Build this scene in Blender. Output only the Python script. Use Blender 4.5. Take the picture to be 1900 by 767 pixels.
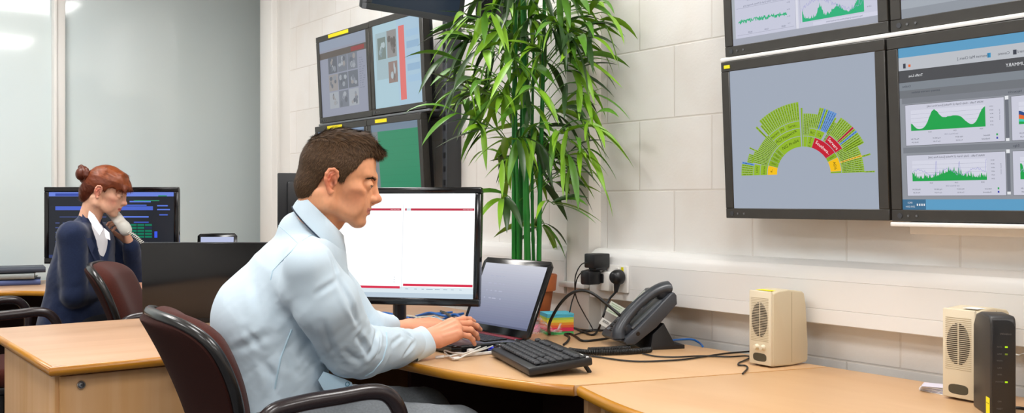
import bpy, bmesh, math, random
import numpy as np
from mathutils import Vector, Matrix
from mathutils.bvhtree import BVHTree

# ------------------------------------------------------------------ camera, world, lights, exposure
for o in list(bpy.data.objects):
    bpy.data.objects.remove(o, do_unlink=True)
SC = bpy.context.scene
COL = SC.collection
PI = math.pi
F_PX, CX, HY, CAM_Z = 1820.0, 950.0, 376.0, 1.15      # focal length, principal column, horizon row of the 1900x767 frame
TH = math.radians(36.9)                               # the camera looks 36.9 degrees right of the wall's own direction (+Y)
CT, ST = math.cos(TH), math.sin(TH)

cam = bpy.data.cameras.new('camera')
cam.sensor_width = 36.0
cam.lens = F_PX / 1900 * 36.0
cam.shift_y = -(383.5 - HY) / 1900
cam.clip_start = 0.02
cam_ob = bpy.data.objects.new('camera', cam)
COL.objects.link(cam_ob)
cam_ob.location = (0, 0, CAM_Z)
cam_ob.rotation_euler = (PI / 2, 0, -TH)
SC.camera = cam_ob

world = bpy.data.worlds.new('world')
SC.world = world
world.use_nodes = True
bg = world.node_tree.nodes['Background']
bg.inputs[0].default_value = (0.9, 0.95, 1.0, 1)
bg.inputs[1].default_value = 0.35

SC.view_settings.view_transform = 'Standard'
SC.view_settings.look = 'None'
SC.view_settings.gamma = 1
SC.view_settings.use_curve_mapping = False
SC.view_settings.exposure = 0.0
SC.cycles.use_denoising = True
SC.cycles.max_bounces = 7
SC.cycles.diffuse_bounces = 4
SC.cycles.glossy_bounces = 3
SC.cycles.transmission_bounces = 6
SC.cycles.transparent_max_bounces = 8
SC.cycles.sample_clamp_indirect = 6.0
SC.cycles.caustics_reflective = False
SC.cycles.caustics_refractive = False

CEIL = 2.70
LAMPS = [(1.60, 3.28), (1.66, 1.25), (0.7, 4.7), (0.0, 4.4), (0.0, 2.2), (0.0, 0.2), (-1.5, 3.4), (-1.5, 1.0), (-0.4, -1.6), (1.2, -1.0)]  # third panel is an added one, there to brighten the glass partition
LAMP_W = 16.8
LAMP_COL = (0.945, 0.975, 1.0)

# ------------------------------------------------------------------ helpers: pixel rays into the room
def cw(r, d, z):
    """camera right / forward / height -> world"""
    return Vector((r * CT + d * ST, -r * ST + d * CT, z))
def at(px, py, d):
    return cw((px - CX) / F_PX * d, d, CAM_Z - (py - HY) * d / F_PX)
def onz(px, py, z):
    return at(px, py, (CAM_Z - z) * F_PX / (py - HY))
def onx(px, py, x):
    return at(px, py, x / ((px - CX) / F_PX * CT + ST))
DESK = 0.73

# ------------------------------------------------------------------ helpers: materials
def lin(c):
    if isinstance(c, str):
        c = tuple(int(c[i:i + 2], 16) / 255 for i in (0, 2, 4))
    return tuple(x / 12.92 if x <= 0.04045 else ((x + 0.055) / 1.055) ** 2.4 for x in c) + (1.0,)
MATS = {}
def mat(name, col='808080', rough=0.5, metal=0.0, spec=0.5, coat=0.0, emit=None, es=1.0, alpha=1.0, trans=0.0, sss=0.0,
        noise=None, bump=None, grain=None, sheen=0.0):
    """noise=(scale, second colour, amount)  bump=(scale, strength)  grain=(axis scale vector, second colour)"""
    if name in MATS:
        return MATS[name]
    m = bpy.data.materials.new(name)
    m.use_nodes = True
    nt = m.node_tree
    b = nt.nodes['Principled BSDF']
    b.inputs['Base Color'].default_value = lin(col)
    b.inputs['Roughness'].default_value = rough
    b.inputs['Metallic'].default_value = metal
    b.inputs['Specular IOR Level'].default_value = spec
    b.inputs['Coat Weight'].default_value = coat
    b.inputs['Coat Roughness'].default_value = 0.06
    if emit:
        b.inputs['Emission Color'].default_value = lin(emit)
        b.inputs['Emission Strength'].default_value = es
    if trans:
        b.inputs['Transmission Weight'].default_value = trans
    if alpha < 1:
        b.inputs['Alpha'].default_value = alpha
    if sss:
        b.inputs['Subsurface Weight'].default_value = sss
        b.inputs['Subsurface Radius'].default_value = (0.012, 0.005, 0.003)
        b.inputs['Subsurface Scale'].default_value = 0.6
    if sheen:
        b.inputs['Sheen Weight'].default_value = sheen
    def coords(sc):
        tc = nt.nodes.new('ShaderNodeTexCoord')
        mp = nt.nodes.new('ShaderNodeMapping')
        mp.inputs['Scale'].default_value = sc
        nt.links.new(tc.outputs['Object'], mp.inputs['Vector'])
        return mp
    if noise or grain:
        n = nt.nodes.new('ShaderNodeTexNoise')
        if grain:
            n.inputs['Scale'].default_value = 1.0
            n.inputs['Detail'].default_value = 5
            n.inputs['Distortion'].default_value = 0.4
            nt.links.new(coords(grain[0]).outputs[0], n.inputs['Vector'])
            c2, amt = grain[1], 1.0
        else:
            n.inputs['Scale'].default_value = noise[0]
            n.inputs['Detail'].default_value = 4
            nt.links.new(coords((1, 1, 1)).outputs[0], n.inputs['Vector'])
            c2, amt = noise[1], noise[2]
        r = nt.nodes.new('ShaderNodeMapRange')
        r.inputs[1].default_value = 0.32
        r.inputs[2].default_value = 0.68
        r.inputs[4].default_value = amt
        nt.links.new(n.outputs['Fac'], r.inputs[0])
        mx = nt.nodes.new('ShaderNodeMix')
        mx.data_type = 'RGBA'
        mx.inputs[6].default_value = lin(col)
        mx.inputs[7].default_value = lin(c2)
        nt.links.new(r.outputs[0], mx.inputs[0])
        nt.links.new(mx.outputs[2], b.inputs['Base Color'])
    if bump:
        n = nt.nodes.new('ShaderNodeTexNoise')
        n.inputs['Scale'].default_value = bump[0]
        n.inputs['Detail'].default_value = 3
        nt.links.new(coords((1, 1, 1)).outputs[0], n.inputs['Vector'])
        bp = nt.nodes.new('ShaderNodeBump')
        bp.inputs['Strength'].default_value = bump[1]
        bp.inputs['Distance'].default_value = 0.002
        nt.links.new(n.outputs['Fac'], bp.inputs['Height'])
        nt.links.new(bp.outputs[0], b.inputs['Normal'])
    MATS[name] = m
    return m
def vcol_mat(name, rough=0.5, sss=0.0, spec=0.4, bump=None):
    """base colour read from the mesh's own 'tint' attribute"""
    m = mat(name, rough=rough, sss=sss, spec=spec, bump=bump)
    nt = m.node_tree
    a = nt.nodes.new('ShaderNodeAttribute')
    a.attribute_name = 'tint'
    nt.links.new(a.outputs['Color'], nt.nodes['Principled BSDF'].inputs['Base Color'])
    return m
def glow(col, s=1.0):
    """a lit screen colour"""
    return mat('screen_%s_%g' % (col, s), '050506', rough=0.28, spec=0.25, emit=col, es=s)

# ------------------------------------------------------------------ helpers: mesh builder
def spline(pts, n=8, closed=False):
    P = [Vector(p) for p in pts]
    out = []
    N = len(P)
    segs = N if closed else N - 1
    for i in range(segs):
        if closed:
            p0, p1, p2, p3 = P[(i - 1) % N], P[i], P[(i + 1) % N], P[(i + 2) % N]
        else:
            p1, p2 = P[i], P[i + 1]
            p0 = P[i - 1] if i > 0 else p1 * 2 - p2
            p3 = P[i + 2] if i + 2 < N else p2 * 2 - p1
        for k in range(n):
            t = k / n
            out.append(0.5 * ((2 * p1) + (p2 - p0) * t + (2 * p0 - 5 * p1 + 4 * p2 - p3) * t * t + (3 * p1 - p0 - 3 * p2 + p3) * t ** 3))
    if not closed:
        out.append(P[-1])
    return out

class MB:
    def __init__(s):
        s.v, s.f, s.m, s.mats = [], [], [], []
    def mi(s, m):
        if m not in s.mats:
            s.mats.append(m)
        return s.mats.index(m)
    def add(s, verts, faces, m, M=None):
        o = len(s.v)
        k = s.mi(m)
        s.v += [tuple(M @ Vector(p)) for p in verts] if M is not None else [tuple(p) for p in verts]
        s.f += [tuple(i + o for i in f) for f in faces]
        s.m += [k] * len(faces)
        return s
    def bm(s, b, m, M=None):
        b.verts.index_update()
        s.add([v.co.copy() for v in b.verts], [tuple(v.index for v in f.verts) for f in b.faces], m, M)
        b.free()
        return s
    def box(s, c, d, m, bev=0.0, seg=2, M=None, taper=None):
        b = bmesh.new()
        bmesh.ops.create_cube(b, size=1.0)
        for v in b.verts:
            k = 1.0
            t = taper if (taper and v.co.z > 0) else (1, 1)
            v.co = Vector((v.co.x * d[0] * t[0], v.co.y * d[1] * t[1], v.co.z * d[2]))
        if bev > 0:
            bmesh.ops.bevel(b, geom=list(b.edges), offset=bev, segments=seg, profile=0.5, affect='EDGES')
        for v in b.verts:
            v.co += Vector(c)
        return s.bm(b, m, M)
    def prism(s, poly, z0, z1, m, bev=0.0, seg=2, M=None, only_top=False):
        b = bmesh.new()
        vs = [b.verts.new((p[0], p[1], z0)) for p in poly]
        f = b.faces.new(vs)
        f.normal_update()
        if f.normal.z > 0:
            f.normal_flip()
        r = bmesh.ops.extrude_face_region(b, geom=[f])
        for v in r['geom']:
            if isinstance(v, bmesh.types.BMVert):
                v.co.z = z1
        if bev > 0:
            es = [e for e in b.edges if abs(e.verts[0].co.z - e.verts[1].co.z) < 1e-6 and (e.verts[0].co.z == z1 or not only_top)]
            bmesh.ops.bevel(b, geom=es, offset=bev, segments=seg, profile=0.5, affect='EDGES')
        bmesh.ops.recalc_face_normals(b, faces=list(b.faces))
        return s.bm(b, m, M)
    def tube(s, pts, r, m, seg=10, closed=False, cap=True, M=None, flat=None):
        P = [Vector(p) for p in pts]
        n = len(P)
        R = r if isinstance(r, (list, tuple)) else [r] * n
        verts, faces = [], []
        T = []
        for i in range(n):
            a = P[(i - 1) % n] if (closed or i > 0) else P[i]
            c = P[(i + 1) % n] if (closed or i < n - 1) else P[i]
            t = (c - a)
            T.append(t.normalized() if t.length > 1e-9 else Vector((0, 0, 1)))
        up = Vector((0, 0, 1)) if abs(T[0].z) < 0.9 else Vector((1, 0, 0))
        nrm = (up - T[0] * up.dot(T[0])).normalized()
        for i in range(n):
            nrm = (nrm - T[i] * nrm.dot(T[i]))
            nrm = nrm.normalized() if nrm.length > 1e-6 else T[i].orthogonal().normalized()
            bi = T[i].cross(nrm)
            for k in range(seg):
                a = 2 * PI * k / seg
                fx, fy = (1, 1) if flat is None else flat
                verts.append(P[i] + nrm * (math.cos(a) * R[i] * fx) + bi * (math.sin(a) * R[i] * fy))
        for i in range(n if closed else n - 1):
            j = (i + 1) % n
            for k in range(seg):
                l = (k + 1) % seg
                faces.append((i * seg + k, i * seg + l, j * seg + l, j * seg + k))
        if cap and not closed:
            faces.append(tuple(range(seg - 1, -1, -1)))
            faces.append(tuple((n - 1) * seg + k for k in range(seg)))
        return s.add(verts, faces, m, M)
    def lathe(s, prof, m, seg=28, c=(0, 0, 0), M=None, cap=True):
        verts, faces = [], []
        n = len(prof)
        for (r, z) in prof:
            for k in range(seg):
                a = 2 * PI * k / seg
                verts.append((c[0] + r * math.cos(a), c[1] + r * math.sin(a), c[2] + z))
        for i in range(n - 1):
            for k in range(seg):
                l = (k + 1) % seg
                faces.append((i * seg + k, i * seg + l, (i + 1) * seg + l, (i + 1) * seg + k))
        if cap:
            faces.append(tuple(range(seg - 1, -1, -1)))
            faces.append(tuple((n - 1) * seg + k for k in range(seg)))
        return s.add(verts, faces, m, M)
    def sweep(s, path, prof, m, M=None, closed=False):
        """profile (outward offset, height) carried along a horizontal path; outward is to the right of travel"""
        P = [Vector(p) for p in path]
        n, k = len(P), len(prof)
        verts, faces = [], []
        for i in range(n):
            t1 = (P[i] - P[i - 1]).normalized() if (i > 0 or closed) else None
            t2 = (P[(i + 1) % n] - P[i]).normalized() if (i < n - 1 or closed) else None
            t = ((t1 or t2) + (t2 or t1)).normalized()
            rgt = Vector((t.y, -t.x, 0)).normalized()
            cosv = max(0.4, rgt.dot(Vector(((t1 or t2).y, -(t1 or t2).x, 0)).normalized()))
            for (a, z) in prof:
                verts.append(P[i] + rgt * (a / cosv) + Vector((0, 0, z)))
        for i in range(n if closed else n - 1):
            j = (i + 1) % n
            for q in range(k):
                w = (q + 1) % k
                faces.append((i * k + q, j * k + q, j * k + w, i * k + w))
        if not closed:
            faces.append(tuple(range(k)))
            faces.append(tuple((n - 1) * k + q for q in range(k - 1, -1, -1)))
        return s.add(verts, faces, m, M)
    def build(s, name, parent=None, angle=40, smooth=True, base=None):
        me = bpy.data.meshes.new(name)
        V = s.v
        o = bpy.data.objects.new(name, me)
        if parent is None:
            A = np.array(V)
            org = Vector(((A[:, 0].min() + A[:, 0].max()) / 2, (A[:, 1].min() + A[:, 1].max()) / 2, A[:, 2].min())) if base is None else Vector(base)
            V = [(p[0] - org.x, p[1] - org.y, p[2] - org.z) for p in V]
            o.location = org
        me.from_pydata(V, [], s.f)
        for m in s.mats:
            me.materials.append(m)
        me.polygons.foreach_set('material_index', s.m)
        if smooth:
            me.polygons.foreach_set('use_smooth', [True] * len(me.polygons))
            me.set_sharp_from_angle(angle=math.radians(angle))
        me.validate()
        me.update()
        COL.objects.link(o)
        if parent is not None:
            o.parent = parent
        return o

def tag(o, label, cat=None, group=None, kind=None):
    if label: o['label'] = label
    if cat: o['category'] = cat
    if group: o['group'] = group
    if kind: o['kind'] = kind
    return o
def thing(name, label, cat, loc=(0, 0, 0), rot=(0, 0, 0), group=None):
    o = bpy.data.objects.new(name, None)
    o.empty_display_size = 0.05
    COL.objects.link(o)
    o.location = loc
    o.rotation_euler = rot
    return tag(o, label, cat, group)
def structure(mb, name, label=None, **k):
    o = mb.build(name, **k)
    o['kind'] = 'structure'
    return tag(o, label or name.replace('_', ' '), 'room')
def copy_tree(src, loc=None, label=None, dz=0.0):
    def cp(o, par):
        c = o.copy()
        COL.objects.link(c)
        if par is not None:
            c.parent = par
        for ch in list(o.children):
            cp(ch, c)
        return c
    r = cp(src, None)
    if loc is not None: r.location = loc
    if label: r['label'] = label
    return r

# ------------------------------------------------------------------ helpers: lettering and flat screen pictures
_TXT = {}
def text_mesh(body):
    if body not in _TXT:
        cu = bpy.data.curves.new('lettering', 'FONT')
        cu.body = body
        cu.size = 1.0
        cu.align_x = 'CENTER'
        cu.align_y = 'CENTER'
        cu.resolution_u = 2
        ob = bpy.data.objects.new('lettering', cu)
        COL.objects.link(ob)
        dg = bpy.context.evaluated_depsgraph_get()
        me = bpy.data.meshes.new_from_object(ob.evaluated_get(dg))
        _TXT[body] = ([tuple(v.co) for v in me.vertices], [tuple(p.vertices) for p in me.polygons])
        bpy.data.objects.remove(ob)
        bpy.data.curves.remove(cu)
        bpy.data.meshes.remove(me)
    return _TXT[body]
class Gfx:
    """a flat picture shown on a screen: (u right, v up) in metres from the screen's lower left corner"""
    def __init__(s, w, h):
        s.mb, s.w, s.h, s.k = MB(), w, h, 0
    def poly(s, pts, m, layer=1):
        d = -0.00012 * layer
        s.mb.add([(p[0], d, p[1]) for p in pts], [tuple(range(len(pts)))], m)
    def rect(s, u0, v0, u1, v1, m, layer=1):
        s.poly([(u0, v0), (u1, v0), (u1, v1), (u0, v1)], m, layer)
    def line(s, pts, t, m, layer=3):
        for (a, b) in zip(pts[:-1], pts[1:]):
            dx, dy = b[0] - a[0], b[1] - a[1]
            l = math.hypot(dx, dy) or 1
            nx, ny = -dy / l * t / 2, dx / l * t / 2
            s.poly([(a[0] - nx, a[1] - ny), (b[0] - nx, b[1] - ny), (b[0] + nx, b[1] + ny), (a[0] + nx, a[1] + ny)], m, layer)
    def area(s, xs, ys, y0, m, layer=2):
        for i in range(len(xs) - 1):
            s.poly([(xs[i], y0), (xs[i + 1], y0), (xs[i + 1], ys[i + 1]), (xs[i], ys[i])], m, layer)
    def text(s, body, u, v, size, m, mirror=False, rot=0.0, layer=4, sx=1.0):
        V, Fc = text_mesh(body)
        c, sn = math.cos(rot), math.sin(rot)
        out = []
        for p in V:
            x, y = p[0] * size * sx * (-1 if mirror else 1), p[1] * size
            out.append((u + x * c - y * sn, -0.00012 * layer, v + x * sn + y * c))
        s.mb.add(out, Fc, m)
    def build(s, name, parent):
        return s.mb.build(name, parent, smooth=False)
# ------------------------------------------------------------------ shared materials
rng = random.Random(7)
M_wood = mat('beech_laminate', 'D6AF86', rough=0.36, spec=0.35, grain=((9, 1.6, 9), 'CCA276'))
M_woodx = mat('beech_laminate_across', 'C9A384', rough=0.36, spec=0.35, grain=((1.4, 10, 10), 'BD9574'))
M_woodv = mat('beech_panel', 'CFA478', rough=0.45, spec=0.3, grain=((16, 16, 1.1), 'C4945F'))
M_edge = mat('amber_edge_band', 'C58A26', rough=0.25, spec=0.5, grain=((3, 3, 30), 'A86A17'))
M_shadepanel = mat('under_desk_shade_panel', '3A1A10', rough=0.6)  # brown kept very dark to stand in for shade under the desks
M_black = mat('black_plastic', '17171A', rough=0.38)
M_gloss = mat('glossy_black_plastic', '0D0D0F', rough=0.14, spec=0.6)
M_bezel = mat('charcoal_bezel', '35332F', rough=0.45, noise=(30, '2B2926', 0.5))
M_dgrey = mat('dark_grey_plastic', '3A3D42', rough=0.42)
M_white = mat('white_plastic', 'E8E6E2', rough=0.4)
M_wpaint = mat('white_gloss_paint', 'E4E2DE', rough=0.3)
M_yellow = mat('yellow_sticker', 'F2E20A', rough=0.6)
M_chrome = mat('chrome', 'C8C8C8', rough=0.18, metal=1.0)
M_steel = mat('grey_steel', '77797C', rough=0.35, metal=0.7)
M_cableblk = mat('black_cable', '121213', rough=0.45)
M_cablewht = mat('white_cable', 'DAD8D0', rough=0.45)
M_cableblue = mat('blue_cable', '1E66B8', rough=0.45)

WX, GY = 2.22, 5.80          # block wall plane, glass partition plane
XL, YB = -2.8, -3.0          # the unseen far sides of the office

# ------------------------------------------------------------------ the room
m_carpet = mat('blue_grey_carpet', '5A5C62', rough=0.95, noise=(90, '4A4C52', 0.8), bump=(300, 0.3))
structure(MB().box(((XL + 2.9) / 2, (YB + 7.2) / 2, -0.05), (2.9 - XL + 0.4, 7.2 - YB + 0.4, 0.1), m_carpet), 'floor', 'blue grey office carpet')
m_ceil = mat('ceiling_tile', 'ECEAE6', rough=0.9, bump=(60, 0.2))
structure(MB().box(((XL + 2.9) / 2, (YB + 7.2) / 2, CEIL + 0.05), (2.9 - XL + 0.4, 7.2 - YB + 0.4, 0.1), m_ceil), 'ceiling', 'white tiled ceiling')

m_block = bpy.data.materials.new('painted_blockwork')
m_block.use_nodes = True
nt = m_block.node_tree
pb = nt.nodes['Principled BSDF']
pb.inputs['Roughness'].default_value = 0.55
tc = nt.nodes.new('ShaderNodeTexCoord')
sp = nt.nodes.new('ShaderNodeSeparateXYZ')
cb = nt.nodes.new('ShaderNodeCombineXYZ')
nt.links.new(tc.outputs['Object'], sp.inputs[0])
ad = nt.nodes.new('ShaderNodeMath'); ad.operation = 'ADD'; ad.inputs[1].default_value = 0.165
nt.links.new(sp.outputs['Y'], ad.inputs[0])
az = nt.nodes.new('ShaderNodeMath'); az.operation = 'ADD'; az.inputs[1].default_value = -0.065
nt.links.new(sp.outputs['Z'], az.inputs[0])
nt.links.new(ad.outputs[0], cb.inputs['X'])
nt.links.new(az.outputs[0], cb.inputs['Y'])
br = nt.nodes.new('ShaderNodeTexBrick')
br.offset = 0.5
br.inputs['Scale'].default_value = 1.0
br.inputs['Brick Width'].default_value = 0.305
br.inputs['Row Height'].default_value = 0.2245
br.inputs['Mortar Size'].default_value = 0.0035
br.inputs['Mortar Smooth'].default_value = 0.6
br.inputs['Color1'].default_value = lin('EBE9E6')
br.inputs['Color2'].default_value = lin('E7E5E1')
br.inputs['Mortar'].default_value = lin('DEDAD4')
nt.links.new(cb.outputs[0], br.inputs['Vector'])
ns = nt.nodes.new('ShaderNodeTexNoise'); ns.inputs['Scale'].default_value = 5; ns.inputs['Detail'].default_value = 5
nt.links.new(tc.outputs['Object'], ns.inputs['Vector'])
mx = nt.nodes.new('ShaderNodeMix'); mx.data_type = 'RGBA'; mx.blend_type = 'MULTIPLY'
rr = nt.nodes.new('ShaderNodeMapRange'); rr.inputs[1].default_value = 0.45; rr.inputs[2].default_value = 0.75; rr.inputs[4].default_value = 0.5
nt.links.new(ns.outputs['Fac'], rr.inputs[0])
nt.links.new(rr.outputs[0], mx.inputs[0])
nt.links.new(br.outputs['Color'], mx.inputs[6])
mx.inputs[7].default_value = lin('F2ECE6')
nt.links.new(mx.outputs[2], pb.inputs['Base Color'])
n2 = nt.nodes.new('ShaderNodeTexNoise'); n2.inputs['Scale'].default_value = 120; n2.inputs['Detail'].default_value = 4
nt.links.new(tc.outputs['Object'], n2.inputs['Vector'])
m1 = nt.nodes.new('ShaderNodeMath'); m1.operation = 'MULTIPLY'; m1.inputs[1].default_value = -1.0
nt.links.new(br.outputs['Fac'], m1.inputs[0])
m2 = nt.nodes.new('ShaderNodeMath'); m2.operation = 'MULTIPLY_ADD'; m2.inputs[1].default_value = 0.22
nt.links.new(n2.outputs['Fac'], m2.inputs[0]); nt.links.new(m1.outputs[0], m2.inputs[2])
bp = nt.nodes.new('ShaderNodeBump'); bp.inputs['Strength'].default_value = 0.4; bp.inputs['Distance'].default_value = 0.004
nt.links.new(m2.outputs[0], bp.inputs['Height'])
nt.links.new(bp.outputs[0], pb.inputs['Normal'])
MATS['painted_blockwork'] = m_block

structure(MB().box((WX + 0.1, (YB + 5.02) / 2, CEIL / 2), (0.2, 5.02 - YB, CEIL), m_block), 'wall_right', 'white painted blockwork wall', base=(0, 0, 0))
m_pw = mat('white_wall_paint', 'E6E4E0', rough=0.7)
structure(MB().box((XL - 0.1, (YB + 7.2) / 2, CEIL / 2), (0.2, 7.2 - YB, CEIL), m_pw), 'wall_left', 'white wall on the unseen side')
structure(MB().box(((XL + 2.9) / 2, YB - 0.1, CEIL / 2), (2.9 - XL + 0.4, 0.2, CEIL), m_pw), 'wall_back', 'white wall behind the viewer')
structure(MB().box(((XL + 2.9) / 2, 7.1, CEIL / 2), (2.9 - XL + 0.4, 0.2, CEIL), mat('next_room_wall', 'C9CFD0', rough=0.8)), 'wall_far', 'wall of the room beyond the glass')
structure(MB().box((2.9 + 0.1, (5.02 + 7.2) / 2, CEIL / 2), (0.2, 7.2 - 5.02, CEIL), m_pw), 'wall_far_right', 'side wall beyond the glass')

# pier on the block wall, dado trunking, end column, glazed partition
structure(MB().box((WX - 0.022, 2.517, CEIL / 2), (0.064, 0.116, CEIL), mat('pier_paint', 'E8E4DD', rough=0.5, bump=(40, 0.25)), bev=0.004), 'trim_1', 'narrow white pier on the block wall')
m_trunk = mat('trunking_pvc', 'E4E3E1', rough=0.28, spec=0.45)
TR = [(0.0, 0.836), (-0.058, 0.836), (-0.060, 0.838), (-0.060, 0.8735), (-0.0585, 0.8745), (-0.060, 0.8755), (-0.060, 0.9475),
      (-0.0585, 0.9485), (-0.060, 0.9495), (-0.058, 0.968), (-0.050, 0.984), (-0.036, 0.994), (-0.02, 0.998), (0.0, 0.998)]
def trunk(y0, y1, name, label):
    mb = MB()
    n = len(TR)
    V = [(WX + a, y, z) for y in (y0, y1) for (a, z) in TR]
    Fc = [(i, (i + 1) % n, n + (i + 1) % n, n + i) for i in range(n)] + [tuple(range(n - 1, -1, -1)), tuple(range(n, 2 * n))]
    mb.add(V, Fc, m_trunk)
    return structure(mb, name, label, angle=25)
trunk(YB, 2.448, 'trim_2', 'long white dado cable trunking under the wall of screens')
trunk(2.580, 4.94, 'trim_3', 'white dado cable trunking behind the plant')
mb = MB()
mb.box((WX - 0.05, 2.52, 0.872), (0.06, 0.135, 0.018), m_trunk, bev=0.003)
structure(mb, 'trim_4', 'small white ledge wrapping the pier')
mb = MB()
mb.box((2.114 + 0.4, 4.95 + 0.08, CEIL / 2), (0.8, 0.16, CEIL), M_wpaint, bev=0.006)
mb.box((2.15, 4.947, CEIL / 2), (0.012, 0.006, CEIL), M_wpaint)
structure(mb, 'trim_5', 'white column between the glass partition and the block wall')

m_glass = mat('frosted_glass', 'D8E3E3', rough=0.07, spec=0.5, coat=0.25, noise=(0.8, 'D0DEE2', 0.8))
def gx(px):
    k = (px - CX) / F_PX
    d = GY / (CT - k * ST)
    return d * (k * CT + ST)
xa, xb = gx(95), gx(118)
def pane(name, x0, x1, label):
    mb = MB()
    mb.box(((x0 + x1) / 2, GY, 1.36), (x1 - x0, 0.012, 2.62), m_glass)
    return structure(mb, name, label)
pane('window_1', -1.9, xa + 0.01, 'left frosted glass partition pane')
pane('window_2', xb - 0.01, 2.9, 'wide frosted glass partition pane behind the woman')
mb = MB()
mb.box(((xa + xb) / 2, GY - 0.01, CEIL / 2), (xb - xa, 0.07, CEIL), M_wpaint, bev=0.004)
mb.box((xa + 0.010, GY - 0.05, CEIL / 2), (0.016, 0.02, CEIL), M_wpaint, bev=0.003)
structure(mb, 'trim_6', 'white upright between the two glass panes')
mb = MB()
mb.box((0.5, GY, 0.03), (4.8, 0.07, 0.06), M_wpaint, bev=0.004)
mb.box((0.5, GY, CEIL - 0.03), (4.8, 0.07, 0.06), M_wpaint, bev=0.004)
structure(mb, 'trim_7', 'white head and foot rails of the glass partition')
structure(MB().box((-2.35, GY, CEIL / 2), (0.9, 0.1, CEIL), m_pw), 'wall_front', 'white wall beside the glass partition')

# ------------------------------------------------------------------ ceiling lights
m_diff = mat('lit_diffuser', 'FFFFFF', rough=0.6, emit='FFF6EC', es=9.0)
for (x, y) in LAMPS:
    t = thing('ceiling_light', 'square recessed ceiling light panel', 'ceiling light', (x, y, CEIL), group='square recessed ceiling light panels')
    fr = MB()
    for (a, b, c, d) in ((0, 0.31, 0.64, 0.02), (0, -0.31, 0.64, 0.02), (0.31, 0, 0.02, 0.6), (-0.31, 0, 0.02, 0.6)):
        fr.box((a, b, -0.006), (c, d, 0.012), M_white, bev=0.002)
    fr.build('frame', t)
    MB().box((0, 0, -0.004), (0.60, 0.60, 0.006), m_diff).build('diffuser', t)
    ld = bpy.data.lights.new('lamp_glow', 'AREA')
    ld.shape = 'SQUARE'
    ld.size = 0.56
    ld.energy = LAMP_W * (0.45 if (x, y) == (0.7, 4.7) else 0.85 if x < 0.9 else 0.9)  # weakest is the panel added for the glass
    ld.color = LAMP_COL
    lo = bpy.data.objects.new('lamp_glow', ld)
    COL.objects.link(lo)
    lo.parent = t
    lo.location = (0, 0, -0.02)
# ------------------------------------------------------------------ desks
BAND = [(-0.002, -0.0125), (0.004, -0.0125), (0.009, -0.009), (0.0115, 0.0), (0.009, 0.009), (0.004, 0.0122), (-0.002, 0.0122)]
def band(path, name, parent, z=DESK - 0.0127):
    mb = MB()
    mb.sweep([(p[0], p[1], z) for p in path], BAND, M_edge)
    return mb.build(name, parent, angle=50)

d1 = thing('desk', 'beech desk with a locked drawer pedestal in the left foreground', 'desk', (1.3, 3.17, 0))
def L(p, o=(1.3, 3.17, 0)): return tuple(p[i] - o[i] for i in range(len(p)))
MB().prism([L(p) for p in ((0.567, 2.712), (2.15, 2.712), (2.15, 3.65), (0.567, 3.65))], DESK - 0.0252, DESK, M_woodx, bev=0.0012).build('worktop', d1)
band([L(p) for p in ((0.567, 3.65), (0.567, 2.712), (2.13, 2.712))], 'edge_band', d1)
ped = MB()
ped.box(L((0.93, 3.10, 0.355)), (0.70, 0.70, 0.69), M_woodv, bev=0.002)
ped.build('pedestal', d1)
dr = MB()
dr.box(L((0.935, 2.742, 0.52)), (0.69, 0.018, 0.355), M_woodv, bev=0.0015)
dro = dr.build('drawer', d1)
lk = MB()
Mlk = Matrix.Translation(L((0.640, 2.733, 0.672))) @ Matrix.Rotation(PI / 2, 4, 'X')
lk.lathe([(0.0115, 0), (0.0115, 0.003), (0.0095, 0.0055), (0.0075, 0.0055), (0.0075, 0.004), (0.006, 0.006), (0.001, 0.0062)], M_chrome, M=Mlk)
lk.box((0, 0, 0.0062), (0.0012, 0.006, 0.001), M_black, M=Mlk)
lk.build('lock', dro)
dr = MB()
dr.box(L((0.935, 2.742, 0.18)), (0.69, 0.018, 0.31), M_woodv, bev=0.0015)
dr.build('drawer', d1)
MB().box(L((2.12, 3.17, 0.352)), (0.025, 0.84, 0.704), M_woodv).build('side_panel', d1)
MB().box(L((1.70, 3.40, 0.45)), (0.82, 0.018, 0.5), M_woodv).build('modesty_panel', d1)

CF = [(0.90, 2.690), (1.02, 2.672), (1.17, 2.600), (1.275, 2.485), (1.322, 2.352), (1.336, 2.223), (1.350, 2.089), (1.378, 1.941), (1.426, 1.791), (1.468, 1.716)]
CFs = [tuple(p) for p in spline([(a, b, 0) for a, b in CF], 5)]
d2 = thing('desk', 'curved corner desk with an amber edge where the man is typing', 'desk', (1.8, 2.2, 0))
def L2(p, o=(1.8, 2.2, 0)): return tuple(p[i] - o[i] for i in range(len(p)))
MB().prism([L2(p[:2]) for p in CFs] + [L2(p) for p in ((2.150, 1.522), (2.150, 2.690))], DESK - 0.0252, DESK, M_wood, bev=0.0010).build('worktop', d2)
band([L2(p[:2]) for p in CFs], 'edge_band', d2)
mp = MB()  # panels added to keep the space under the desk dark
mp.box(L2((1.86, 2.62, 0.352)), (0.58, 0.02, 0.704), M_shadepanel)
mp.box(L2((2.10, 2.12, 0.40)), (0.02, 0.98, 0.6), M_shadepanel)
mp.build('modesty_panel', d2)
gp = MB()
gp.box((0, 0, 0.352), (0.60, 0.022, 0.704), M_woodv, M=Matrix.Translation(L2((1.80, 1.645, 0))) @ Matrix.Rotation(math.radians(-15.5), 4, 'Z'))
gp.build('side_panel', d2)

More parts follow.
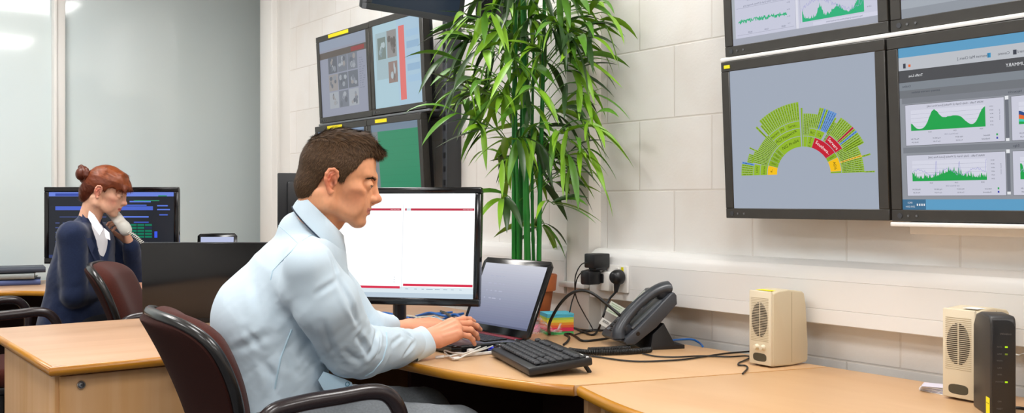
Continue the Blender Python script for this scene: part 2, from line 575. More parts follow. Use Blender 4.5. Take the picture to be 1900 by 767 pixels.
RF = [(1.474, 1.700), (1.452, 1.640), (1.428, 1.570), (1.402, 1.480), (1.385, 1.400), (1.366, 1.25), (1.360, 1.05), (1.360, 0.4), (1.360, -0.5)]
d3 = thing('desk', 'beech desk in the right foreground under the speakers and modem', 'desk', (1.8, 0.6, 0))
def L3(p, o=(1.8, 0.6, 0)): return tuple(p[i] - o[i] for i in range(len(p)))
RFs = [tuple(p) for p in spline([(a, b, 0) for a, b in RF], 4)]
MB().prism([L3(p[:2]) for p in RFs] + [L3((2.15, -0.5)), L3((2.15, 1.5155))], DESK - 0.0252, DESK, M_wood, bev=0.0010).build('worktop', d3)
band([L3(p[:2]) for p in RFs], 'edge_band', d3)
sb = MB()
sb.box((0, 0, 0), (0.70, 0.0035, 0.010), M_edge, M=Matrix.Translation(L3((1.812, 1.6085, DESK - 0.0048))) @ Matrix.Rotation(math.radians(-15.3), 4, 'Z'))
sb.build('seam_strip', d3)
MB().box(L3((1.80, -0.45, 0.352)), (0.64, 0.022, 0.704), M_woodv).build('side_panel', d3)
MB().box((0, 0, 0.352), (0.60, 0.022, 0.704), M_woodv, M=Matrix.Translation(L3((1.79, 1.575, 0))) @ Matrix.Rotation(math.radians(-15.5), 4, 'Z')).build('side_panel', d3)
MB().box(L3((2.10, 0.5, 0.42)), (0.02, 1.8, 0.5), M_shadepanel).build('modesty_panel', d3)

d4 = thing('desk', 'far beech desk by the glass with folders and the dark monitor on it', 'desk', (1.2, 5.2, 0))
def L4(p, o=(1.2, 5.2, 0)): return tuple(p[i] - o[i] for i in range(len(p)))
WF = [(-0.2, 5.225), (0.4, 5.215), (0.80, 5.195), (0.98, 5.10), (1.13, 4.86), (1.25, 4.66), (1.40, 4.48), (1.62, 4.38), (2.08, 4.36)]
WFs = [tuple(p) for p in spline([(a, b, 0) for a, b in WF], 5)]
MB().prism([L4(p[:2]) for p in WFs] + [L4(p) for p in ((2.08, 5.76), (-0.2, 5.76))], DESK - 0.0252, DESK, M_woodx, bev=0.001).build('worktop', d4)
band([L4(p[:2]) for p in WFs], 'edge_band', d4)
MB().box(L4((0.62, 5.47, 0.352)), (0.30, 0.44, 0.70), M_woodv, bev=0.002).build('pedestal', d4)
MB().box(L4((1.2, 5.72, 0.40)), (1.7, 0.02, 0.6), M_shadepanel).build('modesty_panel', d4)
MB().box(L4((-0.16, 5.49, 0.352)), (0.025, 0.46, 0.704), M_woodv).build('side_panel', d4)
MB().box(L4((2.04, 5.05, 0.352)), (0.025, 1.3, 0.704), M_woodv).build('side_panel', d4)

# ------------------------------------------------------------------ office chairs
M_maroon = mat('maroon_fabric', '4C221A', rough=0.95, spec=0.1, noise=(260, '3A1A15', 0.8), bump=(500, 0.2), sheen=0.08)
M_mback = mat('maroon_backing', '33150F', rough=0.9, spec=0.2, noise=(300, '260F0B', 0.7))
M_rim = mat('satin_black_rim', '1B1918', rough=0.26, spec=0.6)
M_arm = mat('armrest_plastic', '2A2122', rough=0.24, spec=0.6)
def make_chair(label, x, y, yaw, lift=0.0, group=None):
    t = thing('office_chair', label, 'chair', (x, y, 0), (0, 0, yaw), group)
    zs = 0.50 + lift
    # backrest: a shield that narrows downward and wraps the sitter
    def hw(v):
        w = 0.165 + 0.075 * math.sin(min(v / 0.72, 1) * PI / 2)
        if v > 0.70:
            w *= (1 - ((v - 0.70) / 0.30) ** 3.2) ** (1 / 3.2) if v < 1 else 0
        if v < 0.12:
            w *= 0.80 + 0.20 * math.sin(v / 0.12 * PI / 2)
        return w
    Z0, H = zs + 0.07, 0.322
    def surf(v, u, off):
        w = hw(v)
        yy = u * w
        lean = -0.215 - 0.075 * v - 0.055 * v * v
        wrap = 0.95 * yy * yy
        n = Vector((1, -1.9 * yy, 0.45)).normalized()
        return Vector((lean + wrap, yy, Z0 + H * v)) + n * off
    NV, NU = 22, 16
    vs = [1 - (1 - i / NV) ** 1.6 if i > NV * 0.5 else i / NV * (1 - 0.5 ** 1.6) / 0.5 for i in range(NV + 1)]
    vs = [min(v, 0.9995) for v in vs]
    def sheet(f0, f1, m):
        V, Fc = [], []
        for s_, fn in ((0, f0), (1, f1)):
            for i in range(NV + 1):
                for j in range(NU + 1):
                    V.append(fn(vs[i], -1 + 2 * j / NU))
        K = (NV + 1) * (NU + 1)
        g = lambda s_, i, j: s_ * K + i * (NU + 1) + j
        for i in range(NV):
            for j in range(NU):
                Fc.append((g(0, i, j), g(0, i + 1, j), g(0, i + 1, j + 1), g(0, i, j + 1)))
                Fc.append((g(1, i, j), g(1, i, j + 1), g(1, i + 1, j + 1), g(1, i + 1, j)))
        for i in range(NV):
            for j in (0, NU):
                q = (g(0, i, j), g(1, i, j), g(1, i + 1, j), g(0, i + 1, j))
                Fc.append(q if j == 0 else q[::-1])
        for j in range(NU):
            Fc.append((g(0, 0, j), g(0, 0, j + 1), g(1, 0, j + 1), g(1, 0, j)))
            Fc.append((g(0, NV, j), g(1, NV, j), g(1, NV, j + 1), g(0, NV, j + 1)))
        return MB().add(V, Fc, m)
    bulge = lambda v, u: 0.026 + 0.050 * (1 - abs(u) ** 3.0) ** 0.5 * math.sin(min(1, min(v, 1 - v) / 0.22) * PI / 2) ** 0.7
    sheet(lambda v, u: surf(v, u, 0.002), lambda v, u: surf(v, u * 0.97, bulge(v, u)), M_maroon).build('backrest_cushion', t, angle=60)
    sheet(lambda v, u: surf(v, u * 0.985, -0.016 - 0.012 * (1 - u * u)), lambda v, u: surf(v, u, 0.0), M_mback).build('backrest_shell', t, angle=50)
    path = [surf(v, -1, 0.002) for v in vs] + [surf(v, 1, 0.002) for v in vs[::-1]]
    rim = MB()
    rim.tube(spline(path[::1], 2), 0.0135, M_rim, seg=10)
    rim.build('backrest_rim', t)
    # seat
    st = MB()
    poly = []
    for k in range(40):
        a = 2 * PI * k / 40
        c, s_ = math.cos(a), math.sin(a)
        poly.append((0.02 + 0.235 * math.copysign(abs(c) ** 0.55, c), 0.235 * math.copysign(abs(s_) ** 0.55, s_)))
    st.prism(poly, zs - 0.075, zs, M_maroon, bev=0.03, seg=4)
    st.build('seat', t, angle=60)
    MB().prism([(p[0] * 0.94, p[1] * 0.94) for p in poly], zs - 0.10, zs - 0.073, M_black, bev=0.006).build('seat_pan', t)
    sp_ = MB()
    sp_.tube(spline([(0.0, 0, zs - 0.10), (-0.20, 0, zs - 0.115), (-0.262, 0, zs - 0.06), (-0.262, 0, zs + 0.12)], 6), 0.022, M_black, seg=10, flat=(0.5, 1.5))
    sp_.build('back_support', t)
    # arms: one bent tube loop each side
    za = 0.715 + lift
    for sgn in (-1, 1):
        a = MB()
        pts = [(-0.13, sgn * 0.225, zs - 0.085), (-0.15, sgn * 0.280, zs - 0.06), (-0.175, sgn * 0.292, zs + 0.05), (-0.185, sgn * 0.292, za - 0.075), (-0.155, sgn * 0.292, za - 0.018),
               (-0.09, sgn * 0.292, za - 0.002), (0.00, sgn * 0.292, za + 0.004), (0.075, sgn * 0.292, za + 0.008), (0.118, sgn * 0.292, za - 0.006), (0.146, sgn * 0.291, za - 0.05),
               (0.150, sgn * 0.288, za - 0.11), (0.135, sgn * 0.280, zs - 0.04), (0.11, sgn * 0.225, zs - 0.085)]
        a.tube(spline(pts, 6), 0.0185, M_arm, seg=14)
        a.build('armrest', t)
    # column and five-star base
    cl = MB()
    cl.lathe([(0.035, zs - 0.10), (0.035, zs - 0.13), (0.025, zs - 0.14), (0.025, 0.28), (0.030, 0.28), (0.030, 0.10), (0.045, 0.085), (0.045, 0.06)], M_black, seg=18)
    cl.build('gas_column', t)
    for k in range(5):
        a = 2 * PI * k / 5 + 0.3
        R = Matrix.Rotation(a, 4, 'Z')
        lg = MB()
        lg.tube([(0.03, 0, 0.085), (0.15, 0, 0.085), (0.29, 0, 0.072)], [0.024, 0.021, 0.014], M_black, seg=10, M=R)
        lo = lg.build('base_leg', t)
        cs = MB()
        for q in (-0.014, 0.014):
            cs.lathe([(0.008, -0.009), (0.024, -0.009), (0.026, -0.006), (0.026, 0.006), (0.024, 0.009), (0.008, 0.009)], M_black, seg=16,
                     M=R @ Matrix.Translation((0.29, q, 0.0265)) @ Matrix.Rotation(PI / 2, 4, 'X'))
        cs.tube([(0.29, 0, 0.03), (0.29, 0, 0.075)], 0.007, M_steel, seg=8, M=R)
        cs.build('caster', lo)
    return t
chair_man = make_chair('maroon office chair with black rim that the man in the blue shirt sits on', 1.035, 2.258, math.radians(-7), 0.0)
_p = at(196, 560, 3.95)
make_chair('empty maroon office chair standing between the near desk and the woman', _p.x + 0.265, _p.y - 0.127, math.radians(-27), 0.006)
_p = at(62, 578, 4.04)
chair_woman = make_chair('office chair whose two black armrests show beside the woman at the left edge', _p.x - 0.105, _p.y + 0.05, math.radians(0), 0.0)
# ------------------------------------------------------------------ wall screens
def wall_screen(label, y_left, z0, w=0.497, h=0.418, tilt=3.0, x=2.10, bez=0.027, depth=0.055, sticker=None, group=None, yaw=-90.0, bracket=True):
    """origin: middle of the lower front edge; local X = viewer's right, local -Y = towards the viewer"""
    t = thing('wall_monitor', label, 'monitor', (x, y_left - w / 2, z0), (math.radians(tilt), 0, math.radians(yaw)), group)
    c = MB()
    for (a, b, cx_, cz_) in ((w, bez, 0, bez / 2), (w, bez, 0, h - bez / 2), (bez, h - 2 * bez, -w / 2 + bez / 2, h / 2), (bez, h - 2 * bez, w / 2 - bez / 2, h / 2)):
        c.box((cx_, depth * 0.3, cz_), (a, depth * 0.6, b), M_bezel, bev=0.0015, seg=1)
    c.box((0, depth * 0.55, h / 2), (w - 0.006, depth * 0.9, h - 0.006), M_black, bev=0.01)
    c.build('casing', t)
    sw, sh = w - 2 * bez, h - 2 * bez
    bt = MB()
    Mb = Matrix.Rotation(PI / 2, 4, 'X')
    for k, r_ in enumerate((0.0062, 0.0028, 0.0028)):
        bt.tube([(-w / 2 + 0.022 + k * 0.021, 0.0, bez * 0.48), (-w / 2 + 0.022 + k * 0.021, -0.0018, bez * 0.48)], r_, M_dgrey if k == 0 else M_steel, seg=14)
    bt.build('control_buttons', t)
    if sticker:
        s_ = MB()
        u, v, sw_, sh_ = sticker
        s_.box((u - w / 2, -0.0008, v), (sw_, 0.0012, sh_), M_yellow)
        s_.build('sticker', t)
    if bracket:
        k = MB()
        k.box((0.09, depth + 0.012, h / 2), (0.03, 0.028, h * 0.8), M_steel, bev=0.002)
        k.box((-0.09, depth + 0.012, h / 2), (0.03, 0.028, h * 0.8), M_steel, bev=0.002)
        k.build('wall_bracket', t)
    g = Gfx(sw, sh)
    holder = Matrix.Translation((-sw / 2, 0.004, bez))
    return t, g, holder
def show(t, g, holder):
    g.mb.v = [tuple(holder @ Vector(p)) for p in g.mb.v]
    g.mb.build('screen', t, smooth=False)

G_bg = glow('BFC3D6'); G_txt = glow('6C7086'); G_dtx = glow('3B3F4C'); G_grn = glow('18A04A'); G_grn2 = glow('2BB07A'); G_pur = glow('9A98D0')
G_bar = glow('8F929B'); G_dbar = glow('5D5F66'); G_pan = glow('C9CAD9'); G_blue = glow('5C9BC2'); G_lav = glow('C6C8DA'); G_line = glow('9B9DB0')
G_wht = glow('E4E6EA'); G_org = glow('E0682A'); G_navy = glow('2B4A86'); G_cy = glow('3FC8AE'); G_red = glow('C8243A')

def fake_rows(g, x0, y0, rows, r2, words=5, size=0.005, m=None, seed=1, gap=1.7):
    rr_ = random.Random(seed)
    for k in range(rows):
        u = x0
        for _ in range(words):
            l = rr_.uniform(0.006, 0.020)
            if u + l > r2: break
            g.rect(u, y0 - k * size * gap, u + l, y0 - k * size * gap + size * 0.6, m or G_txt, 4)
            u += l + rr_.uniform(0.003, 0.02)

# lower left of the right-hand wall: a fan chart on a grey screen
zr = 1.107
t, g, hd = wall_screen('wall monitor showing the green and red half-circle fan chart', 1.812, zr, h=0.428, sticker=(0.022, 0.414, 0.020, 0.009))
G_fan = glow('A0A9B8')
g.rect(0, 0, g.w, g.h, G_fan, 0)
S_g, S_g2, S_r, S_y, S_b = glow('8FB523'), glow('84AA20'), glow('C2182F'), glow('F2BE0E'), glow('5A8ED2')
S_k, S_sep, S_w = glow('2E3A12'), glow('B9CC7E'), glow('F5E9EA')
cu_, cv_, ri = 0.229, 0.0885, 0.080
def pol(r, a):
    return (cu_ + ri * r * math.cos(math.radians(a)), cv_ + ri * 0.86 * r * math.sin(math.radians(a)))
def seg(r0, r1, a0, a1, m, layer=1, gap=0.35):
    n = max(2, int(abs(a1 - a0) / 4) + 1)
    aa = [a0 + gap / 2 + (a1 - a0 - gap) * i / (n - 1) for i in range(n)]
    for i in range(n - 1):
        g.poly([pol(r0, aa[i]), pol(r1, aa[i]), pol(r1, aa[i + 1]), pol(r0, aa[i + 1])][::-1], m, layer)
def wtext(s_, r, a, size, m=None, radial=False, flip=False):
    p = pol(r, a)
    rot = math.radians(a - 90) if not radial else math.radians(a if not flip else a - 180)
    g.text(s_, p[0], p[1], size, m or S_k, rot=rot, layer=4, sx=1.05)
R1, R2, R3, R4 = 1.02, 1.40, 1.70, 1.97
# inner ring
for (a0, a1, m) in ((165, 180, S_y), (156, 165, S_g2), (148.5, 156, S_g2), (141, 148.5, S_g2), (134, 141, S_g2), (92, 134, S_g), (81, 88, S_g), (70, 81, S_g), (32, 70, S_r), (24, 32, S_g2), (3, 24, S_y), (0, 3, S_g2)):
    seg(R1, R2, a0, a1, m)
seg(R1, 2.45, 88.6, 90.6, S_g2)
# second ring
for (a0, a1, m) in ((166, 180, S_g), (92, 131, S_g), (60, 70.5, S_g), (70.5, 80, S_g), (31, 54, S_r)):
    seg(R2 + 0.02, R3, a0, a1, m)
for (a0, a1, m) in ((167, 180, S_g), (118, 131, S_g), (110, 118, S_g), (92, 110, S_g)):
    seg(R3 + 0.02, R4, a0, a1, m)
# thin spokes, each with its own line of small print
def spoke(r0, r1, a0, a1, m=None):
    seg(r0, r1, a0, a1, m or S_g, gap=0.25)
    am = (a0 + a1) / 2
    rr_ = r0 + 0.06
    q = random.Random(int(am * 100))
    while rr_ < r1 - 0.05:
        l = min(q.uniform(0.04, 0.14), r1 - 0.03 - rr_)
        g.line([pol(rr_, am), pol(rr_ + l, am)], 0.0011, S_k, 3)
        rr_ += l + 0.03
def fan(a0, a1, n, r0, r1, special={}):
    for i in range(n):
        b0, b1 = a0 + (a1 - a0) * i / n, a0 + (a1 - a0) * (i + 1) / n
        rr_ = r1(b0) if callable(r1) else r1
        m = special.get(i)
        spoke(r0, rr_, b0, b1, m)
fan(92, 131, 17, R4 + 0.02, lambda a: 2.68 if a < 128.5 else 2.5)
fan(131, 166, 17, R2 + 0.02, lambda a: 2.42 if 132 < a < 134 else (2.02 if a < 150 else 2.12))
fan(152, 153.6, 1, 2.1, 2.38)
fan(133, 135, 1, 2.0, 2.6)
fan(158, 167, 5, 2.05, 2.30)
fan(167, 180, 6, R4 + 0.02, 2.50, {0: S_b})
fan(80, 88, 4, R2 + 0.02, 2.24)
fan(74, 80, 3, R3 + 0.02, 2.24)
fan(56.5, 74, 9, R3 + 0.02, lambda a: 2.50 if a > 57 else 2.35, {4: S_b, 2: S_b, 1: S_b, 3: S_b, 6: S_b})
fan(54, 57, 2, R2 + 0.02, 2.2)
fan(25, 54, 14, R3 + 0.02, 2.45, {7: S_r, 5: S_b})
fan(0, 31, 15, R2 + 0.02, lambda a: 2.2 if a < 24 else 2.4, {7: S_y})
fan(13.8, 15.5, 1, 2.2, 2.5)
fan(-0.3, 1.2, 1, 2.2, 2.55)
wtext('NG Probe', 1.21, 112, 0.0125)
wtext('ACI Network', 1.55, 113, 0.0120)
wtext('Netwo..', 1.84, 124, 0.0098)
wtext('PV', 1.84, 114, 0.0098)
wtext('Serve..', 1.84, 101, 0.0098)
wtext('Southwa..', 1.21, 51, 0.0122, S_w)
wtext('Servers', 1.55, 43, 0.0118, S_w)
wtext('RC', 1.55, 75, 0.0100)
wtext('Ca', 1.55, 65, 0.0100)
wtext('Z. ROU', 1.21, 75.5, 0.0075, radial=True)
wtext('Serve', 1.55, 173, 0.0092)
wtext('LDV', 1.84, 173, 0.0090)
wtext('R..', 1.24, 172.5, 0.0092)
wtext('ADS', 1.21, 13, 0.0105)
for a in (160, 152, 145, 137.5):
    wtext('MESH', 1.21, a, 0.0058, radial=True, flip=True)
wtext('cloud', 1.21, 28, 0.006, radial=True)
show(t, g, hd)

# lower right: browser with two traffic charts, seen mirrored
def chart_area(g, u0, v0, w, h, ys, m, layer=2):
    n = len(ys)
    g.area([u0 + w * i / (n - 1) for i in range(n)], [v0 + h * y for y in ys], v0, m, layer)
def spiky(n, base, seed, amp):
    q = random.Random(seed)
    return [max(0.03, b + (q.random() ** 2) * amp) for b in [base(i / (n - 1)) for i in range(n)]]
def panel(g, u0, v0, w, h, title, seed, green, purple=None, stacked=False, txt=True, gm=None):
    gm = gm or G_grn
    g.rect(u0, v0, u0 + w, v0 + h, G_pan, 1)
    g.line([(u0, v0), (u0 + w, v0), (u0 + w, v0 + h), (u0, v0 + h), (u0, v0)], 0.0008, G_dbar, 3)
    pu, pv, pw, ph = u0 + w * 0.06, v0 + h * 0.36, w * 0.76, h * 0.50
    g.rect(pu, pv, pu + pw, pv + ph, glow('D3D4E2'), 2)
    for k in range(5):
        g.line([(pu, pv + ph * k / 5), (pu + pw, pv + ph * k / 5)], 0.0004, G_line, 3)
    if stacked:
        for sc_, m in ((1.0, G_navy), (0.72, G_org), (0.40, G_cy), (0.2, gm)):
            chart_area(g, pu, pv, pw, ph, [y * sc_ for y in green], m, 4 + int((1 - sc_) * 5))
    else:
        chart_area(g, pu, pv, pw, ph, green, gm, 4)
    if purple:
        n = len(purple)
        g.line([(pu + pw * i / (n - 1), pv + ph * purple[i]) for i in range(n)], 0.0008, G_pur, 6)
    if txt:
        g.text(title, u0 + w * 0.52, v0 + h * 0.93, h * 0.065, G_dtx, mirror=True)
        for k in range(6):
            g.text('%d M' % (20 * (6 - k)), u0 + w * 0.88, pv + ph * (0.05 + 0.17 * (5 - k)), h * 0.04, G_dtx, mirror=True)
        g.text('bits per second', u0 + w * 0.955, pv + ph * 0.5, h * 0.04, G_txt, mirror=True, rot=PI / 2)
        for k, s_ in enumerate(('06:00', '12:00', '18:00')):
            g.text(s_, u0 + w * (0.26 + 0.26 * k), v0 + h * 0.31, h * 0.042, G_dtx, mirror=True)
        g.text('Last 24 hours 12:00', u0 + w * 0.48, v0 + h * 0.235, h * 0.045, G_txt, mirror=True)
        for k, (a, b) in enumerate((('Max 872.3M', 'Min 81.2M'), ('Avg 348.1M', 'Cur 91.6M'), ('95th 401M', 'Tot 812G'))):
            g.text(a, u0 + w * (0.10 + 0.23 * k), v0 + h * 0.155, h * 0.045, G_dtx, mirror=True)
            g.text(b, u0 + w * (0.10 + 0.23 * k), v0 + h * 0.075, h * 0.045, G_dtx, mirror=True)
        g.text('Inbound', u0 + w * 0.83, v0 + h * 0.155, h * 0.05, G_dtx, mirror=True)
        g.text('Outbound', u0 + w * 0.82, v0 + h * 0.075, h * 0.05, G_dtx, mirror=True)
        g.rect(u0 + w * 0.92, v0 + h * 0.14, u0 + w * 0.935, v0 + h * 0.185, gm, 4)
        g.rect(u0 + w * 0.92, v0 + h * 0.06, u0 + w * 0.935, v0 + h * 0.105, glow('2A35A8'), 4)

t, g, hd = wall_screen('wall monitor showing a browser page of green traffic charts, edge cut by the frame', 1.309, zr - 0.001, h=0.428, w=0.62)
KU = 0.93
W_, H_ = g.w / KU, g.h
g.rect(0, 0, W_, H_, glow('8E929A'), 0)
g.rect(0, 0, W_, 0.024, G_blue, 1)
g.rect(0, 0, 0.062, 0.024, glow('3D6C8E'), 2)
g.text('09:21', 0.02, 0.016, 0.006, G_wht, mirror=True)
g.text('23/01/2014', 0.021, 0.007, 0.0055, G_wht, mirror=True)
for k in range(4):
    g.rect(0.038 + k * 0.006, 0.009, 0.0415 + k * 0.006, 0.014, G_wht, 3)
g.rect(0, H_ - 0.022, W_, H_, G_blue, 1)
g.rect(0, H_ - 0.052, W_, H_ - 0.022, glow('B9BDC4'), 1)
g.rect(0, H_ - 0.080, W_, H_ - 0.052, glow('4B4C50'), 1)
g.rect(0, H_ - 0.098, W_, H_ - 0.080, glow('7E858D'), 1)
g.rect(0, H_ - 0.116, W_, H_ - 0.098, glow('6F7379'), 1)
g.rect(0.012, H_ - 0.047, 0.019, H_ - 0.036, G_dtx, 2)
g.rect(0.026, H_ - 0.045, 0.032, H_ - 0.039, G_org, 2)
for k, (s_, u) in enumerate((('[Internet Mail Client..]', 0.190), ('Comms', 0.262), ('System Overview Board', 0.335), ('Manual', 0.418), ('Ops', 0.47))):
    g.text(s_, u, H_ - 0.040, 0.0085, G_dtx, mirror=True)
for u, m in ((0.228, glow('2C8FC0')), (0.287, G_dtx), (0.39, G_wht), (0.438, glow('2C7FD0'))):
    g.rect(u - 0.004, H_ - 0.045, u + 0.004, H_ - 0.035, m, 2)
for s_, u in (('SUMMARY', 0.29), ('REPORTS', 0.355), ('ADVANCED', 0.43)):
    g.text(s_, u, H_ - 0.066, 0.0105, G_wht, mirror=True)
g.text('Traffic Live', 0.045, H_ - 0.066, 0.0085, G_wht, mirror=True)
g.text('Outline', 0.02, H_ - 0.089, 0.0075, G_dtx, mirror=True)
g.text('summary overview database', 0.07, H_ - 0.104, 0.0065, G_dtx, mirror=True)
hh = (H_ - 0.116 - 0.030) / 2
for k in range(2):
    vb = 0.030 + hh * k
    g.rect(0.006, vb + hh - 0.013, W_, vb + hh, glow('7A7E86'), 1)
    g.text('Networks' if k else 'Edge', 0.285, vb + hh - 0.007, 0.0075, G_dtx, mirror=True)
    for u in (0.262, 0.555):
        g.rect(u, vb + 0.004, u + 0.008, vb + hh - 0.013, glow('6A6E78'), 2)
        g.rect(u, vb + hh - 0.022, u + 0.008, vb + hh - 0.014, G_wht, 3)
        g.rect(u, vb + 0.004, u + 0.008, vb + 0.010, G_wht, 3)
hump = lambda x: 0.30 * math.exp(-(x / 0.06) ** 2) + 0.80 * math.exp(-((x - 0.32) / 0.09) ** 2) + 0.50 * math.exp(-((x - 0.52) / 0.16) ** 2) + 0.30 * math.exp(-((x - 0.68) / 0.1) ** 2) + 1.0 / (1 + math.exp(-(x - 0.92) / 0.03)) * 0.95 + 0.06
panel(g, 0.014, 0.032 + hh + 0.002, 0.246, hh - 0.020, 'WAN Traffic - Daily Graph (2 Weeks) [Local Area Link]', 3, [min(1.05, hump(i / 90) * (0.97 + 0.06 * random.Random(i).random())) for i in range(91)])
spk = lambda x: 0.12 + 0.30 * math.exp(-((x - 0.52) / 0.16) ** 2) + 0.25 * math.exp(-(x / 0.04) ** 2)
q = random.Random(5)
panel(g, 0.014, 0.032, 0.246, hh - 0.020, 'WAN Traffic - Daily Graph (2 Weeks) [Local Area Link]', 4, spiky(110, spk, 9, 0.32),
      [0.35 + 0.15 * math.sin(i * 0.15) + (0.6 if i in (36, 37, 70, 71, 108, 109) else 0) + 0.12 * q.random() for i in range(110)])
panel(g, 0.276, 0.032 + hh + 0.002, 0.275, hh - 0.020, 'Internet Transit - Daily Graph', 5, [0.45 * math.exp(-(i / 60 / 0.12) ** 2) + 0.15 + 0.85 * max(0, (i / 60 - 0.25)) ** 1.4 for i in range(61)], stacked=True)
panel(g, 0.276, 0.032, 0.275, hh - 0.020, 'Backup Link - Daily Graph', 6, spiky(80, lambda x: 0.10 + 0.55 * math.exp(-(x / 0.05) ** 2) + 0.2 * x, 12, 0.25), [0.3 + 0.2 * q.random() for i in range(80)])
g.mb.v = [(p[0] * KU, p[1], p[2]) for p in g.mb.v]
show(t, g, hd)

# upper row
zu = 1.552
t, g, hd = wall_screen('wall monitor with two small line graphs on lavender, above the fan chart', 1.815, zu, h=0.428, tilt=3.5)
g.rect(0, 0, g.w, g.h, G_lav, 0)
g.rect(0, 0, g.w, 0.018, glow('A3A7B4'), 1)
g.rect(0.26, 0.018, g.w, 0.028, glow('D0D1E2'), 2)
g.rect(0, 0.018, 0.010, g.h, glow('A9AFB6'), 1)
g.rect(0.208, 0.018, 0.216, g.h, glow('D9DAE6'), 1)
g.line([(0.208, 0.018), (0.208, g.h)], 0.0008, G_line, 3)
q = random.Random(3)
n = 150
g.line([(0.022 + 0.16 * i / n, 0.062 + 0.012 * (q.random() - 0.5)) for i in range(n)], 0.0022, G_grn2, 4)
for v in (0.026, 0.098, 0.125, 0.20):
    g.line([(0.016, v), (0.202, v)], 0.0008, G_line, 3)
for k in range(4):
    for j in range(3):
        g.text(('06:00', '12:00', '18:00')[j], 0.06 + 0.055 * j, (0.0305, 0.118, 0.135, 0.21)[k], 0.0065, G_txt, mirror=True)
g.text('Router Latency - Daily Graph (5 Minute Average) ping', 0.108, 0.103, 0.0062, G_txt, mirror=True)
for k in range(4):
    g.text('%d m' % (5 * (k + 1)), 0.187, 0.036 + 0.018 * k, 0.005, G_txt, mirror=True)
g.rect(0.196, 0.118, 0.200, 0.125, G_grn2, 4)
n = 120
pk = lambda x: 0.10 + 0.45 * math.exp(-((x - 0.3) / 0.045) ** 2) + 0.30 * math.exp(-((x - 0.58) / 0.10) ** 2) + 0.9 * max(0, (x - 0.78) / 0.22) ** 1.5 + 0.3 * math.exp(-(x / 0.03) ** 2)
g.area([0.228 + 0.178 * i / n for i in range(n + 1)], [0.032 + 0.060 * min(1, y) for y in spiky(n + 1, pk, 8, 0.16)], 0.032, G_grn2, 4)
g.line([(0.228 + 0.178 * i / n, 0.032 + 0.060 * (0.45 + 0.3 * math.sin(i * 0.05) + 0.2 * q.random() + (0.4 if i in (28, 29, 112) else 0))) for i in range(n)], 0.0007, G_pur, 5)
g.line([(0.222, 0.030), (0.222, 0.105), (0.434, 0.105)], 0.0008, G_line, 3)
g.text('Core Switch Traffic - Daily Graph (5 Minute) link', 0.325, 0.112, 0.0062, G_txt, mirror=True)
g.text('http://monitor/graph/summary/overview/index', 0.35, 0.023, 0.0055, G_txt, mirror=True)
for k in range(3):
    g.text('%d.0 M' % (k * 20), 0.420, 0.042 + 0.02 * k, 0.005, G_txt, mirror=True)
    g.text('Max 412.%dM' % k, 0.245 + 0.06 * k, 0.140, 0.006, G_txt, mirror=True)
    g.text('Avg 92.%dM' % k, 0.245 + 0.06 * k, 0.150, 0.006, G_txt, mirror=True)
for v in (0.128, 0.16, 0.24):
    g.line([(0.218, v), (0.438, v)], 0.0008, G_line, 3)
for k in range(2):
    panel(g, (0.016, 0.222)[k], 0.17, 0.19 + 0.02 * k, 0.17, 'Gateway Traffic - Daily Graph', 20 + k, spiky(80, pk, 30 + k, 0.2), gm=G_grn2)
show(t, g, hd)

t, g, hd = wall_screen('wall monitor in the top right corner with only its grey page bottom showing', 1.312, zu - 0.001, h=0.428, w=0.62, tilt=3.5)
g.rect(0, 0, g.w, g.h, glow('9A9CAA'), 0)
g.rect(0, 0, g.w, 0.022, glow('8F959E'), 1)
g.rect(0, 0.022, g.w, 0.042, glow('A2A9B2'), 1)
g.rect(0.010, 0.060, 0.25, g.h, G_lav, 1)
g.line([(0.010, g.h), (0.010, 0.060), (0.25, 0.060)], 0.0008, G_dbar, 3)
g.rect(0.252, 0.040, 0.262, g.h, glow('B9BCC8'), 1)
g.rect(0.268, 0.040, g.w, g.h, G_lav, 1)
g.text('Inbound', 0.225, 0.054, 0.007, G_dtx, mirror=True)
g.text('Edge', 0.235, 0.034, 0.007, G_dtx, mirror=True)
for k in range(3):
    g.text('Max %d2.1M' % (k + 3), 0.04 + 0.06 * k, 0.082, 0.007, G_dtx, mirror=True)
    g.text('Avg %d7.4M' % (k + 3), 0.04 + 0.06 * k, 0.072, 0.007, G_dtx, mirror=True)
panel(g, 0.014, 0.10, 0.23, 0.22, 'Office Traffic - Daily Graph', 44, spiky(80, pk, 41, 0.2), gm=G_grn2)
show(t, g, hd)
# white fixing rails of the wall screens
mb = MB()
mb.box((2.128, 1.25, zu - 0.009), (0.075, 1.15, 0.011), M_white, bev=0.002)
mb.box((2.20, 1.25, zu - 0.009), (0.045, 1.15, 0.05), M_white, bev=0.002)
tag(mb.build('mounting_rail'), 'white mounting rail between the two rows of right-hand wall monitors', 'rail')
mb = MB()
mb.box((2.135, 1.00, zr - 0.008), (0.08, 0.62, 0.010), M_white, bev=0.002)
mb.box((2.20, 1.00, zr - 0.008), (0.045, 0.62, 0.05), M_white, bev=0.002)
tag(mb.build('mounting_rail'), 'white mounting rail under the lower right wall monitor', 'rail')

